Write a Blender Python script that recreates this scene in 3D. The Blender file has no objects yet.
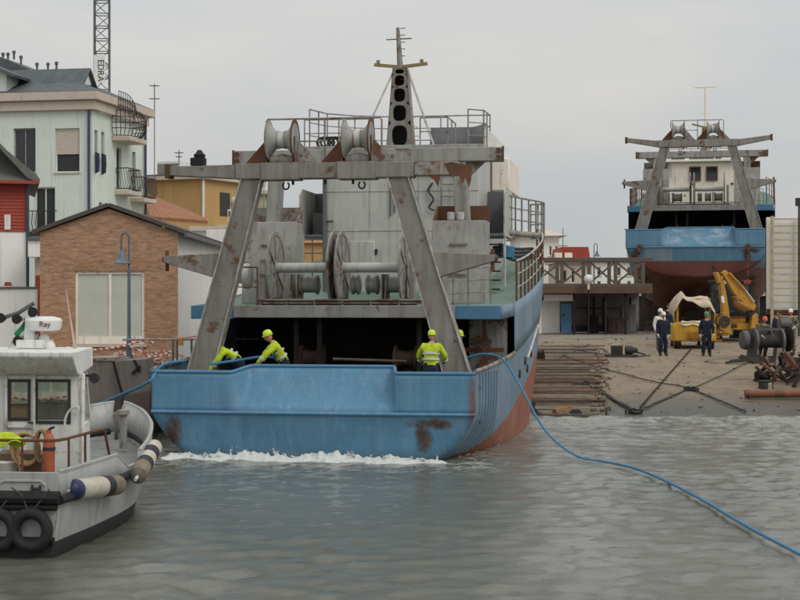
import bpy, bmesh, math, random
import numpy as np
from mathutils import Vector, Matrix, Euler
random.seed(7)
R = math.radians
scn = bpy.context.scene
COL = scn.collection

# ------------------------------------------------------------------ camera
CAM_H = 3.8          # metres above the harbour water
FPX = 1600.0         # focal length in 800-px-wide picture units
cam = bpy.data.cameras.new('camera')
cam.sensor_width = 36.0
cam.lens = 36.0 * FPX / 800.0
cam.clip_end = 6000
cam.clip_start = 0.1
camo = bpy.data.objects.new('camera', cam)
camo.location = (0, 0, CAM_H)
camo.rotation_euler = (R(90), 0, 0)
COL.objects.link(camo)
scn.camera = camo

# ------------------------------------------------------------------ light: overcast
SUN_EL, SUN_AZ = 44.0, 136.0     # azimuth measured clockwise from +Y (camera looks along +Y)
wd = bpy.data.worlds.new('World')
scn.world = wd
wd.use_nodes = True
nt = wd.node_tree
nt.nodes.clear()
def wn(t, **k):
    n = nt.nodes.new(t)
    for a, b in k.items():
        setattr(n, a, b)
    return n
out = wn('ShaderNodeOutputWorld')
bg = wn('ShaderNodeBackground')
bg.inputs['Strength'].default_value = 0.1
sky = wn('ShaderNodeTexSky', sky_type='NISHITA', sun_disc=False)
sky.sun_elevation = R(SUN_EL)
sky.sun_rotation = R(SUN_AZ)
sky.air_density = 1.0
sky.dust_density = 4.0
hs = wn('ShaderNodeHueSaturation')
hs.inputs['Saturation'].default_value = 0.35
nt.links.new(sky.outputs[0], hs.inputs['Color'])
tc = wn('ShaderNodeTexCoord')
mp = wn('ShaderNodeMapping')
mp.inputs['Scale'].default_value = (1.6, 1.6, 6.0)
nt.links.new(tc.outputs['Generated'], mp.inputs[0])
nz = wn('ShaderNodeTexNoise')
nz.inputs['Scale'].default_value = 1.7
nz.inputs['Detail'].default_value = 6
nz.inputs['Roughness'].default_value = 0.5
nz.inputs['Distortion'].default_value = 0.4
nt.links.new(mp.outputs[0], nz.inputs['Vector'])
rp = wn('ShaderNodeValToRGB')
rp.color_ramp.elements[0].position = 0.36
rp.color_ramp.elements[0].color = (0.575, 0.605, 0.620, 1)
rp.color_ramp.elements[1].position = 0.64
rp.color_ramp.elements[1].color = (0.705, 0.690, 0.655, 1)
nt.links.new(nz.outputs['Fac'], rp.inputs[0])
# overcast brightness: the cloud deck is brighter overhead than at the horizon
sp = wn('ShaderNodeSeparateXYZ')
nt.links.new(tc.outputs['Generated'], sp.inputs[0])
mr = wn('ShaderNodeMapRange')
mr.inputs['From Min'].default_value = 0.0
mr.inputs['From Max'].default_value = 1.0
mr.inputs['To Min'].default_value = 9.0
mr.inputs['To Max'].default_value = 18.0
nt.links.new(sp.outputs['Z'], mr.inputs['Value'])
vm = wn('ShaderNodeVectorMath', operation='SCALE')
nt.links.new(rp.outputs[0], vm.inputs[0])
nt.links.new(mr.outputs[0], vm.inputs['Scale'])
mx = wn('ShaderNodeMix', data_type='RGBA')
mx.inputs[0].default_value = 0.88
nt.links.new(hs.outputs[0], mx.inputs[6])
nt.links.new(vm.outputs[0], mx.inputs[7])
nt.links.new(mx.outputs[2], bg.inputs[0])
nt.links.new(bg.outputs[0], out.inputs[0])

sl = bpy.data.lights.new('sun', 'SUN')
sl.energy = 0.9
sl.angle = R(25)
sl.color = (1.0, 0.96, 0.9)
slo = bpy.data.objects.new('sun', sl)
d = Vector((math.sin(R(SUN_AZ)) * math.cos(R(SUN_EL)), math.cos(R(SUN_AZ)) * math.cos(R(SUN_EL)), math.sin(R(SUN_EL))))
slo.rotation_euler = d.to_track_quat('Z', 'Y').to_euler()
COL.objects.link(slo)

scn.view_settings.view_transform = 'Standard'
scn.view_settings.look = 'None'
scn.view_settings.gamma = 1
scn.view_settings.exposure = 0.0
scn.render.resolution_x, scn.render.resolution_y = 1024, 768
scn.cycles.max_bounces = 6
scn.cycles.use_denoising = True

# ------------------------------------------------------------------ helpers
def pix(px, py, D):
    """World point seen at (px, py) of the 800x600 picture, D metres ahead."""
    return Vector(((px - 400) / FPX * D, D, CAM_H - (py - 300) / FPX * D))

class Frame:
    """A horizontal local frame (x to starboard, y forward) at a place in the world."""
    def __init__(s, X, D, Z, heading):
        s.X, s.D, s.Z, s.h = X, D, Z, R(heading)
    def at(s, px, py, Y):
        k = (px - 400) / FPX
        sn, cs = math.sin(s.h), math.cos(s.h)
        x = (k * (s.D + Y * cs) - s.X - Y * sn) / (cs + k * sn)
        dd = s.D + Y * cs - x * sn
        return Vector((x, Y, CAM_H - (py - 300) / FPX * dd - s.Z))

def V(*a):
    return Vector(a)

class MB:
    def __init__(s):
        s.v, s.f, s.m, s.cur = [], [], [], 0
    def add(s, vs, fs):
        o = len(s.v)
        s.v += [tuple(p) for p in vs]
        s.f += [[i + o for i in f] for f in fs]
        s.m += [s.cur] * len(fs)
        return s
    def box(s, x0, x1, y0, y1, z0, z1, M=None):
        vs = [V(x, y, z) for z in (z0, z1) for y in (y0, y1) for x in (x0, x1)]
        if M is not None:
            vs = [M @ p for p in vs]
        return s.add(vs, [(0, 2, 3, 1), (4, 5, 7, 6), (0, 1, 5, 4), (2, 6, 7, 3), (0, 4, 6, 2), (1, 3, 7, 5)])
    def bar(s, p, q, w, h, w2=None, h2=None, up=(0, 0, 1)):
        p, q = Vector(p), Vector(q)
        w2 = w if w2 is None else w2
        h2 = h if h2 is None else h2
        a = (q - p).normalized()
        u = Vector(up)
        if abs(a.dot(u)) > 0.98:
            u = V(0, 1, 0)
        sd = a.cross(u).normalized()
        u = sd.cross(a).normalized()
        vs = []
        for c, ww, hh in ((p, w, h), (q, w2, h2)):
            for i, j in ((-1, -1), (1, -1), (1, 1), (-1, 1)):
                vs.append(c + sd * (ww / 2 * i) + u * (hh / 2 * j))
        return s.add(vs, [(0, 3, 2, 1), (4, 5, 6, 7), (0, 1, 5, 4), (1, 2, 6, 5), (2, 3, 7, 6), (3, 0, 4, 7)])
    def tube(s, pts, r, n=8, closed=False):
        pts = [Vector(p) for p in pts]
        m = len(pts)
        rs = r if isinstance(r, (list, tuple)) else [r] * m
        T = []
        for i in range(m):
            if closed:
                t = pts[(i + 1) % m] - pts[i - 1]
            else:
                t = pts[min(i + 1, m - 1)] - pts[max(i - 1, 0)]
            T.append(t.normalized())
        u = V(0, 0, 1)
        if abs(T[0].dot(u)) > 0.9:
            u = V(1, 0, 0)
        u = (u - T[0] * u.dot(T[0])).normalized()
        vs = []
        for i in range(m):
            u = u - T[i] * u.dot(T[i])
            u = u.normalized() if u.length > 1e-5 else T[i].orthogonal().normalized()
            w = T[i].cross(u)
            for k in range(n):
                a = 2 * math.pi * k / n
                vs.append(pts[i] + (u * math.cos(a) + w * math.sin(a)) * rs[i])
        fs = []
        for i in range(m if closed else m - 1):
            j = (i + 1) % m
            for k in range(n):
                l = (k + 1) % n
                fs.append((i * n + k, i * n + l, j * n + l, j * n + k))
        if not closed:
            fs.append(tuple(range(n - 1, -1, -1)))
            fs.append(tuple((m - 1) * n + k for k in range(n)))
        return s.add(vs, fs)
    def cyl(s, p, q, r, r2=None, n=16):
        return s.tube([p, q], [r, r if r2 is None else r2], n)
    def lathe(s, o, axis, prof, n=20):
        o, a = Vector(o), Vector(axis).normalized()
        u = a.orthogonal().normalized()
        w = a.cross(u)
        vs, fs = [], []
        for t, r in prof:
            for k in range(n):
                an = 2 * math.pi * k / n
                vs.append(o + a * t + (u * math.cos(an) + w * math.sin(an)) * max(r, 1e-4))
        for i in range(len(prof) - 1):
            for k in range(n):
                l = (k + 1) % n
                fs.append((i * n + k, i * n + l, (i + 1) * n + l, (i + 1) * n + k))
        fs.append(tuple(range(n - 1, -1, -1)))
        fs.append(tuple((len(prof) - 1) * n + k for k in range(n)))
        return s.add(vs, fs)
    def ring(s, o, axis, r0, r1, w, n=28):
        """flat ring (disc with a hole) of thickness w"""
        o, a = Vector(o), Vector(axis).normalized()
        u = a.orthogonal().normalized()
        b = a.cross(u)
        vs, fs = [], []
        for t, r in ((-w / 2, r0), (-w / 2, r1), (w / 2, r1), (w / 2, r0)):
            for k in range(n):
                an = 2 * math.pi * k / n
                vs.append(o + a * t + (u * math.cos(an) + b * math.sin(an)) * r)
        for i in range(4):
            for k in range(n):
                l = (k + 1) % n
                j = (i + 1) % 4
                fs.append((i * n + k, i * n + l, j * n + l, j * n + k))
        return s.add(vs, fs)
    def prism(s, poly, d):
        poly = [Vector(p) for p in poly]
        d = Vector(d)
        n = len(poly)
        vs = poly + [p + d for p in poly]
        fs = [tuple(range(n - 1, -1, -1)), tuple(range(n, 2 * n))]
        for i in range(n):
            j = (i + 1) % n
            fs.append((i, j, n + j, n + i))
        return s.add(vs, fs)
    def grid(s, P, closed_u=False):
        nu, nv = len(P), len(P[0])
        vs = [p for row in P for p in row]
        fs = []
        for i in range(nu if closed_u else nu - 1):
            k = (i + 1) % nu
            for j in range(nv - 1):
                fs.append((i * nv + j, k * nv + j, k * nv + j + 1, i * nv + j + 1))
        return s.add(vs, fs)
    def ball(s, c, rx, ry=None, rz=None, n=12, m=8):
        ry = rx if ry is None else ry
        rz = rx if rz is None else rz
        c = Vector(c)
        vs = [c + V(0, 0, -rz)]
        for i in range(1, m):
            a = -math.pi / 2 + math.pi * i / m
            for k in range(n):
                b = 2 * math.pi * k / n
                vs.append(c + V(rx * math.cos(a) * math.cos(b), ry * math.cos(a) * math.sin(b), rz * math.sin(a)))
        vs.append(c + V(0, 0, rz))
        fs = []
        for k in range(n):
            fs.append((0, 1 + (k + 1) % n, 1 + k))
            fs.append((len(vs) - 1, 1 + (m - 2) * n + k, 1 + (m - 2) * n + (k + 1) % n))
        for i in range(m - 2):
            for k in range(n):
                l = (k + 1) % n
                fs.append((1 + i * n + k, 1 + i * n + l, 1 + (i + 1) * n + l, 1 + (i + 1) * n + k))
        return s.add(vs, fs)
    def wall(s, o, u, n, W, z0, z1, holes, depth=0.15):
        """wall sheet from o along u, height z0..z1, inward normal n, with rectangular holes (a0,a1,b0,b1) and reveals"""
        o, u, n = Vector(o), Vector(u), Vector(n)
        xs = sorted({0, W, *[h[0] for h in holes], *[h[1] for h in holes]})
        zs = sorted({z0, z1, *[h[2] for h in holes], *[h[3] for h in holes]})
        P = lambda a, b, d=0: o + u * a + V(0, 0, b) + n * d
        for a0, a1 in zip(xs, xs[1:]):
            for b0, b1 in zip(zs, zs[1:]):
                ca, cb = (a0 + a1) / 2, (b0 + b1) / 2
                if any(h[0] < ca < h[1] and h[2] < cb < h[3] for h in holes):
                    continue
                s.add([P(a0, b0), P(a1, b0), P(a1, b1), P(a0, b1)], [(0, 1, 2, 3)])
        for a0, a1, b0, b1 in holes:
            c = [(a0, b0), (a1, b0), (a1, b1), (a0, b1)]
            for i in range(4):
                p, q = c[i], c[(i + 1) % 4]
                s.add([P(*p), P(*q), P(*q, depth), P(*p, depth)], [(0, 1, 2, 3)])
        return s
    def build(s, name, mat, parent=None, angle=38, bevel=0.0, flip=True, solid=0.0, cat=None, label=None, kind=None, group=None, loc=None):
        me = bpy.data.meshes.new(name)
        me.from_pydata(s.v, [], s.f)
        mats = mat if isinstance(mat, (list, tuple)) else [mat]
        for m in mats:
            me.materials.append(m)
        if len(mats) > 1:
            me.polygons.foreach_set('material_index', s.m)
        if flip:
            bm = bmesh.new()
            bm.from_mesh(me)
            bmesh.ops.recalc_face_normals(bm, faces=bm.faces)
            bm.to_mesh(me)
            bm.free()
        me.polygons.foreach_set('use_smooth', [True] * len(me.polygons))
        me.set_sharp_from_angle(angle=R(angle))
        o = bpy.data.objects.new(name, me)
        COL.objects.link(o)
        if loc is not None:
            o.location = loc
        if parent is not None:
            o.parent = parent
        if solid:
            sm = o.modifiers.new('thickness', 'SOLIDIFY')
            sm.thickness = solid
            sm.offset = 0
        if bevel:
            b = o.modifiers.new('edge', 'BEVEL')
            b.width = bevel
            b.segments = 2
            b.limit_method = 'ANGLE'
            b.angle_limit = R(40)
        tag(o, label, cat, group, kind)
        return o

def tag(o, label=None, cat=None, group=None, kind=None):
    if label: o['label'] = label
    if cat: o['category'] = cat
    if group: o['group'] = group
    if kind: o['kind'] = kind
    return o

def thing(name, label, cat, loc=(0, 0, 0), rz=0.0, group=None):
    o = bpy.data.objects.new(name, None)
    o.empty_display_size = 0.2
    COL.objects.link(o)
    o.location = loc
    o.rotation_euler = (0, 0, rz)
    return tag(o, label, cat, group)

def dup(root, loc, rz=0.0, label=None):
    kids = {}
    for o in bpy.data.objects:
        if o.parent is not None:
            kids.setdefault(o.parent.name, []).append(o)
    def cp(o, par):
        c = o.copy()
        COL.objects.link(c)
        c.parent = par
        for k in kids.get(o.name, []):
            cp(k, c)
        return c
    r = cp(root, None)
    r.location = loc
    r.rotation_euler = (0, 0, rz)
    if label: r['label'] = label
    return r

def text_mesh(name, body, size, mat, parent, M, depth=0.004):
    cu = bpy.data.curves.new(name, 'FONT')
    cu.body = body
    cu.size = size
    cu.extrude = depth
    cu.align_x = 'CENTER'
    cu.align_y = 'CENTER'
    to = bpy.data.objects.new(name, cu)
    COL.objects.link(to)
    bpy.context.view_layer.update()
    dg = bpy.context.evaluated_depsgraph_get()
    me = bpy.data.meshes.new_from_object(to.evaluated_get(dg))
    bpy.data.objects.remove(to)
    me.materials.clear()
    me.materials.append(mat)
    me.transform(M)
    o = bpy.data.objects.new(name, me)
    COL.objects.link(o)
    o.parent = parent
    return o

def herm(xs, ys, x):
    """smooth interpolation of rows ys at xs"""
    xs = np.asarray(xs, float); ys = np.asarray(ys, float)
    i = int(np.clip(np.searchsorted(xs, x) - 1, 0, len(xs) - 2))
    def sl(k):
        a, b = max(k - 1, 0), min(k + 1, len(xs) - 1)
        return (ys[b] - ys[a]) / (xs[b] - xs[a])
    h = xs[i + 1] - xs[i]
    t = (x - xs[i]) / h
    return ((2*t**3 - 3*t**2 + 1) * ys[i] + (t**3 - 2*t**2 + t) * h * sl(i)
            + (-2*t**3 + 3*t**2) * ys[i + 1] + (t**3 - t**2) * h * sl(i + 1))

def catenary(p, q, sag, n=14):
    p, q = Vector(p), Vector(q)
    return [p.lerp(q, i / n) - V(0, 0, sag * 4 * (i / n) * (1 - i / n)) for i in range(n + 1)]

def spline(pts, n=8):
    xs = np.arange(len(pts))
    P = np.array([list(p) for p in pts])
    return [Vector(herm(xs, P, x)) for x in np.linspace(0, len(pts) - 1, (len(pts) - 1) * n + 1)]

# ------------------------------------------------------------------ materials
class NT:
    def __init__(s, name):
        s.mat = bpy.data.materials.new(name)
        s.mat.use_nodes = True
        s.t = s.mat.node_tree
        s.b = s.t.nodes['Principled BSDF']
        s.tc = s.t.nodes.new('ShaderNodeTexCoord')
    def n(s, t, **k):
        x = s.t.nodes.new(t)
        for a, b in k.items():
            setattr(x, a, b)
        return x
    def l(s, a, b):
        s.t.links.new(a, b)
    def mapping(s, scale=(1, 1, 1), src='Object', rot=(0, 0, 0)):
        m = s.n('ShaderNodeMapping')
        m.inputs['Scale'].default_value = scale
        m.inputs['Rotation'].default_value = rot
        s.l(s.tc.outputs[src], m.inputs[0])
        return m.outputs[0]
    def noise(s, scale, detail=6, rough=0.55, vec=None, dist=0.0):
        x = s.n('ShaderNodeTexNoise')
        x.inputs['Scale'].default_value = scale
        x.inputs['Detail'].default_value = detail
        x.inputs['Roughness'].default_value = rough
        x.inputs['Distortion'].default_value = dist
        s.l(vec if vec is not None else s.tc.outputs['Object'], x.inputs['Vector'])
        return x.outputs['Fac']
    def ramp(s, fac, stops):
        r = s.n('ShaderNodeValToRGB')
        e = r.color_ramp.elements
        while len(e) < len(stops):
            e.new(0.5)
        for i, (p, c) in enumerate(stops):
            e[i].position = p
            e[i].color = (*c, 1) if isinstance(c, (tuple, list)) else (c, c, c, 1)
        s.l(fac, r.inputs[0])
        return r.outputs[0]
    def mix(s, fac, a, b, mode='MIX'):
        m = s.n('ShaderNodeMix', data_type='RGBA', blend_type=mode)
        for sock, val in ((m.inputs[0], fac), (m.inputs[6], a), (m.inputs[7], b)):
            if isinstance(val, bpy.types.NodeSocket):
                s.l(val, sock)
            elif isinstance(val, (tuple, list)):
                sock.default_value = (*val, 1)
            else:
                sock.default_value = val
        return m.outputs[2]
    def math(s, op, a, b=0.0, clamp=False):
        m = s.n('ShaderNodeMath', operation=op, use_clamp=clamp)
        for sock, val in ((m.inputs[0], a), (m.inputs[1], b)):
            if isinstance(val, bpy.types.NodeSocket):
                s.l(val, sock)
            else:
                sock.default_value = val
        return m.outputs[0]
    def bump(s, h, strength=0.2, dist=0.02):
        b = s.n('ShaderNodeBump')
        b.inputs['Strength'].default_value = strength
        b.inputs['Distance'].default_value = dist
        s.l(h, b.inputs['Height'])
        s.l(b.outputs[0], s.b.inputs['Normal'])
    def done(s, col, rough=0.6, metal=0.0, spec=0.4):
        if isinstance(col, bpy.types.NodeSocket):
            s.l(col, s.b.inputs['Base Color'])
        else:
            s.b.inputs['Base Color'].default_value = (*col, 1)
        if isinstance(rough, bpy.types.NodeSocket):
            s.l(rough, s.b.inputs['Roughness'])
        else:
            s.b.inputs['Roughness'].default_value = rough
        s.b.inputs['Metallic'].default_value = metal
        s.b.inputs['Specular IOR Level'].default_value = spec
        return s.mat

def sc(c, k):
    return tuple(min(1, x * k) for x in c)

RUST_D, RUST_L = (0.055, 0.027, 0.016), (0.20, 0.085, 0.035)

def paint(name, col, rough=0.55, var=0.14, rust=0.0, rscale=1.3, streak=0.0, dirt=(0.10, 0.085, 0.07), bump=0.12, scale=1.0, fade=None, edge=0.0):
    """weathered paint: mottled colour, rust patches, vertical runs of dirt"""
    m = NT(name)
    c = m.mix(m.ramp(m.noise(1.1 * scale, 7, 0.6), [(0.3, 0.0), (0.7, 1.0)]), sc(col, 1 - var), sc(col, 1 + var))
    if fade is not None:
        c = m.mix(m.ramp(m.noise(0.8 * scale, 8, 0.7, dist=0.6), [(0.5, 0.0), (0.62, 0.8)]), c, fade)
    fine = m.noise(14 * scale, 5, 0.6)
    c = m.mix(0.25, c, m.mix(fine, sc(col, 0.7), sc(col, 1.25)))
    if streak:
        st = m.noise(2.6 * scale, 6, 0.6, m.mapping((2.2, 2.2, 0.16)))
        c = m.mix(m.ramp(st, [(0.62 - 0.22 * streak, 0.0), (0.80, 0.75)]), c, dirt)
    rsum = None
    if rust:
        rn = m.noise(rscale * scale, 10, 0.68, dist=0.3)
        f = m.ramp(rn, [(0.70 - 0.26 * rust, 0.0), (0.75 - 0.23 * rust, 0.9)])
        rc = m.mix(m.noise(9 * scale, 4), RUST_D, RUST_L)
        c = m.mix(f, c, rc)
        # runs below rust
        rs = m.noise(rscale * 1.2 * scale, 6, 0.6, m.mapping((3.5, 3.5, 0.22)))
        c = m.mix(m.ramp(rs, [(0.72 - 0.2 * rust, 0.0), (0.86 - 0.15 * rust, 0.6)]), c, RUST_L)
    if edge:
        # paint worn to rust along the plate edges
        bv = m.n('ShaderNodeBevel', samples=4)
        bv.inputs['Radius'].default_value = 0.06
        ge = m.n('ShaderNodeNewGeometry')
        dt = m.n('ShaderNodeVectorMath', operation='DOT_PRODUCT')
        m.l(bv.outputs[0], dt.inputs[0])
        m.l(ge.outputs['Normal'], dt.inputs[1])
        ef = m.ramp(dt.outputs['Value'], [(0.80, 1.0), (0.985, 0.0)])
        ef = m.math('MULTIPLY', ef, m.ramp(m.noise(3.5 * scale, 8, 0.7), [(0.52 - 0.2 * edge, 0.0), (0.62 - 0.12 * edge, 0.9)]))
        c = m.mix(ef, c, m.mix(m.noise(9 * scale, 4), RUST_D, sc(RUST_L, 0.8)))
    m.bump(m.noise(5 * scale, 8, 0.65), bump, 0.03)
    rr = m.ramp(m.noise(4 * scale, 5), [(0.3, max(0, rough - 0.12)), (0.7, min(1, rough + 0.15))])
    return m.done(c, rr)

def plain(name, col, rough=0.6, var=0.15, scale=6.0, metal=0.0, bump=0.1, spec=0.4):
    m = NT(name)
    c = m.mix(m.ramp(m.noise(scale, 6, 0.6), [(0.3, 0.0), (0.7, 1.0)]), sc(col, 1 - var), sc(col, 1 + var))
    m.bump(m.noise(scale * 5, 5, 0.6), bump, 0.01)
    return m.done(c, rough, metal, spec)

def glass(name, col=(0.02, 0.025, 0.03), rough=0.06):
    m = NT(name)
    c = m.mix(m.noise(1.5, 3), sc(col, 0.7), sc(col, 1.5))
    return m.done(c, rough, 0, 0.6)

GREY = (0.315, 0.31, 0.295)
M = {}
M['grey'] = paint('grey ship paint', GREY, rust=0.45, streak=0.65, rscale=1.6, dirt=(0.12, 0.095, 0.075), edge=.7, var=.2)
M['grey_clean'] = paint('pale grey ship paint', (0.50, 0.495, 0.475), rust=0.2, streak=0.5, edge=.5, dirt=(0.22, 0.19, 0.16))
M['grey_rusty'] = paint('rusty grey paint', (0.31, 0.30, 0.28), rust=0.8, streak=0.7, rscale=2.2, edge=1.0)
M['grey_dark'] = paint('dark grey paint', (0.12, 0.125, 0.13), rust=0.3, streak=0.3)
M['gantry'] = paint('gantry grey paint', (0.255, 0.243, 0.222), rust=0.45, streak=0.9, rscale=1.9, dirt=(0.11, 0.085, 0.062), var=.24, edge=.9)
M['cream'] = paint('cream ship paint', (0.86, 0.78, 0.68), rust=0.3, streak=0.3)
M['rust'] = paint('bare rust', (0.13, 0.06, 0.033), var=0.4, rough=0.85, bump=0.4)
M['dark_rust'] = paint('dark rust', (0.020, 0.015, 0.012), var=0.4, rough=0.9, bump=0.4)  # rust darkened to paint in the shade of the trawler's working space
M['green_deck'] = paint('green deck paint', (0.12, 0.20, 0.155), rust=0.35, streak=0.0)
M['blue_trim'] = paint('blue ship paint', (0.075, 0.20, 0.33), rust=0.3, streak=0.2)
M['black'] = plain('black rubber', (0.012, 0.012, 0.013), 0.7)
M['iron'] = plain('dark iron', (0.035, 0.033, 0.032), 0.6)
M['white'] = paint('white paint', (0.76, 0.76, 0.73), rust=0.06, streak=0.25)
M['glass'] = glass('dark glass')
M['pane_pale'] = plain('pale drawn blind behind glass', (0.52, 0.53, 0.46), 0.25, 0.06, 2)
M['wood'] = plain('weathered wood', (0.20, 0.155, 0.11), 0.85, 0.35, 3, bump=0.4)
M['wood_dark'] = plain('dark wet wood', (0.075, 0.055, 0.042), 0.8, 0.4, 3, bump=0.4)
M['wood_pale'] = plain('pale timber', (0.42, 0.34, 0.22), 0.8, 0.25, 4, bump=0.3)
M['rope_blue'] = plain('blue rope', (0.05, 0.20, 0.36), 0.75, 0.2, 20, bump=0.5)
M['yellow'] = paint('yellow machine paint', (0.56, 0.31, 0.02), rust=0.45, streak=0.7, rscale=3, edge=.7)
M['orange'] = paint('orange yellow machine paint', (0.52, 0.265, 0.03), rust=0.45, streak=0.7, rscale=3, edge=.7)
M['hivis'] = plain('high visibility yellow cloth', (0.48, 0.60, 0.03), 0.85, 0.3, 7, bump=0.8)
M['silver'] = plain('reflective silver tape', (0.55, 0.57, 0.55), 0.35, 0.08)
M['navy'] = plain('navy work cloth', (0.012, 0.017, 0.035), 0.85, 0.3, 9, bump=0.5)
M['greycloth'] = plain('grey work cloth', (0.085, 0.09, 0.085), 0.85, 0.3, 9, bump=0.5)
M['skin'] = plain('skin', (0.45, 0.24, 0.16), 0.55, 0.1)
M['glove'] = plain('pale work glove', (0.55, 0.53, 0.48), 0.8, 0.1)
M['boot'] = plain('black leather boot', (0.02, 0.018, 0.016), 0.6)
M['hair'] = plain('dark hair', (0.03, 0.022, 0.017), 0.7)
M['eye'] = plain('dark eye', (0.02, 0.015, 0.012), 0.3)
for k, c in (('white', (0.75, 0.75, 0.72)), ('green', (0.03, 0.28, 0.14)), ('orange', (0.75, 0.13, 0.02)), ('yellow', (0.58, 0.74, 0.05))):
    M['helmet_' + k] = plain(k + ' safety helmet plastic', c, 0.35, 0.05)
def camo_mat():
    m = NT('camouflage cloth')
    c = m.ramp(m.noise(7, 3, 0.6), [(0.40, (0.06, 0.065, 0.04)), (0.46, (0.16, 0.16, 0.12)), (0.55, (0.22, 0.21, 0.18)), (0.60, (0.05, 0.05, 0.04))])
    return m.done(c, 0.85)
M['camo'] = camo_mat()
# ------------------------------------------------------------------ ground, water
SLIP_PTS = [(40, -1.5), (52.4, 0.0), (60, 0.92), (65, 1.48), (70, 1.75), (76, 1.95), (82, 2.0), (140, 2.0)]
def slip_z(D):
    return float(np.interp(D, [p[0] for p in SLIP_PTS], [p[1] for p in SLIP_PTS]))
def on_slip(px, py, up=0.0):
    """point of the slipway surface seen at (px, py)"""
    lo, hi = 50.0, 82.0
    for _ in range(40):
        mid = (lo + hi) / 2
        y = 300 + (CAM_H - slip_z(mid)) * FPX / mid
        if y > py: lo = mid
        else: hi = mid
    return V((px - 400) / FPX * lo, lo, slip_z(lo) + up)

def concrete(name, base, stain, warm=1.0, wet=None):
    m = NT(name)
    c = m.mix(m.ramp(m.noise(0.35, 9, 0.65), [(0.3, 0.0), (0.7, 1.0)]), sc(base, 0.8), sc(base, 1.2))
    c = m.mix(m.ramp(m.noise(1.1, 9, 0.7, dist=0.5), [(0.50, 0.0), (0.68, 0.75)]), c, stain)
    c = m.mix(0.35, c, m.mix(m.noise(22, 5, 0.7), sc(base, 0.55), sc(base, 1.35)))
    rough = 0.85
    if wet is not None:
        sp = m.n('ShaderNodeSeparateXYZ')
        m.l(m.tc.outputs['Object'], sp.inputs[0])
        h = m.math('ADD', sp.outputs['Z'], m.math('MULTIPLY', m.noise(0.9, 5), 0.25))
        w = m.ramp(m.math('MULTIPLY', h, 0.5), [(0.10, 1.0), (0.19, 0.75), (0.36, 0.0)])
        c = m.mix(w, c, wet)
        rough = m.ramp(w, [(0.0, 0.85), (1.0, 0.35)])
    # cracks and dark oil spots
    vo = m.n('ShaderNodeTexVoronoi', feature='DISTANCE_TO_EDGE')
    vo.inputs['Scale'].default_value = 0.33
    wv = m.n('ShaderNodeVectorMath', operation='ADD')
    m.l(m.tc.outputs['Object'], wv.inputs[0])
    nzc = m.n('ShaderNodeTexNoise')
    nzc.inputs['Scale'].default_value = 1.6
    nzc.inputs['Detail'].default_value = 6
    m.l(m.tc.outputs['Object'], nzc.inputs['Vector'])
    m.l(nzc.outputs['Color'], wv.inputs[1])
    m.l(wv.outputs[0], vo.inputs['Vector'])
    c = m.mix(m.ramp(vo.outputs['Distance'], [(0.0, 0.75), (0.012, 0.0)]), c, sc(base, 0.3))
    c = m.mix(m.ramp(m.noise(0.9, 7, 0.6, dist=1.0), [(0.62, 0.0), (0.70, 0.65)]), c, sc(stain, 0.45))
    m.bump(m.math('ADD', m.noise(3, 8, 0.7), m.math('MULTIPLY', m.noise(30, 4), 0.3)), 0.35, 0.05)
    return m.done(c, rough)

M['concrete'] = concrete('stained slipway concrete', (0.250, 0.196, 0.138), (0.10, 0.075, 0.050), wet=(0.048, 0.047, 0.033))
M['quay'] = concrete('quay concrete', (0.24, 0.225, 0.205), (0.11, 0.10, 0.09), wet=(0.04, 0.038, 0.032))
M['earth'] = concrete('yard ground', (0.22, 0.19, 0.155), (0.12, 0.10, 0.08))

mb = MB()
xs = [4.6 + 0.9 * i for i in range(31)]
ys = [44 + 0.6 * i for i in range(54)]
rng = np.random.RandomState(3)
def slip_p(x, y):
    return V(x, y, slip_z(y) + 0.02 * math.sin(x * 1.7 + y * 0.9) * math.sin(y * 1.3))
mb.grid([[slip_p(x, y) for y in ys] for x in xs])
mb.grid([[V(4.6, y, -2), slip_p(4.6, y)] for y in ys])
slipway = mb.build('slipway', M['concrete'], kind='structure')
mb = MB()
mb.box(-140, 160, 75.8, 2500, -1.2, 1.96)
ground = mb.build('ground', M['earth'], kind='structure')
mb = MB()
mb.box(-90, -6.4, 45.8, 75.7, -2.0, 1.74)
mb.box(-90, -6.9, 42.6, 45.8, -2.0, 0.78)
quay = mb.build('quay', M['quay'], kind='structure', bevel=0.03)

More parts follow.
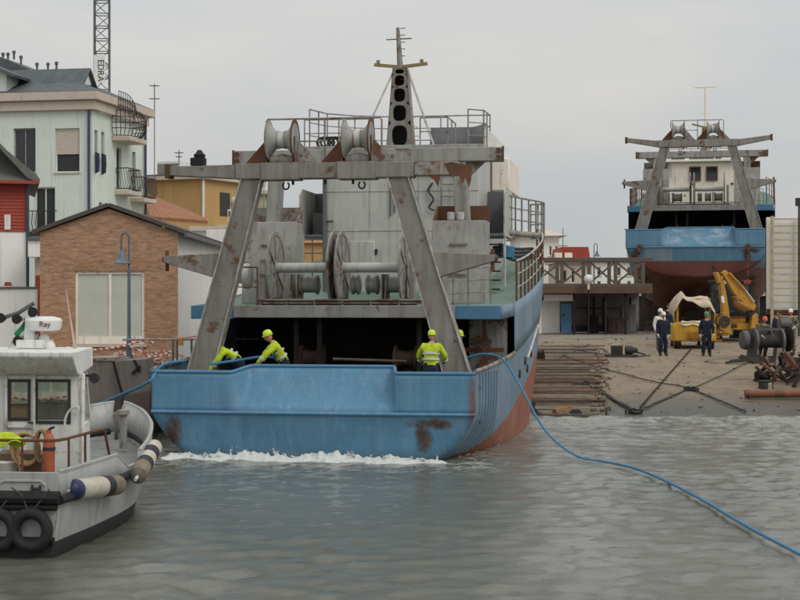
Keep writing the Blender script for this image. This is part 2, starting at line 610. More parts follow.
# the fixed concrete walls where the water ends behind the floating ship
def water_material():
    m = NT('turbid harbour water')
    base = m.mix(m.ramp(m.noise(0.12, 4), [(0.35, 0.0), (0.65, 1.0)]), (0.098, 0.103, 0.082), (0.140, 0.142, 0.116))
    sp = m.n('ShaderNodeSeparateXYZ')
    m.l(m.tc.outputs['Object'], sp.inputs[0])
    X, Y = sp.outputs['X'], sp.outputs['Y']
    # froth drifting in front of the slipway
    near = m.ramp(m.math('MULTIPLY', m.math('SUBTRACT', Y, 28.0), 1 / 26.0, clamp=True), [(0.12, 0.0), (0.75, 0.55), (0.97, 1.0)])
    side = m.ramp(m.math('MULTIPLY', m.math('ADD', X, 2.0), 1 / 8.0, clamp=True), [(0.0, 0.0), (0.7, 1.0)])
    fn = m.noise(0.55, 9, 0.7, m.mapping((1.0, 0.45, 1.0)), 0.9)
    fn2 = m.noise(3.2, 6, 0.75, m.mapping((1.0, 0.5, 1.0)), 0.4)
    froth = m.math('MULTIPLY', m.ramp(fn, [(0.38, 0.0), (0.56, 1.0)]), m.ramp(fn2, [(0.38, 0.25), (0.6, 1.0)]))
    froth = m.math('MULTIPLY', m.math('MULTIPLY', near, side), froth)
    # churned lather spreading from under the stern
    u = m.math('ADD', Y, m.math('MULTIPLY', X, 0.165))
    wz = m.ramp(m.math('MULTIPLY', m.math('SUBTRACT', u, 32.0), 1 / 6.0, clamp=True), [(0.30, 0.0), (0.86, 0.9), (1.0, 0.9)])
    wx = m.ramp(m.math('MULTIPLY', m.math('ADD', X, 7.0), 1 / 10.5, clamp=True), [(0.0, 0.0), (0.10, 1.0), (0.84, 1.0), (0.97, 0.0)])
    lath = m.math('MULTIPLY', m.math('MULTIPLY', wz, wx), m.ramp(m.noise(1.9, 9, 0.78, m.mapping((0.8, 1.3, 1.0)), 1.2), [(0.50, 0.0), (0.60, 1.0)]))
    froth = m.math('MAXIMUM', froth, lath)
    c = m.mix(m.math('MULTIPLY', froth, 0.85), base, (0.46, 0.46, 0.43))
    v = m.mapping((0.72, 1.2, 1.0))
    h = m.math('ADD', m.noise(5.5, 7, 0.72, v, 0.6), m.math('MULTIPLY', m.ramp(m.noise(2.1, 4, 0.6, v), [(0.35, 0.25), (0.7, 1.0)]), m.math('MULTIPLY', m.noise(12, 6, 0.75, v, 0.5), 0.95)))
    m.bump(h, 0.42, 0.020)
    rough = m.ramp(froth, [(0.0, 0.05), (1.0, 0.55)])
    m.b.inputs['IOR'].default_value = 1.33
    return m.done(c, rough, 0, 0.5)
M['water'] = water_material()

rng = np.random.RandomState(11)
xs = np.concatenate([np.array([-400, -200, -100, -60, -35]), np.arange(-20, 24, 0.15), np.array([35, 60, 100, 200, 400])])
ys = np.concatenate([np.array([-300, -120, -50, -10, 6]), np.arange(17, 57, 0.15), np.array([60, 66, 76.5])])
GX, GY = np.meshgrid(xs, ys, indexing='ij')
Z = np.zeros_like(GX)
for i in range(54):
    lam = 0.36 * (4.0 ** rng.rand())
    th = rng.normal(1.2, 0.95)
    k = 2 * math.pi / lam
    a = 0.0036 * lam ** 0.35
    Z += a * np.sin(k * (math.cos(th) * GX + math.sin(th) * GY) + rng.rand() * 6.28)
fade = np.clip((GX + 20) / 3, 0, 1) * np.clip((23.8 - GX) / 3, 0, 1) * np.clip((GY - 17) / 2, 0, 1) * np.clip((56.8 - GY) / 2, 0, 1)
patch = 0.75 + 0.45 * np.sin(GX * 0.31 + 1.3 * np.sin(GY * 0.17)) * np.sin(GY * 0.23 + 0.7)
Z *= fade * patch
nu, nv = GX.shape
me = bpy.data.meshes.new('water')
vs = np.stack([GX, GY, Z], -1).reshape(-1, 3)
idx = np.arange(nu * nv).reshape(nu, nv)
fs = np.stack([idx[:-1, :-1], idx[1:, :-1], idx[1:, 1:], idx[:-1, 1:]], -1).reshape(-1, 4)
me.from_pydata(vs.tolist(), [], fs.tolist())
me.materials.append(M['water'])
me.polygons.foreach_set('use_smooth', [True] * len(me.polygons))
water = bpy.data.objects.new('water', me)
COL.objects.link(water)
tag(water, kind='structure')
# a sheet far below so the harbour has a bed
MB().box(-420, 420, -320, 76, -4.2, -4.0).build('harbour_bed', M['earth'], kind='structure')

# timber sleepers of the slip, beside the concrete (each one a part of the slipway)
rp_ = random.Random(5)
plank_mats = [M['wood'], M['wood_dark'], plain('grey bleached wood', (0.27, 0.235, 0.19), 0.85, 0.3, 3, bump=0.4), plain('rusty brown wood', (0.17, 0.105, 0.065), 0.85, 0.35, 3, bump=0.4)]
y = 51.6
k = 0
while y < 70.5:
    x0 = 4.55 + rp_.uniform(-0.05, 0.10)
    x1 = 6.35 + (y - 51) * 0.13 + rp_.uniform(-0.45, 0.3)
    wdt = rp_.uniform(0.11, 0.22)
    th = rp_.uniform(0.05, 0.08)
    z = slip_z(y) + 0.045
    ang = rp_.gauss(0, 0.03)
    c = V((x0 + x1) / 2, y, z - .03)
    h = (x1 - x0) / 2
    mb = MB()
    mb.bar(c + V(-h, -h * ang, 0), c + V(h, h * ang, rp_.uniform(-0.03, 0.03)), wdt, th)
    mb.build('plank', rp_.choice(plank_mats), slipway)
    y += wdt + rp_.uniform(0.02, 0.10)
    k += 1
# rough broken edge of the concrete slab along the sleepers
mb = MB()
for i in range(60):
    a = 52.5 + i * 0.27
    x = 6.45 + (a - 51) * 0.13 + rp_.uniform(-0.25, 0.25)
    s_ = rp_.uniform(0.03, 0.10)
    Mx = Matrix.Translation(V(x, a, slip_z(a) + 0.03)) @ Euler((rp_.random() * 3, rp_.random() * 3, rp_.random() * 3)).to_matrix().to_4x4()
    mb.box(-s_, s_, -s_ * .8, s_ * .8, -s_ * .5, s_ * .5, Mx)
mb.build('rubble', M['wood'], slipway, kind='stuff')
# chips, stones and splinters lying about on the slip
rp2 = random.Random(15)
mb = MB()
for i in range(520):
    a = rp2.uniform(52.6, 78)
    x = rp2.uniform(6.6, 24)
    if rp2.random() < .5: x = rp2.choice((6.9, 10.5, 17.5)) + rp2.gauss(0, .9)
    s_ = rp2.uniform(.008, .028) * (2.0 if rp2.random() < .06 else 1)
    Mx = Matrix.Translation(V(x, a, slip_z(a) + .025 + s_ * .2)) @ Euler((rp2.uniform(-.3, .3), rp2.uniform(-.3, .3), rp2.random() * 6)).to_matrix().to_4x4()
    mb.cur = rp2.choice((0, 1, 2))
    mb.box(-s_ * rp2.uniform(1, 4), s_ * 1.5, -s_ * .8, s_ * .8, -s_ * .4, s_ * .4, Mx)
mb.build('debris', [M['wood_dark'], M['wood'], M['iron']], slipway, kind='stuff')
# ------------------------------------------------------------------ trawlers
M['brown_drum'] = paint('dark brown drum', (.055, .034, .024), var=.4, rough=.85)
SHIP_A = Frame(-2.119, 38.0, 0.0, 9.5)
S = SHIP_A.at
ST_Y = [0, 3, 7, 12, 16, 20, 23, 24.8]
ST = [
 [(0,-.55),(1.6,-.45),(2.7,-.15),(3.35,.25),(3.72,.7),(3.92,1.12),(3.93,1.6),(3.93,2.10)],
 [(0,-1.4),(1.9,-1.05),(3.05,-.5),(3.75,.05),(4.02,.6),(4.10,1.12),(4.12,1.65),(4.12,2.20)],
 [(0,-3.0),(1.8,-2.4),(3.3,-1.5),(4.05,-.4),(4.20,.3),(4.26,1.2),(4.27,1.8),(4.27,2.40)],
 [(0,-3.1),(1.9,-2.7),(3.3,-1.8),(4.00,-.7),(4.18,.3),(4.26,1.3),(4.28,2.1),(4.30,2.90)],
 [(0,-3.1),(1.4,-2.7),(2.6,-1.8),(3.35,-.6),(3.72,.5),(3.95,1.5),(4.08,2.5),(4.16,3.40)],
 [(0,-3.0),(.75,-2.5),(1.5,-1.6),(2.05,-.5),(2.45,.8),(2.75,2.0),(3.0,3.0),(3.2,4.0)],
 [(0,-2.6),(.25,-2.2),(.5,-1.4),(.75,-.4),(.98,.9),(1.2,2.2),(1.4,3.4),(1.6,4.5)],
 [(0,-1.8),(.02,-1.4),(.03,-.8),(.04,0),(.05,1.2),(.06,2.4),(.07,3.7),(.08,4.9)],
]
UP_Y = [3.9, 7, 12, 16, 20, 23, 25.2]
UP = [(4.13,3.64),(4.27,3.78),(4.34,4.22),(4.32,4.78),(3.62,5.42),(2.1,5.95),(.1,6.35)]

def section(Y):
    A = herm(ST_Y, [[c for p in st for c in p] for st in ST], Y).reshape(-1, 2)
    xs = np.arange(len(A))
    out = []
    for t in np.linspace(0, len(A) - 1, 22):
        x, z = herm(xs, A, t)
        out.append((max(0.0, float(x)), float(z)))
    return out
def hull_pt(Y, z):
    sct = section(Y)
    return float(np.interp(z, [p[1] for p in sct], [p[0] for p in sct]))
def upper(Y):
    x, z = herm(UP_Y, UP, Y)
    return float(x), float(z)
def rake(Y, z):
    return Y + 0.22 * max(0, 1.12 - z) * max(0.0, 1 - Y / 3)

def hull_material(name, boot_slope, blue, red, worn=None, rust=0.35, boot_off=0.0):
    m = NT(name)
    sp = m.n('ShaderNodeSeparateXYZ')
    m.l(m.tc.outputs['Object'], sp.inputs[0])
    line = m.math('SUBTRACT', sp.outputs['Z'], m.math('SUBTRACT', m.math('MULTIPLY', sp.outputs['Y'], boot_slope), boot_off))
    line = m.math('ADD', line, m.math('MULTIPLY', m.noise(2.0, 5), 0.06))
    isblue = m.ramp(m.math('ADD', m.math('MULTIPLY', line, 0.1), 0.5), [(0.5015, 0.0), (0.5045, 1.0)])
    var = m.ramp(m.noise(0.9, 8, 0.6), [(0.3, 0.0), (0.7, 1.0)])
    b = m.mix(var, sc(blue, 0.84), sc(blue, 1.16))
    # plates differ a little from one another
    br = m.n('ShaderNodeTexBrick')
    br.inputs['Scale'].default_value = 1.0
    br.inputs['Brick Width'].default_value = 2.1
    br.inputs['Row Height'].default_value = 1.25
    br.inputs['Mortar Size'].default_value = 0.008
    br.inputs['Color1'].default_value = (0.88, 0.88, 0.88, 1)
    br.inputs['Color2'].default_value = (1.1, 1.1, 1.1, 1)
    br.inputs['Mortar'].default_value = (0.72, 0.72, 0.72, 1)
    cb = m.n('ShaderNodeCombineXYZ')
    m.l(m.math('ADD', sp.outputs['X'], sp.outputs['Y']), cb.inputs[0])
    m.l(sp.outputs['Z'], cb.inputs[1])
    m.l(cb.outputs[0], br.inputs['Vector'])
    b = m.mix(0.8, b, br.outputs['Color'], 'MULTIPLY')
    if worn:
        b = m.mix(m.ramp(m.noise(0.75, 9, 0.72, m.mapping((1, 1, 1.6)), 0.8), [(0.47, 0.0), (0.60, 0.9)]), b, worn)
    st = m.noise(2.2, 6, 0.65, m.mapping((2.6, 2.6, 0.14)))
    b = m.mix(m.ramp(st, [(0.50, 0.0), (0.78, 0.55)]), b, (0.16, 0.17, 0.17))
    r = m.mix(m.ramp(m.noise(1.2, 8, 0.65), [(0.3, 0.0), (0.7, 1.0)]), sc(red, 0.65), sc(red, 1.25))
    r = m.mix(m.ramp(st, [(0.42, 0.0), (0.75, 0.6)]), r, sc(red, 0.45))
    c = m.mix(isblue, r, b)
    rn = m.noise(0.85, 10, 0.7, dist=0.4)
    c = m.mix(m.ramp(rn, [(0.72 - 0.2 * rust, 0.0), (0.78 - 0.2 * rust, 0.85)]), c, m.mix(m.noise(8, 4), RUST_D, RUST_L))
    rs = m.noise(1.5, 6, 0.6, m.mapping((3.6, 3.6, 0.18)))
    c = m.mix(m.ramp(rs, [(0.66, 0.0), (0.82, 0.6)]), c, (0.15, 0.085, 0.05))
    m.bump(m.math('ADD', m.noise(1.3, 5), m.math('MULTIPLY', m.noise(12, 6), 0.15)), 0.25, 0.05)
    return m.done(c, m.ramp(m.noise(3, 5), [(0.3, 0.38), (0.7, 0.62)]))
M['hull'] = hull_material('blue hull over red bottom', 0.165, (0.150, 0.232, 0.305), (0.31, 0.105, 0.062), boot_off=0.10)
M['hull_worn'] = hull_material('patchy blue hull over dark red bottom', 0.0, (0.11, 0.20, 0.28), (0.19, 0.066, 0.046), rust=0.3)
def transom_material(name, worn):
    m = NT(name)
    blue = (0.095, 0.22, 0.33) if worn else (0.098, 0.240, 0.378)
    b = m.mix(m.ramp(m.noise(0.7, 8, 0.6), [(0.3, 0.0), (0.7, 1.0)]), sc(blue, 0.88), sc(blue, 1.14))
    st = m.noise(2.2, 6, 0.65, m.mapping((2.6, 2.6, 0.2)))
    b = m.mix(m.ramp(st, [(0.48, 0.0), (0.75, 0.5)]), b, (0.075, 0.165, 0.25))
    chk = m.noise(1.7, 8, 0.7, m.mapping((3.0, 3.0, 0.22)))
    b = m.mix(m.ramp(chk, [(0.50, 0.0), (0.72, 0.45)]), b, (0.24, 0.36, 0.46))
    b = m.mix(m.ramp(m.noise(7, 7, 0.7), [(0.60, 0.0), (0.72, 0.35)]), b, (0.30, 0.44, 0.55))
    if worn:
        pass
    sp = m.n('ShaderNodeSeparateXYZ')
    m.l(m.tc.outputs['Object'], sp.inputs[0])
    if worn:
        # scraped chalky patch in the middle panel and a paler repainted plate below it
        axx = m.math('ABSOLUTE', m.math('SUBTRACT', sp.outputs['X'], 0.05))
        inn = m.math('MULTIPLY', m.ramp(m.math('MULTIPLY', axx, 0.5), [(0.62, 1.0), (0.98, 0.0)]), m.math('GREATER_THAN', sp.outputs['Z'], 1.18))
        w1 = m.ramp(m.noise(0.62, 9, 0.75, m.mapping((0.8, 1, 2.0)), 1.0), [(0.46, 0.0), (0.64, 0.65)])
        b = m.mix(m.math('MULTIPLY', inn, w1), b, (0.46, 0.50, 0.54))
        rep_ = m.math('MULTIPLY', m.math('LESS_THAN', m.math('ABSOLUTE', m.math('ADD', sp.outputs['X'], 2.1)), 0.75), m.math('LESS_THAN', sp.outputs['Z'], 1.09))
        b = m.mix(m.math('MULTIPLY', rep_, m.ramp(m.noise(1.4, 8, 0.7), [(0.35, 0.2), (0.6, 0.7)])), b, (0.27, 0.29, 0.31))
    # rust where the rubbing corners of the lower counter are worn bare
    nzr = m.math('MULTIPLY', m.math('SUBTRACT', m.noise(2.4, 10, 0.72, m.mapping((1, 1, .55)), 0.6), 0.5), 2.3)
    def blot(x0, z0, rx, rz):
        d1 = m.math('MULTIPLY', m.math('SUBTRACT', sp.outputs['X'], x0), 1 / rx)
        d2 = m.math('MULTIPLY', m.math('SUBTRACT', sp.outputs['Z'], z0), 1 / rz)
        return m.math('ADD', m.math('SQRT', m.math('ADD', m.math('MULTIPLY', d1, d1), m.math('MULTIPLY', d2, d2))), nzr)
    rr = m.math('MINIMUM', m.math('MINIMUM', blot(-3.40, .62, .32, .56), blot(2.9, .90, .50, .16)), blot(2.72, .60, .22, .42))
    f = m.ramp(rr, [(0.30, 0.95), (0.62, 0.72), (1.55, 0.0)])
    # thin rust runs hanging from the rail, the knuckle and the right hand corner
    run = m.noise(2.3, 6, 0.65, m.mapping((4.5, 4.5, 0.10)))
    hang = m.math('ADD', m.math('MULTIPLY', m.ramp(m.math('MULTIPLY', sp.outputs['Z'], 0.4), [(0.30, 0.0), (0.44, 1.0), (0.449, 0.0)]), 0.8), m.ramp(m.math('MULTIPLY', sp.outputs['Z'], 0.4), [(0.62, 0.0), (0.84, 0.8)]))
    b = m.mix(m.math('MULTIPLY', m.ramp(run, [(0.60, 0.0), (0.70, 0.75)]), hang), b, (0.17, 0.095, 0.055))
    cor = m.math('MULTIPLY', m.ramp(m.math('MULTIPLY', sp.outputs['X'], 0.25), [(0.93, 0.0), (0.965, 0.9)]), m.ramp(m.noise(2.2, 7, .7, m.mapping((1, 1, .5))), [(0.42, 0.0), (0.6, 1.0)]))
    b = m.mix(cor, b, (0.17, 0.085, 0.045))
    below = m.math('LESS_THAN', sp.outputs['Z'], 1.09)
    f = m.math('MULTIPLY', f, below)
    rc = m.mix(m.ramp(m.noise(5, 6, .7), [(.35, 0.0), (.65, 1.0)]), (0.035, 0.022, 0.015), (0.15, 0.075, 0.038))
    b = m.mix(f, b, rc)
    # grime along the waterline
    wlg = m.ramp(m.math('ADD', sp.outputs['Z'], m.math('MULTIPLY', m.noise(1.5, 6, .7), 0.35)), [(0.22, 0.55), (0.50, 0.0)])
    b = m.mix(wlg, b, (0.10, 0.15, 0.17))
    seam = m.n('ShaderNodeTexBrick')
    seam.inputs['Scale'].default_value = 1
    seam.inputs['Brick Width'].default_value = 1.9
    seam.inputs['Row Height'].default_value = 0.62
    seam.inputs['Mortar Size'].default_value = 0.007
    cbs = m.n('ShaderNodeCombineXYZ')
    m.l(sp.outputs['X'], cbs.inputs[0])
    m.l(sp.outputs['Z'], cbs.inputs[1])
    m.l(cbs.outputs[0], seam.inputs['Vector'])
    sf = seam.outputs['Fac']
    sm = m.ramp(m.noise(1.15, 10, 0.72, dist=0.3), [(0.655, 0.0), (0.69, 0.8)])
    b = m.mix(sm, b, rc)
    if worn:
        wl = m.ramp(m.math('ADD', m.math('MULTIPLY', sp.outputs['Z'], 0.1), 0.5), [(0.533, 1.0), (0.536, 0.0)])
        b = m.mix(wl, b, (0.16, 0.06, 0.045))
    m.bump(m.math('ADD', m.math('ADD', m.noise(1.3, 4), m.math('MULTIPLY', m.noise(14, 6), 0.10)), m.math('MULTIPLY', sf, 0.10)), 0.5, 0.06)
    scr = m.noise(2.2, 8, .75, m.mapping((.35, 1, 5.0)), .3)
    b = m.mix(m.ramp(scr, [(.66, 0.0), (.71, .55)]), b, (0.24, 0.33, 0.40))
    return m.done(b, m.ramp(m.noise(3, 5), [(0.3, 0.48), (0.7, 0.7)]))
M['transom'] = transom_material('blue stern plating', False)
M['transom_worn'] = transom_material('patchy blue stern plating', True)

def mast_plate(mb, zs, wbot, wtop, y, holes):
    """front plate of a tapering mast with oval holes"""
    z0, z1 = zs[0], zs[-1]
    W = lambda z: wbot + (wtop - wbot) * (z - z0) / (z1 - z0)
    n = 20
    for a, b in zip(zs, zs[1:]):
        c = (a + b) / 2
        rx, rz = W(c) / 2 * 0.62, (b - a) / 2 * 0.80
        inner, outer = [], []
        for k in range(n):
            t = 2 * math.pi * k / n
            cx, cz = math.cos(t), math.sin(t)
            q = 3.0
            d = (abs(cx) ** q + abs(cz) ** q) ** (-1 / q)
            inner.append(V(rx * cx * d, y, c + rz * cz * d))
            e = 1 / max(abs(cx), abs(cz))
            oz = c + (b - a) / 2 * cz * e
            outer.append(V(W(oz) / 2 * cx * e, y, oz))
        for off in (0.0, ):
            vs = inner + outer + [p + V(0, 0.03, 0) for p in inner]
            fs = []
            for k in range(n):
                l = (k + 1) % n
                fs.append((k, l, n + l, n + k))
                fs.append((k, l, 2 * n + l, 2 * n + k))
            mb.add(vs, fs)

def railing(name, parent, pts, h, rows, r=0.022, mat=None, post=0.9, post_mat=None):
    """pipe rail along pts; each run is one part"""
    mb = MB()
    pts = [Vector(p) for p in pts]
    for k in range(rows):
        zz = h * (k + 1) / rows
        mb.tube([p + V(0, 0, zz) for p in pts], r if k == rows - 1 else r * 0.75, 6)
    mb.cur = 1
    for a, b in zip(pts, pts[1:]):
        n = max(1, int(round((b - a).length / post)))
        for i in range(n):
            p = a.lerp(b, i / n)
            mb.cyl(p, p + V(0, 0, h), r, n=6)
    mb.cyl(pts[-1], pts[-1] + V(0, 0, h), r, n=6)
    mm = mat or M['grey']
    return mb.build(name, [mm, post_mat or mm], parent)

def trawler(label, loc, heading, sister):
    root = thing('trawler', label, 'trawler', loc, -R(heading), 'two sister trawlers')
    mh = M['hull_worn'] if sister else M['hull']
    mt = M['transom_worn'] if sister else M['transom']
    # --- hull shell
    mb = MB()
    YS = list(np.linspace(0, 24.8, 44))
    for sd in (-1, 1):
        mb.grid([[V(sd * x, rake(Y, z), z) for x, z in section(Y)] for Y in YS])
    mb.build('hull', mh, root, angle=60)
    # upper side plating forward of the side opening
    for sd in (-1, 1):
        mb = MB()
        rows = []
        for Y in np.linspace(6.3, 24.8, 34):
            bx, bz = section(Y)[-1]
            ux, uz = upper(Y)
            rows.append([V(sd * (bx + (ux - bx) * t), Y + t * 0.4 * max(0, (Y - 20) / 4.8), bz + (uz - bz) * t) for t in np.linspace(0, 1, 5)])
        mb.grid(rows)
        # the band above the side opening
        rows = []
        for Y in np.linspace(3.9, 6.3, 5):
            ux, uz = upper(Y)
            rows.append([V(sd * ux, Y, 3.30 + 0.03 * (Y - 3.9)), V(sd * ux, Y, uz)])
        mb.grid(rows)
        mb.build('side_plating', mh, root, angle=60, solid=0.02)
        # rail capping
        mb = MB()
        mb.tube([V(sd * section(Y)[-1][0], Y, section(Y)[-1][1] + 0.02) for Y in np.linspace(0.0, 6.3, 12)], 0.055, 8)
        mb.build('bulwark_rail', M['grey_rusty'] if not sister else M['blue_trim'], root)
        # stiffener ribs on the quarter
        mb = MB()
        if not sister:
            for Y in np.linspace(0.55, 2.9, 7):
                mb.tube([V(sd * (hull_pt(Y, z) + 0.012), rake(Y, z), z) for z in np.linspace(0.15, 2.05, 9)], 0.034, 6)
            mb.build('fender_ribs', mh, root)
        mb = MB()
        mb.tube([V(sd * (hull_pt(Y, 2.0 + (Y - 9) * 0.22) + 0.02), Y, 2.0 + (Y - 9) * 0.22) for Y in np.linspace(9.5, 13.5, 8)], 0.05, 6)
        mb.build('rubbing_bar', M['grey_clean'], root)
    if not sister:
        # scuppers and overboard pipes along the starboard side
        for Y, z in ((7.4, 1.75), (8.9, 2.05), (9.6, 1.8), (10.9, 2.2), (14.5, 3.3), (16.2, 3.9)):
            x = hull_pt(Y, z) if z < 3 else 4.25
            mb = MB()
            mb.ring(V(x + 0.015, Y, z), (1, 0, 0), 0.05, 0.12, 0.05, 14)
            mb.ball(V(x - 0.01, Y, z), 0.02, 0.08, 0.08, 10, 6)
            mb.build('scupper', M['iron'], root)
    # --- transom
    mb = MB()
    lo = section(0)
    zs = [z for x, z in lo if z <= 1.121]
    rows = []
    for x, z in lo:
        if z > 1.13: continue
        rows.append([V(x * t, rake(0, z) - 0.10 * (1 - t * t) * (1 if z > -0.5 else 0.2), z) for t in np.linspace(-1, 1, 25)])
    mb.grid(rows)
    rows = []
    def recess(x):
        t = (2.02 - abs(x - 0.05)) / (0.16 if x > 0 else 0.42)
        t = min(1, max(0, t))
        return t * t * (3 - 2 * t)
    for j in range(9):
        f = j / 8
        row = []
        for x in list(np.linspace(-3.93, 3.93, 161)):
            g = recess(x)
            y = -0.10 * (1 - (x / 3.93) ** 2) + g * 0.60 * f ** 0.75
            row.append(V(x, y, 1.12 + f * (0.94 + 0.13 * g)))
        rows.append(row)
    mb.grid(rows)
    mb.build('transom', mt, root, angle=50, solid=0.03)
    mb = MB()
    mb.tube([V(x, -0.13 + 0.10 * (x / 3.93) ** 2, 1.115) for x in np.linspace(-3.93, 3.93, 25)], 0.042, 8)
    mb.build('knuckle_moulding', mt, root)
    mb = MB()
    mb.tube([r_ + V(0, 0, 0.015) for r_ in rows[-1]], 0.045, 8)
    mb.build('transom_rail', M['blue_trim'], root)
    # --- decks
    mb = MB()
    P = []
    for Y in np.linspace(0.05, 9.0, 10):
        w = hull_pt(Y, 1.3) - 0.02
        P.append([V(t * w, Y, 1.26) for t in (-1, 1)])
    mb.grid(P)
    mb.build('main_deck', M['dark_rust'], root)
    mb = MB()
    P = []
    for Y in np.linspace(3.9, 25.0, 24):
        ux, uz = upper(Y)
        P.append([V(t * (ux - 0.02), Y, uz - 0.05) for t in (-1, 1)])
    mb.grid(P)
    mb.build('upper_deck', M['green_deck'], root, solid=0.03)
    # aft fascia of the upper deck
    mb = MB()
    mb.box(-2.95, 2.95, 3.80, 3.98, 3.33, 3.66)
    mb.build('deck_beam', M['grey'], root, bevel=0.02)
    for sd in (-1, 1):
        mb = MB()
        mb.box(*sorted((sd * 2.952, sd * 4.12)), 3.84, 3.95, 3.30, 3.655)
        mb.build('deck_fascia', M['blue_trim'], root, bevel=0.015)
    # enclosed working space
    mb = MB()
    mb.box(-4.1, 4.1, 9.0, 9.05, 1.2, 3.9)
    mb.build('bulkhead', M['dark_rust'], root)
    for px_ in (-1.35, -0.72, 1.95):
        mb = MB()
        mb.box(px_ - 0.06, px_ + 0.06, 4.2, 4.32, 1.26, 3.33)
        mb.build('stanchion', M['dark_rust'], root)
    for px_, dr in ((-1.0, 1), (1.55, -1)):
        mb = MB()
        mb.lathe(V(px_ - 0.35, 4.6, 2.25), (1, 0, 0), [(0, .16), (.04, .36), (.1, .36), (.14, .24), (.35, .2), (.56, .24), (.6, .36), (.66, .36), (.7, .16)], 18)
        mb.box(px_ - 0.2, px_ + 0.2, 4.75, 5.1, 1.26, 2.2)
        mb.build('warping_drum', M['brown_drum'], root)
    if not sister:
        mb = MB()
        mb.cyl(V(0.2, 1.6, 2.34), V(2.0, 1.9, 2.28), 0.035, n=8)
        mb.build('loose_pole', M['wood_dark'], root)
        # inside of the starboard quarter seen through the side opening
        mb = MB()
        mb.box(3.0, 4.05, 6.35, 6.40, 1.3, 3.7)
        mb.build('inner_bulkhead', M['grey_rusty'], root)
        mb = MB()
        mb.box(3.45, 3.55, 5.6, 5.7, 1.3, 3.35)
        mb.build('stanchion', M['rust'], root)
        mb = MB()
        mb.bar(V(2.9, 5.9, 2.45), V(4.0, 5.9, 2.45), 0.1, 0.12)
        mb.build('stringer', M['rust'], root)

    # --- aft gantry
    g = MB()
    for sd in (-1, 1):
        g2 = MB()
        a, b = V(sd * 3.28, 2.0, 1.9), V(sd * 1.84, 1.65, 6.85)
        g2.bar(a, b, 0.66, 0.42, 0.50, 0.36, up=(0, 1, 0))
        leg = g2.build('gantry_leg', M['gantry'], root, bevel=0.02)
        # flange edges and mid arm
        e = MB()
        for q in (-1, 1):
            off = V(q * 0.335, -0.22, 0)
            off2 = V(q * 0.255, -0.19, 0)
            e.bar(a + off, b + off2, 0.03, 0.07, up=(0, 1, 0))
        e.build('flange', M['grey_clean'], leg)  # paler grey paints in the lit edges of the leg
        # outrigger arm half way up
        t = 0.555
        c = a.lerp(b, t)
        arm = MB()
        arm.prism([c + V(sd * 0.18, -0.16, 0.33), c + V(sd * 1.72, -0.10, 0.26), c + V(sd * 1.72, -0.10, 0.10), c + V(sd * 0.34, -0.16, -0.30)], (0, 0.3, 0))
        ar = arm.build('outrigger_arm', M['gantry'], root, bevel=0.015)
        pin = MB()
        pin.cyl(c + V(sd * 1.66, 0.05, -0.12), c + V(sd * 1.66, 0.05, 0.40), 0.05, n=8)
        pin.ball(c + V(sd * 1.70, 0.05, 0.18), 0.10)
        pin.build('sheave_pin', M['rust'], ar)
    g.box(-2.247, 2.247, 1.42, 1.86, 6.80, 7.19)
    g.build('gantry_beam', M['gantry'], root, bevel=0.02)
    # reinforced boxes round the spools
    for xc in (-1.1, 0.82):
        q = MB()
        q.box(xc - 0.48, xc + 0.48, 1.36, 1.92, 6.77, 7.20)
        q.build('beam_sleeve', M['gantry'], root, bevel=0.015)
    for sd in (-1, 1):
        q = MB()
        rise = 0.22 if sister else 0.0
        if sister or sd < 0:
            x1 = sd * 3.98
            q.prism([V(sd * 2.25, 1.46, 7.17), V(x1, 1.5, 7.15 + rise), V(x1, 1.5, 6.92 + rise), V(sd * 2.25, 1.46, 6.82)], (0, 0.34, 0))
            o = q.build('beam_arm', M['gantry'], root, bevel=0.015)
            q = MB()
            q.box(*sorted((x1 - sd * .02, x1 + sd * .10)), 1.46, 1.88, 6.86 + rise, 7.2 + rise)
            q.build('end_plate', M['rust'], o)
        else:
            q.box(2.255, 3.35, 1.44, 1.84, 6.84, 7.17)
            o = q.build('beam_arm', M['grey_rusty'], root, bevel=0.015)
            q = MB()
            q.prism([V(3.0, 1.42, 7.12), V(3.2, 1.42, 7.15), V(3.68, 1.42, 7.05), V(3.66, 1.42, 6.72), V(3.60, 1.42, 6.52), V(3.52, 1.42, 6.78), V(3.44, 1.42, 6.62), V(3.35, 1.42, 6.84), V(3.2, 1.42, 6.78), V(3.12, 1.42, 6.9)], (0, 0.03, 0))
            q.prism([V(2.55, 1.45, 6.86), V(2.9, 1.45, 6.86), V(2.85, 1.45, 6.55), V(2.75, 1.45, 6.72)], (0, 0.03, 0))
            q.build('torn_plate', M['rust'], o)
    # spools
    for xc in (-1.1, 0.82):
        q = MB()
        prof = [(-.34, .12), (-.34, .50), (-.32, .50), (-.31, .41), (-.25, .35), (-.17, .25), (-.07, .20), (.07, .20), (.17, .25), (.25, .35), (.31, .41), (.32, .50), (.34, .50), (.34, .12)]
        q.lathe(V(xc, 1.64, 7.78), (1, 0, 0), prof, 28)
        sp_ = q.build('wire_spool', M['grey'], root, angle=50)
        q = MB()
        q.lathe(V(xc, 1.64, 7.78), (1, 0, 0), [(-.09, .20), (-.088, .235), (-.07, .215), (.07, .215), (.088, .235), (.09, .20)], 20)
        q.build('wire_wrap', M['grey_clean'], sp_)
        q = MB()
        q.ring(V(xc + 0.33, 1.64, 7.78), (1, 0, 0), 0.43, 0.51, 0.028, 28)
        q.build('flange_rim', M['rust'], sp_)
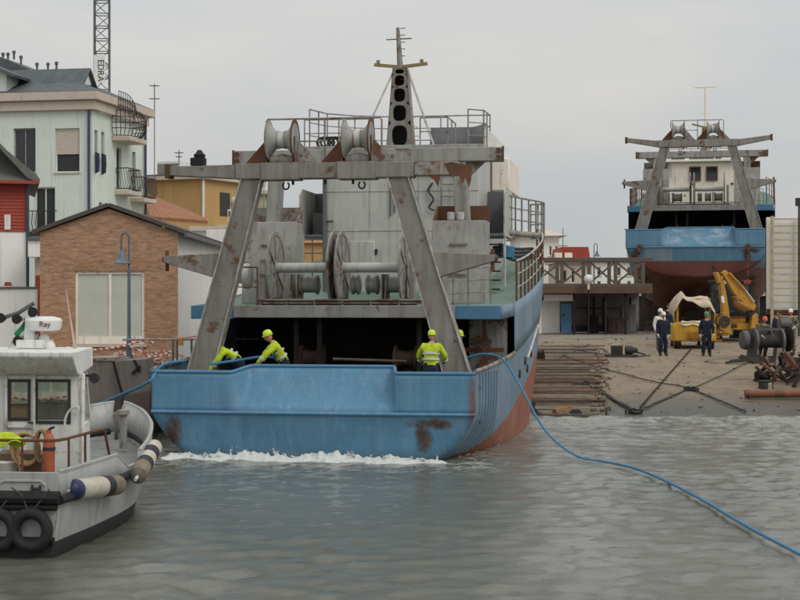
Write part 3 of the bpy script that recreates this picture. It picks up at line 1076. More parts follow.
        for sd in (-1, 1):
            q = MB()
            q.prism([V(xc + sd * 0.38, 1.60, 7.21), V(xc + sd * 0.92, 1.60, 7.21), V(xc + sd * 0.44, 1.60, 7.74), V(xc + sd * 0.38, 1.60, 7.74)], (0, 0.05, 0))
            q.box(*sorted((xc + sd * 0.36, xc + sd * 0.39)), 1.45, 1.85, 7.2, 7.86)
            q.build('spool_bracket', M['rust'] if sd < 0 else M['grey_rusty'], root)
        q = MB()
        q.lathe(V(xc - 0.34, 1.66, 7.28), (1, 0, 0), [(0, .02), (.04, .1), (.34, .16), (.64, .1), (.68, .02)], 14)
        q.build('chafing_saddle', M['grey_rusty'], root)
    # pipe guard over the spools
    q = MB()
    q.tube([V(-1.53, 1.75, 7.9), V(-1.53, 1.75, 8.25), V(-1.50, 1.75, 8.31), V(1.36, 1.75, 8.31), V(1.40, 1.75, 8.25), V(1.40, 1.75, 7.2)], 0.024, 8)
    q.cyl(V(-0.68, 1.75, 7.75), V(-0.04, 1.75, 7.75), 0.02, n=6)
    q.cyl(V(-0.04, 1.75, 7.2), V(-0.04, 1.75, 8.31), 0.024, n=6)
    q.build('spool_guard', M['grey'], root)
    # hanging shackles under the beam
    for xc in (-1.0, -0.82, 0.0, 0.7, 0.92):
        q = MB()
        if xc in (-1.0, 0.92):
            q.tube([V(xc + 0.08 * math.sin(t), 1.64, 6.64 - 0.09 * math.cos(t)) for t in np.linspace(-2.6, 2.6, 12)], 0.022, 6)
        else:
            q.bar(V(xc, 1.64, 6.78), V(xc, 1.64, 6.66), 0.06, 0.04)
        q.build('shackle', M['iron'], root)
    if not sister:
        # black lantern on the port arm
        q = MB()
        q.box(-3.42, -3.08, 1.48, 1.76, 7.17, 7.36)
        q.lathe(V(-3.22, 1.62, 7.34), (0, 0, 1), [(0, .13), (.1, .15), (.14, .10), (.22, .05)], 12)
        q.build('gantry_lamp', M['black'], root)

    # --- forward gantry
    dz = -0.98 if sister else 0.0
    for sd in (-1, 1):
        q = MB()
        q.bar(V(sd * 2.85, 7.3, 3.9), V(sd * 2.62, 7.3, 7.7 + dz), 0.40, 0.36, up=(0, 1, 0))
        q.build('forward_leg', M['grey'], root, bevel=0.02)
        # gusset under the beam
        q = MB()
        q.prism([V(sd * 2.83, 7.25, 7.66 + dz), V(sd * 3.35, 7.25, 7.66 + dz), V(sd * 2.85, 7.25, 7.2 + dz)], (0, 0.1, 0))
        q.build('gusset', M['grey_rusty'], root)
        # housing at the foot
        q = MB()
        x0, x1 = sorted((sd * 1.92, sd * 3.42))
        q.prism([V(x0, 6.35, 3.7), V(x0, 6.75, 6.0), V(x0, 7.7, 6.0), V(x0, 7.7, 3.7)], (x1 - x0, 0, 0))
        h = q.build('leg_housing', M['grey'], root, bevel=0.02)
        q = MB()
        q.box(x0, x1, 7.62, 7.72, 6.0, 6.45)
        q.prism([V(x0 if sd > 0 else x1, 6.8, 6.0), V(x0 if sd > 0 else x1, 7.6, 6.0), V(x0 if sd > 0 else x1, 7.6, 6.45)], (0.06 * sd, 0, 0))
        q.build('housing_coaming', M['rust'] if sd > 0 else M['grey_rusty'], h)
        for k in range(3):
            q = MB()
            z = 4.5 + 0.42 * k
            y = 6.35 + 0.4 * (z - 3.7) / 2.3
            q.bar(V((x0 + x1) / 2 - 0.25, y - 0.05, z), V((x0 + x1) / 2 + 0.25, y - 0.05, z), 0.04, 0.04)
            q.build('rung', M['grey_rusty'], h)
        if not sister and sd > 0:
            for k in (0, 1):
                q = MB()
                q.lathe(V(2.42 + 0.27 * k, 6.95, 6.02), (0, 0, 1), [(0, .10), (.2, .11), (.22, .08)], 12)
                q.build('paint_tin', M['grey_clean'], h)
    q = MB()
    q.box(-3.84, 3.84, 7.08, 7.52, 7.66 + dz, 8.05 + dz)
    fb = q.build('forward_beam', M['grey'], root, bevel=0.02)
    for sd in (-1, 1):
        q = MB()
        for zz in (7.76 + dz, 7.95 + dz):
            q.ring(V(sd * 3.74, 7.06, zz), (0, 1, 0), 0.035, 0.07, 0.05, 12)
        q.bar(V(sd * 3.86, 7.08, 7.64 + dz), V(sd * 3.86, 7.08, 8.07 + dz), 0.05, 0.06)
        q.build('end_lug', M['rust'], fb)
    # --- net winch on the upper deck
    z0, Yw = 4.64, 5.5
    w = thing('net_winch', None, None)
    w.parent = root
    for k in ('label', 'category'):
        if k in w: del w[k]
    fl = (-2.22, -0.58, -0.36, 1.36)
    for xf in fl:
        q = MB()
        q.ring(V(xf, Yw, z0), (1, 0, 0), 0.93, 1.03, 0.05, 36)
        q.ring(V(xf, Yw, z0), (1, 0, 0), 0.12, 0.30, 0.06, 20)
        q.ring(V(xf, Yw, z0), (1, 0, 0), 0.28, 0.94, 0.02, 32)
        for k in range(8):
            a = k * math.pi / 4 + 0.2
            d_ = V(0, math.cos(a), math.sin(a))
            q.bar(V(xf, Yw, z0) + d_ * 0.25, V(xf, Yw, z0) + d_ * 0.98, 0.06, 0.07, up=(1, 0, 0))
        q.build('drum_flange', M['grey'], w)
    for a, b in ((fl[0], fl[1]), (fl[2], fl[3])):
        q = MB()
        q.cyl(V(a, Yw, z0 + 0.04), V(b, Yw, z0 + 0.04), 0.135, n=18)
        q.build('drum_shaft', M['grey_clean'], w)
    for xc, wdt in ((-1.35, .55), (-0.05, .25), (0.42, .35), (1.02, .5)):
        q = MB()
        q.lathe(V(xc - wdt / 2, Yw + 0.35, z0 - 0.42), (1, 0, 0), [(0, .2), (.03, .27), (.08, .27), (.1, .22), (wdt - .1, .22), (wdt - .08, .27), (wdt - .03, .27), (wdt, .2)], 18)
        q.build('motor_drum', M['grey'], w)
    for xc in (-1.85, -1.66, 0.68, 0.78):
        q = MB()
        q.prism([V(xc, Yw + 0.05, 3.7), V(xc, Yw + 0.75, 3.7), V(xc, Yw + 0.55, 4.5), V(xc, Yw + 0.2, 4.5)], (0.05, 0, 0))
        q.build('winch_cheek', M['grey_rusty'], w)
    q = MB()
    for y_ in (Yw - 0.5, Yw + 0.6):
        q.box(-2.5, 1.75, y_, y_ + 0.12, 3.66, 3.80)
    for xc in fl:
        q.box(xc - 0.05, xc + 0.05, Yw - 0.5, Yw + 0.7, 3.8, 3.86)
    q.build('winch_bed', M['dark_rust'], w)
    for xa_ in (1.5, -2.5):
        q = MB()
        q.box(xa_, xa_ + 0.12, Yw - 0.1, Yw + 0.2, 3.7, 4.9)
        q.build('winch_post', M['grey_rusty'], w)
    # hydraulic motor outboard to port and its guard
    q = MB()
    q.lathe(V(-3.35, 5.2, 4.45), (1, 0, 0), [(0, .2), (.3, .2), (.32, .34), (.44, .36), (.5, .3), (.52, .1)], 20)
    q.build('hydraulic_motor', M['grey_clean'], w)
    # --- railings at the edge of the upper deck
    railing('deck_rail', root, [V(-3.35, 4.0, 3.62), V(-2.35, 4.0, 3.62)], 1.05, 2, mat=M['rust'])
    railing('deck_rail', root, [V(2.45, 4.15, 3.62), V(3.1, 5.4, 3.66), V(3.6, 6.4, 3.7)], 1.0, 3, mat=M['grey'])
    q = MB()
    q.tube([V(x_, 3.9, 3.80) for x_ in (-2.3, 2.3)], 0.03, 6)
    q.tube([V(x_, 3.9, 3.72) for x_ in (-2.3, 2.3)], 0.02, 6)
    for k in range(7):
        q.box(-2.3 + k * .75, -2.26 + k * .75, 3.88, 3.92, 3.64, 3.8)
    q.build('coaming_rail', M['grey_rusty'], root)
    for sd in ((1,) if not sister else (1, -1)):
        # bow and side rail that climbs with the sheer
        pts = []
        for Y in np.linspace(7.2, 19, 12):
            ux, uz = upper(Y)
            pts.append(V(sd * (ux - 0.05), Y, uz - 0.03))
        railing('side_rail', root, pts, 1.12, 3, r=0.03, mat=M['grey_clean'], post_mat=M['rust'], post=0.8)
    return root

ship = trawler('large blue trawler with a rusty grey stern gantry moving out into the water', (SHIP_A.X, SHIP_A.D, 0), 9.5, False)

# --- superstructure of the floating ship -------------------------------------------------
def house_A(root):
    # aft wall with welded seams, doors and pipework
    q = MB()
    q.box(-1.95, 2.75, 10.8, 18.0, 4.0, 8.36)
    hs_ = q.build('deckhouse', M['grey_clean'], root, bevel=0.03)
    q = MB()
    for zz in (5.9, 7.1):
        q.box(-1.94, 2.74, 10.785, 10.803, zz, zz + 0.02)
    for xx in (-0.6, 0.9):
        q.box(xx, xx + 0.02, 10.785, 10.803, 4.1, 8.3)
    q.build('weld_seam', M['grey_clean'], hs_)
    q = MB()
    q.box(-1.2, -0.42, 10.74, 10.80, 4.0, 5.6)
    d_ = q.build('door', M['grey_clean'], hs_, bevel=0.05)
    q = MB()
    q.box(-1.15, -1.05, 10.70, 10.74, 4.75, 4.85)
    q.box(-0.42, -0.35, 10.72, 10.80, 5.2, 5.35)
    q.box(-0.42, -0.35, 10.72, 10.80, 4.3, 4.45)
    q.build('door_hinge', M['iron'], d_)
    q = MB()
    q.cyl(V(-1.98, 10.7, 4.0), V(-1.98, 10.7, 8.3), 0.06, n=8)
    q.cyl(V(-1.45, 10.72, 4.0), V(-1.45, 10.72, 5.4), 0.03, n=8)
    q.cyl(V(0.05, 10.75, 6.35), V(0.05, 10.75, 7.6), 0.025, n=6)
    q.cyl(V(0.18, 10.75, 6.45), V(0.18, 10.75, 7.6), 0.025, n=6)
    q.cyl(V(-1.95, 10.75, 6.2), V(-1.7, 10.6, 6.2), 0.04, n=6)
    q.build('pipework', M['grey_dark'], hs_)
    q = MB()
    q.box(0.8, 2.3, 10.70, 10.795, 7.62, 8.05)
    q.build('wall_recess', M['grey_dark'], hs_)
    # ladder on the right of the aft wall
    q = MB()
    q.cyl(V(1.62, 10.7, 5.6), V(1.62, 10.7, 8.2), 0.022, n=6)
    q.cyl(V(2.02, 10.7, 5.6), V(2.02, 10.7, 8.2), 0.022, n=6)
    for k in range(7):
        q.cyl(V(1.62, 10.7, 5.85 + 0.36 * k), V(2.02, 10.7, 5.85 + 0.36 * k), 0.018, n=6)
    q.build('ladder', M['grey'], hs_)
    q = MB()
    q.tube(spline([V(1.35, 10.75, 7.35), V(1.22, 10.72, 7.1), V(1.38, 10.7, 6.85), V(1.25, 10.7, 6.6), V(1.42, 10.7, 6.5)], 5), 0.03, 6)
    q.build('hanging_hose', M['iron'], hs_)
    # bridge wings: plated alcoves either side
    for sd in (-1, 1):
        x0 = -1.97 if sd < 0 else 2.77
        x1 = -2.75 if sd < 0 else 3.5
        a, b = sorted((x0, x1))
        q = MB()
        q.box(a, b, 10.7, 12.9, 5.72, 5.80)
        q.box(a, b, 12.9, 12.95, 5.80, 7.2)
        q.build('bridge_wing', M['grey_dark'], root, bevel=0.01)  # dark grey paints in the shadowed interior of the alcove
        q = MB()
        xo = x1
        q.prism([V(xo, 10.75, 5.72), V(xo, 12.95, 5.72), V(xo, 12.95, 7.2), V(xo, 11.1, 7.22), V(xo, 10.75, 7.0)], (0.04 * sd, 0, 0))
        if sd > 0:
            q.prism([V(xo, 10.75, 4.2), V(xo, 11.1, 4.2), V(xo, 11.1, 5.7), V(xo, 10.75, 5.7)], (0.04, 0, 0))
        q.build('wing_screen', M['grey_clean'], root)
        if sd < 0:
            q = MB()
            q.box(-2.55, -2.1, 11.6, 12.4, 5.8, 6.5)
            q.build('wing_locker', M['grey_dark'], root, bevel=0.02)
    # rail and ladder below the port wing
    railing('wing_rail', root, [V(-2.75, 10.7, 4.4), V(-1.97, 10.7, 4.4)], 1.25, 3, mat=M['grey_dark'], post=0.4)
    # starboard stair up to the wing
    q = MB()
    for k in range(6):
        q.box(2.80, 3.45, 10.0 + 0.12 * k, 10.25 + 0.12 * k, 4.1 + 0.27 * k, 4.14 + 0.27 * k)
    q.build('stair_tread', M['dark_rust'], root)
    # coils beside the stair
    q = MB()
    for k in range(5):
        q.tube([V(3.35 + 0.3 * math.cos(t), 12.2 + 0.34 * math.sin(t), 5.15 + 0.07 * k) for t in np.linspace(0, 2 * math.pi, 18, endpoint=False)], 0.045, 6, True)
    o = q.build('blue_rope_coil', M['rope_blue'], None, cat='rope', label='coil of bright blue rope on the side deck of the large trawler')
    o.location = root.location
    o.rotation_euler = root.rotation_euler
    # roof deck
    q = MB()
    q.box(-2.75, 2.85, 10.9, 19.5, 8.37, 8.52)
    q.build('house_top', M['grey'], root, bevel=0.02)
    q = MB()
    q.box(2.78, 3.35, 14.0, 17.5, 7.3, 8.36)
    q.box(2.6, 3.0, 17.6, 19.0, 6.0, 8.36)
    q.build('wheelhouse_side', M['cream'], root, bevel=0.04)
    # forecastle deck edge with its curved rail, starboard
    pts = [V(3.52, 12.0, 5.95), V(3.6, 13.5, 5.98), V(3.85, 15.5, 6.02), V(4.12, 17.5, 6.06), V(4.05, 19.2, 6.1), V(3.5, 20.4, 6.15)]
    pts = spline(pts, 2)
    railing('forecastle_rail', root, pts, 1.08, 3, r=0.028, mat=M['grey'], post=1.2)
    q = MB()
    q.grid([[p_ + V(0, 0, -.16), p_ + V(0.03, 0, 0.02)] for p_ in pts])
    q.build('forecastle_plate', M['grey'], root, solid=0.03)
    q = MB()
    for k in range(4):
        q.tube(spline([V(3.3, 11.6, 5.5 - .1 * k), V(3.6, 13.6, 5.42 - .12 * k), V(3.95, 15.8, 5.5 - .1 * k)], 5), .05, 6)
    q.build('black_hoses', M['black'], root)
    # raised curved wind screen with white outer face
    q = MB()
    rows = []
    for t in np.linspace(0, 1, 12):
        a = -0.5 + t * (math.pi / 2 + 0.5)
        x = 0.4 + 2.0 * t
        y = 16.4 - 1.3 * max(0, (t - 0.6) / 0.4) ** 2
        rows.append([V(x, y, 8.52), V(x + 0.05, y + 0.1, 9.62)])
    q.grid(rows)
    q.build('wind_screen', M['grey_dark'], root, solid=0.05)
    q = MB()
    q.prism([V(2.45, 15.0, 8.52), V(3.25, 15.0, 8.7), V(2.45, 15.0, 9.5)], (0, 0.05, 0))
    q.build('screen_wing', M['white'], root)
    # two nested rail runs round the top
    railing('top_rail', root, [V(-2.72, 11.2, 8.52), V(-0.55, 11.2, 8.52)], 0.85, 2, mat=M['grey'], post=1.1)
    railing('top_rail', root, [V(0.9, 11.2, 8.52), V(1.75, 11.2, 8.52), V(1.75, 13.0, 8.52)], 0.85, 2, mat=M['grey'], post=0.9)
    railing('top_rail', root, [V(-2.65, 11.6, 8.52), V(-2.6, 14.0, 8.66), V(-2.0, 15.6, 8.76), V(-0.9, 16.6, 8.82), V(2.45, 16.6, 8.82), V(2.6, 13.4, 8.6), V(2.2, 12.6, 8.55)], 1.22, 3, mat=M['grey'], post=1.6)
    q = MB()
    for k in range(5):
        c_ = V(-2.2 + 0.12 * k, 11.5, 8.6)
        q.tube([c_ + V(0.22 * math.cos(t), 0.1, 0.16 * math.sin(t) + 0.1) for t in np.linspace(0, 6.28, 12, endpoint=False)], 0.035, 6, True)
    q.build('hose_heap', M['iron'], root)
    # mast tower
    mbase, mtop = 8.52, 11.12
    w0, w1 = 0.84, 0.42
    mast = thing('mast', None, None)
    mast.parent = root
    for k in ('label', 'category'):
        if k in mast: del mast[k]
    q = MB()
    zs = [8.60, 9.40, 10.02, 10.54, 10.94, 11.12]
    mast_plate(q, zs, w0, w1, 12.75, None)
    q.build('mast_plate', M['gantry'], mast)
    q = MB()
    q.prism([V(-w0 / 2, 13.33, 8.52), V(w0 / 2, 13.33, 8.52), V(w1 / 2, 13.33, mtop), V(-w1 / 2, 13.33, mtop)], (0, 0.03, 0))
    q.build('mast_back', M['black'], mast)  # black colour stands in for the shade inside the mast tower
    q = MB()
    for sd in (-1, 1):
        q.prism([V(sd * w0 / 2, 12.75, 8.52), V(sd * w1 / 2, 12.75, mtop), V(sd * w1 / 2, 13.33, mtop), V(sd * w0 / 2, 13.33, 8.52)], (0.02 * sd, 0, 0))
    q.box(-w1 / 2, w1 / 2, 12.75, 13.35, mtop, mtop + .04)
    q.build('mast_side', M['gantry'], mast)
    q = MB()
    q.box(-0.55, 0.65, 12.6, 13.5, 8.52, 8.64)
    q.ball(V(0.6, 12.7, 8.6), 0.2, 0.15, 0.08)
    q.build('mast_foot', M['rust'], mast)
    q = MB()
    q.bar(V(-0.85, 13.0, 11.29), V(0, 13.0, 11.20), 0.14, 0.09)
    q.bar(V(0, 13.0, 11.20), V(0.85, 13.0, 11.29), 0.14, 0.09)
    q.box(-0.78, -0.68, 12.95, 13.05, 11.33, 11.43)
    q.box(0.62, 0.72, 12.95, 13.05, 11.33, 11.43)
    q.build('cross_arm', paint('yellowed paint', (0.24, 0.20, 0.09), rust=0.4), mast)
    q = MB()
    q.tube([V(-0.02, 13.0, 11.16), V(-0.10, 13.0, 12.45)], [0.10, 0.055], 10)
    q.cyl(V(-0.47, 13.0, 12.08), V(0.35, 13.0, 12.10), 0.02, n=6)
    for k in range(5):
        q.cyl(V(-0.02, 13.0, 11.55 + .22 * k), V(0.14, 13.0, 11.55 + .22 * k), 0.014, n=6)
    q.build('pole_mast', M['grey_rusty'], mast)
    q = MB()
    q.tube([V(-0.2, 12.9, 11.1), V(-1.15, 11.8, 8.52)], 0.035, 6)
    q.tube([V(0.24, 12.9, 11.1), V(1.25, 11.8, 8.52)], 0.035, 6)
    q.build('mast_stay', M['grey_clean'], mast)
    q = MB()
    for k in range(8):
        z = 9.0 + 0.3 * k
        x = 0.44 - 0.024 * k * 3
        q.tube([V(x, 13.0, z), V(x + 0.14, 13.0, z), V(x + 0.16, 13.0, z - 0.05)], 0.012, 5)
    q.build('mast_step', M['grey_clean'], mast)
house_A(ship)

def house_B(root):
    q = MB()
    q.box(-2.15, 2.05, 10.8, 18.0, 4.0, 6.72)
    h = q.build('wheelhouse', M['cream'], root, bevel=0.03)
    q = MB()
    q.box(-2.45, 2.3, 10.5, 18.3, 6.72, 6.86)
    q.build('wheelhouse_roof', M['cream'], root, bevel=0.03)
    for x in (-0.5, 0.52):
        q = MB()
        for a, b, c, d_ in ((x - 0.36, x + 0.36, 6.36, 6.44), (x - 0.36, x + 0.36, 5.56, 5.64), (x - 0.36, x - 0.28, 5.64, 6.36), (x + 0.28, x + 0.36, 5.64, 6.36)):
            q.box(a, b, 10.70, 10.798, c, d_)
        w = q.build('window', M['rust'], h, bevel=0.01)
        q = MB()
        q.box(x - 0.28, x + 0.28, 10.76, 10.79, 5.64, 6.36)
        q.build('pane', M['glass'], w)
    q = MB()
    q.ball(V(-0.62, 10.78, 5.35), 0.08, 0.05, 0.08)
    q.ball(V(1.75, 10.78, 5.35), 0.08, 0.05, 0.08)
    q.build('wall_lamp', M['rust'], h)
    q = MB()
    q.box(-2.0, -1.2, 11.5, 12.5, 6.86, 7.15)
    q.box(-0.9, 0.6, 11.5, 12.5, 6.86, 7.1)
    q.lathe(V(0.9, 11.6, 6.86), (0, 0, 1), [(0, .2), (.3, .2), (.35, .1)], 12)
    q.build('roof_gear', M['grey_dark'], root, bevel=0.02)
    railing('top_rail', root, [V(-2.1, 11.0, 6.86), V(2.0, 11.0, 6.86)], 0.7, 2, mat=M['grey'], post=1.4)
    q = MB()
    q.tube([V(0.08, 12.5, 6.86), V(0.08, 12.5, 11.6)], [0.13, 0.06], 8)
    q.cyl(V(-0.62, 12.5, 11.56), V(0.72, 12.5, 11.6), 0.05, n=6)
    q.cyl(V(-0.3, 12.5, 9.9), V(0.46, 12.5, 9.9), 0.02, n=6)
    q.build('pole_mast', M['cream'], root)
    q = MB()
    q.bar(V(-0.75, 12.4, 9.24), V(0.08, 12.4, 9.02), 0.14, 0.1)
    q.bar(V(0.08, 12.4, 9.02), V(0.9, 12.4, 9.24), 0.14, 0.1)
    q.build('cross_arm', paint('yellowed arm paint', (0.24, 0.20, 0.09), rust=0.4), root)
    q = MB()
    q.lathe(V(0.08, 12.4, 7.0), (0, 0, 1), [(0, .38), (.2, .36), (1.9, .22), (2.0, .2)], 12)
    q.build('mast_foot', M['grey_rusty'], root)
    # side housings' upper ladders and blue screen
    q = MB()
    q.box(3.75, 3.82, 7.0, 8.4, 3.75, 5.0)
    q.build('side_screen', M['blue_trim'], root)

SHIP_B = Frame(16.42, 88.4, 5.62, 12.5)
ship2 = trawler('blue and red trawler propped up on the slipway with a cream wheelhouse', (SHIP_B.X, SHIP_B.D, SHIP_B.Z), 12.5, True)
house_B(ship2)
# rudder and propeller nozzle of the ship out of the water
q = MB()
q.prism([V(-0.06, 1.4, -0.5), V(-0.06, 2.4, -0.6), V(-0.06, 2.5, -2.7), V(-0.06, 1.3, -2.7)], (0.12, 0, 0))
q.cyl(V(0, 1.9, -0.9), V(0, 1.9, 0.2), 0.12, n=10)
q.build('rudder', M['dark_rust'], ship2)
q = MB()
q.ring(V(0, 2.9, -1.75), (0, 1, 0), 0.72, 0.82, 0.6, 28)
q.build('propeller_nozzle', M['dark_rust'], ship2)
q = MB()
for k in range(4):
    a = k * math.pi / 2 + 0.4
    d_ = V(math.cos(a), 0, math.sin(a))
    q.bar(V(0, 2.9, -1.75), V(0, 2.9, -1.75) + d_ * 0.68, 0.08, 0.10, 0.06, 0.34, up=(0.5, 1, 0))
q.ball(V(0, 2.85, -1.75), 0.14, 0.25, 0.14)
q.build('propeller', M['rust'], ship2)
# loose chains over the stern
for x in (-3.15, 2.75):
    q = MB()
    for k in range(11):
        zc = 1.1 - 0.23 * k
        ax = (1, 0, 0) if k % 2 else (0, 1, 0)
        q.ring(V(x, -0.16, zc), ax, 0.05, 0.10 if k > 1 else 0.17, 0.06, 10)
    q.build('hanging_chain', M['rust'], ship2)

# cradle of heavy timbers under the ship on land
cr = thing('cradle', 'dark timber and steel cradle carrying the trawler on the slipway', 'cradle', (SHIP_B.X, SHIP_B.D, 2.0), -R(12.5))
for k, Y in enumerate((5.0, 9.0, 13.0, 17.0)):
    q = MB()
    q.box(-3.4, 3.4, Y - 0.25, Y + 0.25, 0.0, 0.5)
    q.build('cross_timber', M['wood_dark'], cr, bevel=0.02)
for sd in (-1, 1):
    for Y in (3.2, 9.0, 14.0):
        q = MB()
        q.bar(V(sd * 3.3, Y, 0.0), V(sd * 3.05, Y, 3.2), 0.34, 0.34, 0.22, 0.26, up=(0, 1, 0))
        q.build('prop', M['wood_dark'], cr, bevel=0.02)
for sd in (-1, 1):
    q = MB()
    q.box(sd * 2.2 - 0.15, sd * 2.2 + 0.15, 1.0, 20, 0.5, 0.75)
    q.build('runner', M['dark_rust'], cr)
# ------------------------------------------------------------------ work boat at the left
BOAT = Frame(-6.51, 23.66, 0.0, 6.5)
B = BOAT.at
def boat():
    root = thing('work_boat', 'small pale grey work boat with a white wheelhouse and tyres on its stern', 'boat', (BOAT.X, BOAT.D, 0), -R(6.5))
    hullm = paint('pale grey boat paint', (0.36, 0.37, 0.355), rust=0.2, streak=0.6, dirt=(0.20, 0.19, 0.165), var=.14, scale=1.3)
    whitem = paint('white boat paint', (0.70, 0.70, 0.67), rust=0.12, streak=0.4, scale=2.2, edge=.12)
    bottom = plain('black boot top', (0.02, 0.02, 0.021), 0.5)
    bY = [0, 2, 4.3, 6, 7.2, 7.8, 8.0]
    # breadth at rub rail, at waterline; heights of gunwale
    rub = [1.50, 1.57, 1.53, 1.20, .68, .25, .04]
    wl = [1.40, 1.45, 1.34, .90, .35, .08, .02]
    rubz = [.86, .86, .90, 1.0, 1.12, 1.2, 1.22]
    def row(Y):
        r, w, z = (float(herm(bY, a, Y)) for a in (rub, wl, rubz))
        return max(r, .03), max(w, .015), z
    q = MB()
    for sd in (-1, 1):
        P = []
        for Y in np.linspace(0, 8, 36):
            r, w, z = row(Y)
            P.append([V(0, Y - .4 * max(0, (Y - 7) / 1), -.55), V(sd * w * .72, Y, -.45), V(sd * w, Y, 0.0), V(sd * (w + (r - w) * .25), Y, .24)])
        q.cur = 1
        q.grid(P)
        P = []
        for Y in np.linspace(0, 8, 36):
            r, w, z = row(Y)
            P.append([V(sd * (w + (r - w) * .25), Y, .24), V(sd * (w + (r - w) * .7), Y, .55), V(sd * r, Y, z)])
        q.cur = 0
        q.grid(P)
    r, w, z = row(0)
    q.cur = 1
    q.add([V(-w * .72, 0, -.45), V(w * .72, 0, -.45), V(w, 0, 0), V(w + (r - w) * .25, 0, .24), V(-w - (r - w) * .25, 0, .24), V(-w, 0, 0)], [(0, 1, 2, 3, 4, 5)])
    q.cur = 0
    q.add([V(-w - (r - w) * .25, 0, .24), V(w + (r - w) * .25, 0, .24), V(r, 0, z), V(-r, 0, z)], [(0, 1, 2, 3)])
    q.build('hull', [hullm, bottom], root, angle=50)
    # deck
    q = MB()
    q.grid([[V(t * (row(Y)[0] - .02), Y, row(Y)[2] - .12) for t in (-1, 1)] for Y in np.linspace(0.02, 7.7, 18)])
    q.build('deck', plain('grey boat deck', (0.20, 0.205, 0.195), 0.8), root)
    # bulwarks: aft quarter, low waist, raised bow
    def bul(Y):
        if Y < 2.7: return 1.27
        if Y < 3.3: return 1.27 - (Y - 2.7) / .6 * .27
        if Y < 3.95: return 1.0
        return 1.22 + (Y - 3.95) * 0.135
    for sd in (-1, 1):
        for ya, yb in ((0.0, 3.945), (3.95, 8.0)):
            q = MB()
            P = []
            for Y in np.linspace(ya, yb, 26):
                r, w, z = row(Y)
                h = bul(Y)
                f = (h - z) * (0.16 if Y > 3.9 else 0.02)
                P.append([V(sd * r, Y, z), V(sd * (r + f * .5), Y, z + (h - z) * .5), V(sd * (r + f * .8), Y + (.2 * max(0, (Y - 6.5) / 1.5)), h)])
            q.grid(P)
            o = q.build('bulwark', hullm, root, solid=0.05, angle=50)
            q = MB()
            q.tube([p[2] for p in P], 0.035, 6)
            q.build('gunwale', hullm, o)
    q = MB()
    q.box(-1.5, 1.5, -0.025, 0.025, .861, 1.27)
    tb = q.build('transom_bulwark', hullm, root, bevel=0.01)
    q = MB()
    q.tube([V(.62, -.03, .95), V(.62, -.03, 1.1), V(.70, -.03, 1.14), V(1.25, -.03, 1.14), V(1.32, -.03, 1.08), V(1.32, -.03, .95)], .022, 6)
    q.build('freeing_port', hullm, tb)
    q = MB()
    q.cyl(V(1.12, -.04, 1.03), V(1.24, -.04, 1.03), .02, n=6)
    q.cyl(V(1.12, -.04, .97), V(1.12, -.04, 1.08), .02, n=6)
    q.cyl(V(1.24, -.04, .97), V(1.24, -.04, 1.08), .02, n=6)
    q.build('mooring_cleat', M['iron'], tb)
    # black rubbing strake
    for sd in (-1, 1):
        q = MB()
        q.tube([V(sd * (row(Y)[0] + .03), Y, row(Y)[2]) for Y in np.linspace(-.02, 7.95, 34)], .07, 8)
        q.build('rubbing_strake', M['black'], root)
    q = MB()
    q.tube([V(-1.5, -.06, .90), V(1.54, -.06, .90)], .10, 8)
    q.tube([V(-1.5, -.05, .76), V(1.5, -.05, .76)], .05, 8)
    q.tube([V(-1.45, -.03, .27), V(1.45, -.03, .27)], .05, 8)
    q.build('stern_fender', M['black'], root)
    # tyres hung on the stern
    # wheelhouse
    q = MB()
    y0, y1 = 2.2, 3.35
    za, zb = .75, 2.62
    xa = 1.15
    xl = -1.15
    dz = [(B(10, 417, y0).x, B(29, 417, y0).x, B(20, 419, y0).z, B(20, 381, y0).z), (B(37, 422, y0).x, B(69, 422, y0).x, B(50, 422, y0).z, B(50, 381, y0).z)]
    lx = dz[0][0]
    lw = [(-1.05, lx - .25, 1.35, 2.1)]
    holes = [(a - xl, b - xl, c, d_) for a, b, c, d_ in lw + dz]
    q.wall(V(xl, y0, 0), V(1, 0, 0), V(0, 1, 0), xa - xl, za, zb, holes, .05)
    # sides, front (raked)
    for sd in (-1, 1):
        q.prism([V(sd * 1.15, y0 + .001, za), V(sd * .78, y1 + .5, za), V(sd * .78, y1 + .45, 1.75), V(sd * 1.06, 2.6, 1.75), V(sd * 1.08, 2.5, zb), V(sd * 1.15, y0 + .001, zb)], (-.04 * sd, 0, 0))
        q.bar(V(sd * .77, y1 + .45, 1.75), V(sd * .84, y1, zb), .06, .06)
    q.box(-.77, .77, y1 + .42, y1 + .48, za, 1.75)
    q.build('wheelhouse', whitem, root)
    q = MB()
    for sd in (-1, 1):
        q.add([V(sd * 1.04, 2.6, 1.76), V(sd * .77, y1 + .4, 1.76), V(sd * .83, y1 + .0, zb), V(sd * 1.06, 2.5, zb)], [(0, 1, 2, 3)])
    q.add([V(-.77, y1 + .42, 1.76), V(.77, y1 + .42, 1.76), V(.83, y1, zb), V(-.83, y1, zb)], [(0, 1, 2, 3)])
    gs = NT('bluish side glass')
    gs.b.inputs['Transmission Weight'].default_value = .85
    gs.b.inputs['IOR'].default_value = 1.12
    q.build('side_window', gs.done(gs.mix(gs.noise(2, 4), (.45, .62, .70), (.60, .75, .82)), .04, 0, .6), root)
    gm = NT('tinted cabin glass')
    gm.b.inputs['Transmission Weight'].default_value = .93
    gm.b.inputs['IOR'].default_value = 1.12
    pane_m = gm.done(gm.mix(gm.ramp(gm.noise(2.5, 5, .6), [(.4, 0.0), (.7, 1.0)]), (.26, .26, .19), (.46, .46, .38)), .04, 0, .6)
    q = MB()
    q.box(-.9, .7, 3.0, 3.5, .75, 1.55)
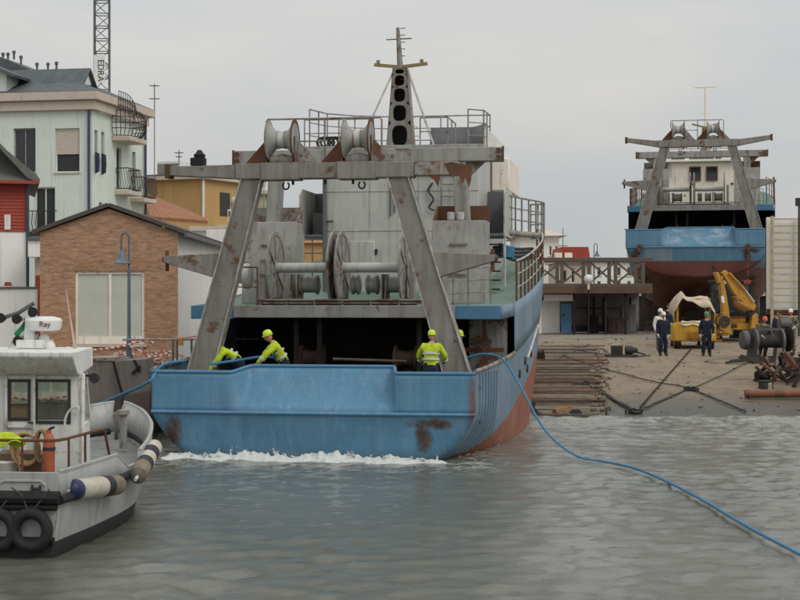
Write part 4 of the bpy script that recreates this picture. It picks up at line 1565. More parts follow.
    q.prism([V(-.5, 2.98, 1.55), V(.5, 2.98, 1.55), V(.5, 3.2, 1.75), V(-.5, 3.2, 1.75)], (0, .2, 0))
    q.build('helm_console', M['wood_dark'], root, bevel=.02)
    q = MB()
    q.ring(V(.1, 2.9, 1.55), (0, 1, .3), .19, .22, .03, 20)
    q.cyl(V(.1, 2.92, 1.55), V(.1, 3.1, 1.5), .03, n=8)
    for k in range(3):
        q.bar(V(.1, 2.9, 1.55), V(.1 + .2 * math.cos(2.1 * k), 2.9, 1.55 + .2 * math.sin(2.1 * k)), .02, .02)
    q.build('helm_wheel', M['iron'], root)
    q = MB()
    q.box(-.75, -.3, 2.45, 2.85, .75, 1.3)
    q.box(-.75, -.3, 2.4, 2.47, 1.3, 1.8)
    q.build('helm_seat', M['black'], root, bevel=.03)
    for a, b, c, d_ in lw + dz:
        q = MB()
        for e in ((a - .03, a + .02, c - .03, d_ + .03), (b - .02, b + .03, c - .03, d_ + .03), (a + .02, b - .02, c - .03, c + .02), (a + .02, b - .02, d_ - .02, d_ + .03)):
            q.box(e[0], e[1], y0 - .015, y0 - .003, e[2], e[3])
        w = q.build('window', M['iron'], root)
        q = MB()
        q.add([V(a, y0 + .03, c), V(b, y0 + .03, c), V(b, y0 + .03, d_), V(a, y0 + .03, d_)], [(0, 1, 2, 3)])
        q.build('pane', pane_m, w)
    # door frame with handle
    p0, p1 = B(5, 440, y0), B(36, 372, y0)
    q = MB()
    for e in ((p0.x, p0.x + .05, .9, p1.z), (p1.x - .04, p1.x, .9, p1.z), (p0.x + .05, p1.x - .04, p1.z - .05, p1.z), (p0.x + .05, p1.x - .04, dz[0][2] - .14, dz[0][2] - .1)):
        q.box(e[0], e[1], y0 - .045, y0 - .02, e[2], e[3])
    d_ = q.build('door', whitem, root, bevel=.006)
    q = MB()
    q.box(p1.x - .11, p1.x - .03, y0 - .08, y0 - .045, dz[0][2] - .07, dz[0][2] - .04)
    q.build('handle', M['iron'], d_)
    # heavy roof with a hollow underside at the back
    q = MB()
    ra = [(-1.5, 1.16), (-1.5, 1.17), (-.95, .90), (-.95, .90), (-1.3, 1.13), (-1.4, 1.15)]
    rb = [(1.72, 2.90), (1.72, 2.98), (3.6, 3.0), (3.6, 2.68), (2.2, 2.58), (2.0, 2.63)]
    q.add([V(x[0], *y_) for x, y_ in zip(ra, rb)] + [V(x[1], *y_) for x, y_ in zip(ra, rb)],
          [(0, 1, 2, 3, 4, 5), (11, 10, 9, 8, 7, 6)] + [(i, (i + 1) % 6, 6 + (i + 1) % 6, 6 + i) for i in range(6)])
    q.build('roof', whitem, root, bevel=.02)
    q = MB()
    q.tube([V(1.16, 2.25, 2.62), V(1.17, 2.2, 2.3), V(1.17, 2.2, .8)], .035, 8)
    q.build('roof_corner', whitem, root)
    q = MB()
    q.lathe(V(1.18, 2.9, 2.52), (0, -1, 0), [(0, .03), (.03, .07), (.12, .09), (.14, .08)], 12)
    q.bar(V(1.0, 2.9, 2.55), V(1.18, 2.9, 2.55), .04, .04)
    q.build('side_lamp', M['iron'], root)
    # grab handle
    q = MB()
    a, b, c = B(66, 432, 2.1), B(70, 410, 2.1), B(78, 407, 2.1)
    q.tube(spline([a, B(65, 420, 2.1), b, c, B(78, 413, 2.1)], 5), .02, 6)
    q.build('grab_handle', M['silver'], root)
    # quarter rail
    q = MB()
    rz_ = 1.72
    q.tube([V(-1.4, .15, rz_), V(1.34, .15, rz_), V(1.42, .22, rz_), V(1.46, .5, rz_), V(1.47, 2.25, rz_), V(1.48, 2.38, rz_ - .05), V(1.49, 2.6, 1.27)], .024, 8)
    q.tube([V(-1.4, .12, 1.86), V(.45, .12, 1.86)], .018, 6)
    for x in (-1.1, -.4, .3, .9):
        q.cyl(V(x, .15, .8), V(x, .15, rz_), .02, n=6)
    for y_ in (.6, 1.4):
        q.cyl(V(1.465, y_, 1.2), V(1.465, y_, rz_), .02, n=6)
    q.build('stern_rail', M['rust'], root)
    q = MB()
    q.box(.25, .95, .9, 1.5, .75, 1.45)
    q.build('deck_box', plain('brown deck box', (0.16, 0.10, 0.065), 0.7, .25), root, bevel=.02)
    # signal mast on the roof
    m_ = thing('signal_mast', None, None)
    m_.parent = root
    Ym = 3.0
    f = lambda px, py: B(px, py, Ym)
    q = MB()
    a, b = f(33, 352), f(33, 312)
    q.bar(a + V(-.03, 0, 0), b + V(-.03, 0, 0), .2, .25, .13, .18, up=(0, 1, 0))
    q.bar(f(24, 352) , f(38, 318), .05, .05)
    q.bar(f(6, 352), f(18, 332), .02, .02)
    q.bar(f(46, 352), f(24, 318), .05, .05)
    q.box(f(20, 350).x, f(48, 350).x, Ym - .2, Ym + .3, 3.0, 3.14)
    q.build('mast_frame', whitem, m_, bevel=.01)
    q = MB()
    q.tube([f(2, 318), f(18, 313), f(34, 303)], .035, 6)
    q.build('yard', M['grey_dark'], m_)
    for px_, py_ in ((3, 318), (19, 319), (35, 312), (20, 341)):
        q = MB()
        q.lathe(f(px_, py_) + V(0, -.12, 0), (0, 1, 0), [(0, .085), (.05, .07), (.16, .05), (.2, .02)], 14)
        q.build('horn', M['black'], m_)
    # radar
    q = MB()
    c = f(43, 323)
    q.lathe(c + V(.02, 0, -.14), (0, 0, 1), [(0, .12), (.02, .26), (.08, .29), (.18, .30), (.22, .27), (.25, .15)], 28)
    rd = q.build('radar', plain('white radome', (0.72, 0.72, 0.70), .35, .04), m_)
    Mx = Matrix.Translation(c + V(.13, -.285, -.02)) @ Matrix.Rotation(R(24), 4, 'Z') @ Matrix.Rotation(R(90), 4, 'X')
    text_mesh('lettering', 'Ray', .13, plain('dark red print', (0.12, 0.02, 0.02), .5), rd, Mx)
    for px_, py_, r_ in ((44, 339, .09), (49, 347, .11), (40, 345, .07)):
        q = MB()
        q.ball(f(px_, py_), r_)
        q.cyl(f(px_, py_) - V(0, 0, r_ + .1), f(px_, py_), .03, n=8)
        q.build('antenna_dome', plain('white dome', (0.72, 0.72, 0.70), .4, .04), m_)
    q = MB()
    q.tube([f(75, 349), f(66, 290)], [.022, .008], 6)
    q.cyl(f(75, 352), f(75, 346), .035, n=8)
    q.build('whip_antenna', plain('pale pink fibreglass', (0.55, 0.42, 0.36), .5), m_)
    # drooping tricolour
    q = MB()
    for k, col in enumerate((0, 1, 2)):
        q.cur = k
        pts = []
        for i in range(9):
            t = i / 8
            base = f(24 - 9 * t, 320 + 14 * t)
            for_ = []
            for j in range(3):
                uu = (k + j / 2) / 3
                for_.append(base + V(.28 * uu * (1 - .35 * t), .05 * math.sin(5 * t + 3 * uu), -.18 * uu))
            pts.append(for_)
        q.grid(pts)
    q.build('flag', [plain('green flag cloth', (0.02, 0.22, 0.09), .8), plain('white flag cloth', (0.6, 0.6, 0.58), .8), plain('red flag cloth', (0.40, 0.04, 0.03), .8)], m_, solid=.006)
    # bollard on the bow
    q = MB()
    q.lathe(V(.55, 6.6, 1.0), (0, 0, 1), [(0, .07), (.62, .07), (.64, .12), (.72, .12), (.74, .05)], 12)
    q.build('bow_bollard', M['grey'], root)
    return root
wb = boat()
def on_boat(p):
    return wb.matrix_basis @ Vector(p)
bz = -R(6.5)

tyre_m = plain('worn tyre rubber', (0.017, 0.017, 0.018), .8, .3, 8, bump=.4)
for i, (px_, lab) in enumerate(((31, 'black tyre fender hung on the boat stern beside its right corner'), (-3, 'black tyre fender on the boat stern cut by the picture edge'))):
    c = B(px_, 530, -.12)
    q = MB()
    prof = []
    n, m = 36, 12
    P = []
    for k in range(n):
        a = 2 * math.pi * k / n
        rr = []
        for j in range(m + 1):
            b = 2 * math.pi * j / m
            rad = .245 + .085 * math.cos(b)
            rr.append(V(rad * math.cos(a), .10 * math.sin(b), rad * math.sin(a)))
        P.append(rr)
    q.grid(P, True)
    o = q.build('tyre', tyre_m, None, cat='tyre', label=lab, group='tyres hung on the boat stern')
    o.location = on_boat(c)
    o.rotation_euler = (0, 0, bz)
    # rope lashing
    q = MB()
    q.tube([V(-.05, -.02, .3), V(-.12, -.02, .5), V(-.3, .0, .62)], .012, 5)
    q.tube([V(.05, -.02, .3), V(.2, -.02, .5), V(.28, .0, .6)], .012, 5)
    q.build('lashing', M['wood_dark'], o)

# cylindrical fenders
def fender(p, q_, r, bands, label, cols):
    p, q_ = Vector(p), Vector(q_)
    L = (q_ - p).length
    a = (q_ - p).normalized()
    root = thing('fender', label, 'fender', p, 0, 'fenders along the work boat')
    ts = [0.0] + bands + [1.0]
    for i in range(len(ts) - 1):
        t0, t1 = ts[i] * L, ts[i + 1] * L
        prof = []
        for t in np.linspace(t0, t1, 7):
            e = min(t / (.7 * r), (L - t) / (.7 * r), 1.0)
            prof.append((t, max(.02, r * math.sqrt(max(0.0, 1 - (1 - e) ** 2)))))
        mb_ = MB()
        mb_.lathe(V(0, 0, 0), a, prof, 20)
        mb_.build('fender_section', cols[i], root)
    mb_ = MB()
    mb_.cyl(-a * .16, V(0, 0, 0), .03, n=8)
    mb_.cyl(a * L, a * (L + .12), .03, n=8)
    mb_.build('fender_eye', M['silver'], root)
    return root
fw = plain('scuffed off white fender', (0.48, 0.45, 0.38), .6, .2, 6)
fd = plain('dirty brown fender', (0.19, 0.155, 0.12), .8, .4, 5, bump=.4)
fb = plain('dark blue fender cap', (0.012, 0.016, 0.07), .4, .1)
fk = plain('black fender band', (0.02, 0.02, 0.024), .6)
fender(pix(68.5, 490.5, 23.9), pix(119, 484.5, 25.9), .165, [.13, .62, .76], 'white cylindrical fender with a dark blue end lying on the boat side', [fb, fw, fk, fd])
fender(pix(137, 477, 26.6), pix(155, 446, 28.4), .15, [.30, .44, .60, .78], 'white fender with two black bands hanging at the boat bow', [fd, fk, fw, fk, fw])

# things on the aft deck of the boat
q = MB()
for k in range(4):
    c = B(26, 449, .75)
    q.tube([c + V((.22 - .012 * k) * math.cos(t), .04 * k - .05, (.24 - .01 * k) * math.sin(t)) for t in np.linspace(0, 6.283, 22, endpoint=False)], .026, 6, True)
q.tube([B(20, 440, .7), B(17, 455, .7), B(20, 470, .7), B(18, 480, .75)], .022, 6)
o = q.build('coiled_hose', plain('tan hose', (0.34, 0.22, 0.10), .6), None, cat='hose', label='coil of tan hose hanging on the stern rail of the work boat')
o.location = wb.location; o.rotation_euler = wb.rotation_euler
q = MB()
for k in range(3):
    c = B(42, 446, .7)
    q.tube([c + V((.09) * math.cos(t), .04 * k - .05, .24 * math.sin(t)) for t in np.linspace(0, 6.283, 16, endpoint=False)], .026, 6, True)
o = q.build('coiled_rope', plain('brown rope', (0.25, 0.15, 0.08), .8), None, cat='rope', label='narrow brown rope coil hung beside the tan hose on the boat rail')
o.location = wb.location; o.rotation_euler = wb.rotation_euler
q = MB()
c = B(49, 452, .55)
q.lathe(c + V(0, 0, -.34), (0, 0, 1), [(0, .03), (.02, .085), (.5, .09), (.6, .06), (.62, .035), (.68, .035)], 16)
o = q.build('extinguisher', plain('faded orange red paint', (0.40, 0.10, 0.04), .5), None, cat='extinguisher', label='faded orange red cylinder standing behind the stern rail of the boat')
o.location = wb.location; o.rotation_euler = wb.rotation_euler
qn = MB()
qn.cyl(c + V(0, -.02, .34), c + V(.09, -.02, .38), .02, n=6)
qn.ring(c + V(0, 0, .05), (0, 0, 1), .088, .096, .05, 16)
qn.build('valve', M['iron'], o)
for px_, py_, col, lab in ((7, 470, (0.62, 0.6, 0.58), 'white plastic bucket on the aft deck at the picture edge'),):
    q = MB()
    q.lathe(B(px_, py_, .9) + V(0, 0, -.2), (0, 0, 1), [(0, .14), (.3, .18), (.32, .19), (.34, .17)], 18)
    o = q.build('bucket', plain('white bucket plastic', col, .45, .08), None, cat='bucket', label=lab)
    o.location = wb.location; o.rotation_euler = wb.rotation_euler
    q = MB()
    cc = B(px_, py_, .9) + V(0, 0, .14)
    q.tube([cc + V(.18 * math.cos(t), -.02, .16 * math.sin(t)) for t in np.linspace(0, math.pi, 12)], .008, 5)
    q.build('bucket_handle', M['iron'], o)

# ------------------------------------------------------------------ people
from mathutils import noise as mnoise
def person(label, loc, rz, jacket, trousers, helmet=None, bend=0.0, arms=None, hands='glove', band=False, stride=0.0, scale=1.0, twist=0.0, knees=0.0, jacket_open=False, cat='person', group=None):
    rb = Matrix.Rotation(bend, 3, 'X')
    rt = Matrix.Rotation(twist, 3, 'Z')
    pel = V(0, 0, .93 - knees * .16)
    up = lambda x, y, z: pel + rb @ rt @ V(x, y, z - .93)
    J = {'pel': pel, 'bel': up(0, 0, 1.09), 'che': up(0, .0, 1.30), 'nb': up(0, .01, 1.46), 'nt': up(0, -.015, 1.56)}
    arms = arms or {}
    for n_, sd in (('l', -1), ('r', 1)):
        J['s' + n_] = up(sd * .19, 0, 1.415)
        e, w = arms.get(n_, (V(sd * .06, .03, -.28), V(sd * .04, -.06, -.53)))
        J['e' + n_] = J['s' + n_] + V(*e)
        J['w' + n_] = J['s' + n_] + V(*w)
        dv = (J['w' + n_] - J['e' + n_]).normalized()
        J['h' + n_] = J['w' + n_] + dv * .08
        J['p' + n_] = V(sd * .095, 0, .87 - knees * .16)
        st = stride * sd
        J['k' + n_] = V(sd * .11, -.03 - knees * .22 + st * .12, .48 - knees * .05)
        J['a' + n_] = V(sd * .125, .03 + st * .24, .09)
        J['t' + n_] = V(sd * .14, -.16 + st * .24, .045)
    bones = [('pel', 'bel', 0), ('bel', 'che', 0), ('che', 'nb', 0), ('nb', 'nt', 2)]
    for n_ in 'lr':
        bones += [('che', 's' + n_, 0), ('s' + n_, 'e' + n_, 0), ('e' + n_, 'w' + n_, 0), ('w' + n_, 'h' + n_, 3),
                  ('pel', 'p' + n_, 1), ('p' + n_, 'k' + n_, 1), ('k' + n_, 'a' + n_, 1), ('a' + n_, 't' + n_, 4)]
    rad = {'pel': .175, 'bel': .182, 'che': .198, 'nb': .085, 'nt': .055, 's': .102, 'e': .078, 'w': .056, 'h': .042, 'p': .125, 'k': .095, 'a': .078, 't': .055}
    names = list(J)
    me = bpy.data.meshes.new('person_skin')
    me.from_pydata([J[n_] for n_ in names], [(names.index(a), names.index(b)) for a, b, c in bones], [])
    ob = bpy.data.objects.new('person_skin', me)
    COL.objects.link(ob)
    ob.modifiers.new('skin', 'SKIN')
    lay = me.skin_vertices[0].data
    for i, n_ in enumerate(names):
        r_ = rad.get(n_) or rad[n_[0]]
        d_ = .72 if n_ in ('bel', 'che') else (.8 if n_ == 'pel' else 1.0)
        lay[i].radius = (r_, r_ * d_)
        lay[i].use_root = (n_ == 'pel')
    sb = ob.modifiers.new('sub', 'SUBSURF')
    sb.levels = sb.render_levels = 2
    bpy.context.view_layer.update()
    ev = ob.evaluated_get(bpy.context.evaluated_depsgraph_get())
    m2 = ev.to_mesh()
    mb = MB()
    vs = [v.co.copy() + v.normal * (.014 * mnoise.noise(v.co * 8.5 + V(*loc)) + .009 * mnoise.noise(v.co * 19)) * (1.0 if v.co.z > .15 else 0.0) for v in m2.vertices]
    fs = [list(p.vertices) for p in m2.polygons]
    segs = [(J[a], J[b], c) for a, b, c in bones]
    def cat_of(p):
        best, bc = 9, 0
        for a, b, c in segs:
            ab = b - a
            t = max(0, min(1, (p - a).dot(ab) / ab.length_squared))
            dd = (p - a - ab * t).length
            if dd < best: best, bc = dd, c
        return bc
    o_ = len(mb.v)
    mb.v += [tuple(v) for v in vs]
    for f in fs:
        c = sum((vs[i] for i in f), Vector()) / len(f)
        k = cat_of(c)
        if k == 0 and (c - pel).dot(rb @ V(0, 0, 1)) < -.06: k = 1
        mb.f.append(f)
        mb.m.append(k)
    ev.to_mesh_clear()
    bpy.data.objects.remove(ob)
    # hands: fingers rooted in the palm
    for n_, sd in (('l', -1), ('r', 1)):
        d_ = (J['h' + n_] - J['w' + n_]).normalized()
        sdv = d_.cross(V(sd, 0, .2)).normalized()
        nrm = d_.cross(sdv).normalized()
        mb.cur = 3
        for i, L in enumerate((.075, .085, .08, .062)):
            b = J['h' + n_] + sdv * (.024 * (i - 1.5))
            mb.tube([b - d_ * .02, b + d_ * L * .5, b + d_ * L * .8 + nrm * .02, b + d_ * L + nrm * .045], [.011, .0105, .0095, .007], 6)
        mb.tube([J['w' + n_] + d_ * .03, J['w' + n_] + d_ * .06 - sdv * .045, J['w' + n_] + d_ * .105 - sdv * .055 + nrm * .02], [.014, .013, .009], 6)
    # head
    hr = Matrix.Rotation(bend * .55, 3, 'X')
    hc = J['nt'] + hr @ V(0, -.025, .10)
    mb.cur = 2
    H = lambda x, y, z: hc + hr @ V(x, y, z)
    k0 = len(mb.v)
    mb.ball((0, 0, 0), .076, .095, .118, 16, 12)
    for i in range(k0, len(mb.v)):
        x, y, z = mb.v[i]
        if z < -.02: x *= 1 - .28 * (-z - .02) / .1
        mb.v[i] = tuple(H(x, y, z))
    mb.prism([H(-.014, -.085, -.03), H(.014, -.085, -.03), H(.006, -.088, .02), H(-.006, -.088, .02)], hr @ V(0, -.025, -.004))
    for sd in (-1, 1):
        mb.ball(H(sd * .078, .005, -.005), .012, .022, .03, 8, 6)
    mb.cur = 5
    for sd in (-1, 1):
        mb.ball(H(sd * .03, -.086, .012), .012, .008, .008, 8, 6)
    mb.box(-.022, .022, -.006, .0, -.004, .004, Matrix.Translation(H(0, -.082, -.058)))
    o = mb.build('person', [jacket, trousers, M['skin'], M[hands] if isinstance(hands, str) else hands, M['boot'], M['eye']], None, angle=80, flip=False, cat=cat, label=label, group=group)
    o.location = loc
    o.rotation_euler = (0, 0, rz)
    o.scale = (scale,) * 3
    q = MB()
    if helmet:
        P = []
        prof = [(.105, .155, .0), (.085, .115, .015), (.094, .112, .022), (.093, .111, .05), (.082, .098, .095), (.055, .066, .125), (.015, .02, .137)]
        n = 20
        rows = []
        for k in range(n):
            a = 2 * math.pi * k / n
            row = []
            for j, (rx, ry, z) in enumerate(prof):
                yy = ry * math.sin(a)
                if j == 0 and math.sin(a) > 0: yy *= .78
                row.append(H(rx * math.cos(a), yy + .004, z + .028))
            rows.append(row)
        q.grid(rows, True)
        q.build('helmet', helmet, o, solid=.006)
    else:
        rows = []
        for k in range(16):
            a = 2 * math.pi * k / 16
            rows.append([H(.08 * math.cos(a) * c, .006 + .1 * math.sin(a) * c, (.03 if math.sin(a) < -.3 else -.04) * c + .125 * s_) for c, s_ in ((1, .0), (.97, .35), (.8, .65), (.45, .92), (.05, 1.0))])
        q.grid(rows, True)
        q.build('hair', M['hair'], o)
    if band:
        ax = rb @ V(0, 0, 1)
        for nm, base, w_ in (('bel', .01, .055), ('bel', .15, .05)):
            q = MB()
            c = J['bel'] + ax * base
            u = V(1, 0, 0)
            w2 = ax.cross(u).normalized()
            n = 24
            rows = []
            rx, ry = .205, .155
            if base > .1: rx, ry = .212, .160
            for k in range(n):
                a = 2 * math.pi * k / n
                d_ = u * (rx * math.cos(a)) + w2 * (ry * math.sin(a))
                rows.append([c + d_ - ax * w_ / 2, c + d_ * 1.02, c + d_ + ax * w_ / 2])
            q.grid(rows, True)
            q.build('reflective_band', M['silver'], o)
        for n_ in 'lr':
            q = MB()
            d_ = (J['w' + n_] - J['e' + n_]).normalized()
            q.lathe(J['e' + n_] + d_ * .10, d_, [(0, .070), (.002, .080), (.05, .077), (.052, .068)], 14)
            q.build('reflective_band', M['silver'], o)
    return o

MS = ship.matrix_basis
def on_ship(px, py, Y, z):
    p = S(px, py, Y)
    return MS @ V(p.x, Y, z)
person('worker in yellow jacket and yellow helmet facing left, hauling a blue rope', on_ship(285, 368, 1.7, 1.30), R(-82), M['hivis'], M['navy'], M['helmet_yellow'], bend=.55,
       arms={'l': (V(-.05, -.20, -.22), V(-.02, -.36, -.42)), 'r': (V(.05, -.20, -.22), V(.0, -.38, -.40))}, hands='skin', band=True, stride=.6, knees=.3, scale=1.06)
person('worker in yellow jacket stooping behind the left gantry leg', on_ship(240, 368, 2.2, 1.30), R(-80), M['hivis'], M['navy'], M['helmet_yellow'], bend=1.05,
       arms={'l': (V(-.05, -.15, -.25), V(-.02, -.3, -.45)), 'r': (V(.05, -.15, -.25), V(.0, -.3, -.45))}, band=True, stride=.5, knees=.05, scale=1.05)
person('worker in yellow jacket seen from behind at the right gantry leg', on_ship(431, 368, 1.0, 1.27), R(170), M['hivis'], M['navy'], M['helmet_yellow'], bend=.12,
       arms={'l': (V(-.14, -.08, -.25), V(-.08, -.26, -.38)), 'r': (V(.14, -.08, -.25), V(.08, -.26, -.38))}, band=True)
person('worker in yellow nearly hidden behind the right gantry leg at the side opening', on_ship(448.5, 345, 3.4, 1.27), R(70), M['hivis'], M['navy'], M['helmet_yellow'], bend=.35, band=True)
def stand(px, py, *a, **k):
    p = on_slip(px, py)
    return p
person('man in navy overalls and white helmet standing on the slipway', on_slip(663, 356), R(4), M['navy'], M['navy'], M['helmet_white'], arms={'l': (V(-.06, .03, -.29), V(-.05, -.10, -.53)), 'r': (V(.06, .04, -.29), V(.04, -.03, -.55))}, twist=.15, stride=.18, bend=.04)
person('man in navy overalls and green helmet standing before the forklift', on_slip(706.5, 356), R(-6), M['navy'], M['navy'], M['helmet_green'], arms={'l': (V(-.07, .03, -.29), V(-.08, -.08, -.54)), 'r': (V(.07, .0, -.29), V(.07, -.14, -.52))}, twist=-.2, stride=-.15, bend=.06)
person('man in a pale jacket and white helmet just behind the man in navy overalls', on_slip(660, 351.5), R(20), M['white'], M['greycloth'], M['helmet_white'], stride=.4)
person('bareheaded man in dark jacket standing back under the propped trawler', V(*pix(668.5, 340, 73)[:2], slip_z(73)), R(-10), M['navy'], M['greycloth'])
person('man in grey overalls and orange helmet leaning on the slip winch', on_slip(762, 359), R(15), M['greycloth'], M['greycloth'], M['helmet_orange'], bend=.3, knees=.4, arms={'l': (V(-.1, -.1, -.26), V(-.05, -.3, -.40)), 'r': (V(.1, -.1, -.26), V(.05, -.3, -.40))})
person('bareheaded man in dark blue jacket behind the slip winch', on_slip(776, 354), R(40), M['navy'], M['navy'], bend=.15, stride=.3)
person('man in camouflage clothes and pale cap standing by the slip winch', on_slip(791, 352), R(-25), M['camo'], M['camo'], M['helmet_white'], arms={'l': (V(-.1, -.05, -.27), V(-.02, -.26, -.36)), 'r': (V(.1, -.05, -.27), V(.02, -.26, -.36))})
pp = on_boat(V(B(-15, 440, 1.4).x, 1.3, .75))
person('person in a yellow jacket on the work boat cut by the picture edge', pp, R(120), M['hivis'], M['navy'], bend=.1, band=True)
q = MB()
rr_ = random.Random(2)
P = []
c = B(4, 437, .3)
for i in range(12):
    P.append([c + V(-.45 + i * .07, .0 + .05 * math.sin(j * 1.1), -.09 + .06 * math.sin(j * .9 + i * .8) + (.10 if 1 < j < 4 else 0)) + V(0, (j - 2.5) * .07, 0) for j in range(6)])
q.grid(P)
o = q.build('folded_jacket', M['hivis'], None, solid=.02, cat='jacket', label='yellow jacket thrown over the stern rail of the work boat')
o.location = wb.location; o.rotation_euler = wb.rotation_euler
# ------------------------------------------------------------------ buildings
def brick_mat(name, c1, c2, mortar, bw=.25, rh=.075, stain=None):
    m = NT(name)
    sp = m.n('ShaderNodeSeparateXYZ')
    m.l(m.tc.outputs['Object'], sp.inputs[0])
    cb = m.n('ShaderNodeCombineXYZ')
    m.l(m.math('ADD', sp.outputs['X'], sp.outputs['Y']), cb.inputs[0])
    m.l(sp.outputs['Z'], cb.inputs[1])
    br = m.n('ShaderNodeTexBrick')
    br.inputs['Scale'].default_value = 1
    br.inputs['Brick Width'].default_value = bw
    br.inputs['Row Height'].default_value = rh
    br.inputs['Mortar Size'].default_value = .008
    br.inputs['Color1'].default_value = (*c1, 1)
    br.inputs['Color2'].default_value = (*c2, 1)
    br.inputs['Mortar'].default_value = (*mortar, 1)
    br.inputs['Bias'].default_value = -.2
    m.l(cb.outputs[0], br.inputs['Vector'])
    big = m.noise(3.0, 5, .7, m.mapping((1, 1, 3.5)))
    c = m.mix(1.0, br.outputs['Color'], m.ramp(big, [(.3, .58), (.7, 1.32)]), 'MULTIPLY')
    c = m.mix(m.ramp(m.noise(.8, 6, .7), [(.5, 0.0), (.75, .5)]), c, sc(c1, .6))
    m.bump(m.math('ADD', br.outputs['Fac'], m.noise(20, 4)), -.3, .01)
    return m.done(c, .9)
M['brick'] = brick_mat('brown brickwork', (.46, .26, .155), (.33, .175, .10), (.40, .28, .195))
M['plaster'] = paint('pale green plaster', (0.66, 0.72, 0.655), var=.07, streak=.35, rough=.85, dirt=(.36, .37, .32), bump=.1)
M['white_wall'] = paint('white rendered wall', (0.82, 0.81, 0.77), var=.07, streak=.35, rough=.85, dirt=(.50, .47, .41), bump=.1)
M['ochre'] = paint('ochre plaster', (0.50, 0.315, 0.13), var=.08, streak=.2, rough=.9)
M['cornice'] = paint('beige cornice', (0.56, 0.48, 0.40), var=.05, streak=.2, rough=.85, dirt=(.3, .26, .22))
M['slate'] = plain('dark slate roof', (0.095, 0.11, 0.115), .75, .2, 2, bump=.3)
M['red_wall'] = paint('red boarded wall', (0.34, 0.055, 0.035), var=.1, streak=.2, rough=.7)
M['blind'] = plain('cream roller blind', (0.58, 0.52, 0.44), .7, .05)
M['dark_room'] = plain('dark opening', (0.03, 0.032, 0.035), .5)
M['downpipe'] = plain('dark blue pipe', (0.045, 0.06, 0.10), .5)
def tile_roof_mat():
    m = NT('terracotta tiles')
    c = m.mix(m.ramp(m.noise(1.5, 6, .65), [(.3, 0.0), (.7, 1.0)]), (.30, .125, .065), (.44, .22, .12))
    c = m.mix(m.ramp(m.noise(9, 4, .6), [(.45, 0.0), (.65, .6)]), c, (.20, .10, .06))
    m.bump(m.noise(10, 4), .3, .02)
    return m.done(c, .85)
M['terracotta'] = tile_roof_mat()

def window(parent, o, u, n, a0, a1, b0, b1, frame=.06, depth=.15, mat_f=None, mat_p=None, sill=True, mull=0, blind=0.0, name='window'):
    """frame set in a wall opening, its pane behind; o,u,n as in MB.wall"""
    o, u, n = Vector(o), Vector(u), Vector(n)
    mat_f = mat_f or M['white']
    P = lambda a, b, d: o + u * a + V(0, 0, b) + n * d
    q = MB()
    def slab(x0, x1, z0, z1, d0, d1):
        vs = [P(x, z, d) for d in (d0, d1) for z in (z0, z1) for x in (x0, x1)]
        q.add(vs, [(0, 2, 3, 1), (4, 5, 7, 6), (0, 1, 5, 4), (2, 6, 7, 3), (0, 4, 6, 2), (1, 3, 7, 5)])
    f = frame
    e = .003
    slab(a0 + e, a0 + f, b0 + e, b1 - e, depth - .07, depth - .01)
    slab(a1 - f, a1 - e, b0 + e, b1 - e, depth - .07, depth - .01)
    slab(a0 + f, a1 - f, b0 + e, b0 + f, depth - .07, depth - .01)
    slab(a0 + f, a1 - f, b1 - f, b1 - e, depth - .07, depth - .01)
    for k in range(mull):
        x = a0 + (a1 - a0) * (k + 1) / (mull + 1)
        slab(x - f * .5, x + f * .5, b0 + f, b1 - f, depth - .07, depth - .01)
    w = q.build(name, mat_f, parent)
    q = MB()
    d_ = depth - .02
    zt = b1 - f - (b1 - b0) * blind
    q.add([P(a0 + f, b0 + f, d_), P(a1 - f, b0 + f, d_), P(a1 - f, zt, d_), P(a0 + f, zt, d_)], [(0, 1, 2, 3)])
    q.build('pane', mat_p or M['glass'], w)
    if blind:
        q = MB()
        n_ = max(2, int((b1 - f - zt) / .09))
        for k in range(n_):
            z0 = zt + (b1 - f - zt) * k / n_
            z1 = zt + (b1 - f - zt) * (k + 1) / n_
            slab(a0 + f, a1 - f, z0 + .006, z1 - .004, depth - .10, depth - .075)
        q.build('blind', M['blind'], w)
    if sill:
        q = MB()
        slab(a0 - .06, a1 + .06, b0 - .07, b0 - .003, -.06, depth - .08)
        q.build('sill', M['cornice'], w)
    return w

# ---- pale green apartment house
AF = Frame(-15.4, 80.0, 1.75, 10.8)
A = AF.at
apt = thing('apartment_house', 'pale green apartment house with dark slate roof and iron balconies', 'building', (AF.X, AF.D, AF.Z), -R(10.8))
zt = A(90, 92, 0).z
W0, Dp = 16.0, 7.7
front = []
fx = lambda px, py: A(px, py, 0)
for a, b, t, c in ((13.5, 35.5, 128, 172.5), (55, 79.5, 128, 172.5), (34.5, 55, 187, 231)):
    p, q_ = fx(a, c), fx(b, t)
    front.append((p.x + W0, q_.x + W0, p.z, q_.z))
zs_ = zt - .9
q = MB()
q.wall(V(-W0, 0, 0), V(1, 0, 0), V(0, 1, 0), W0, 0, zs_, front, .22)
side = [(.35, .75, 8.5, 10.6), (1.25, 1.7, 8.5, 10.6), (.95, 1.4, 5.2, 7.0), (3.4, 4.1, 7.9, 10.0), (5.75, 6.25, 7.6, 10.0), (3.4, 3.9, 4.9, 6.5), (5.8, 6.9, 4.7, 6.3)]
q.wall(V(0, 0, 0), V(0, 1, 0), V(-1, 0, 0), Dp, 0, zs_, side, .22)
q.add([V(-W0, Dp, 0), V(0, Dp, 0), V(0, Dp, zs_), V(-W0, Dp, zs_)], [(0, 1, 2, 3)])
q.add([V(-W0, 0, 0), V(-W0, Dp, 0), V(-W0, Dp, zs_), V(-W0, 0, zs_)], [(0, 1, 2, 3)])
q.build('wall', M['plaster'], apt, flip=False)
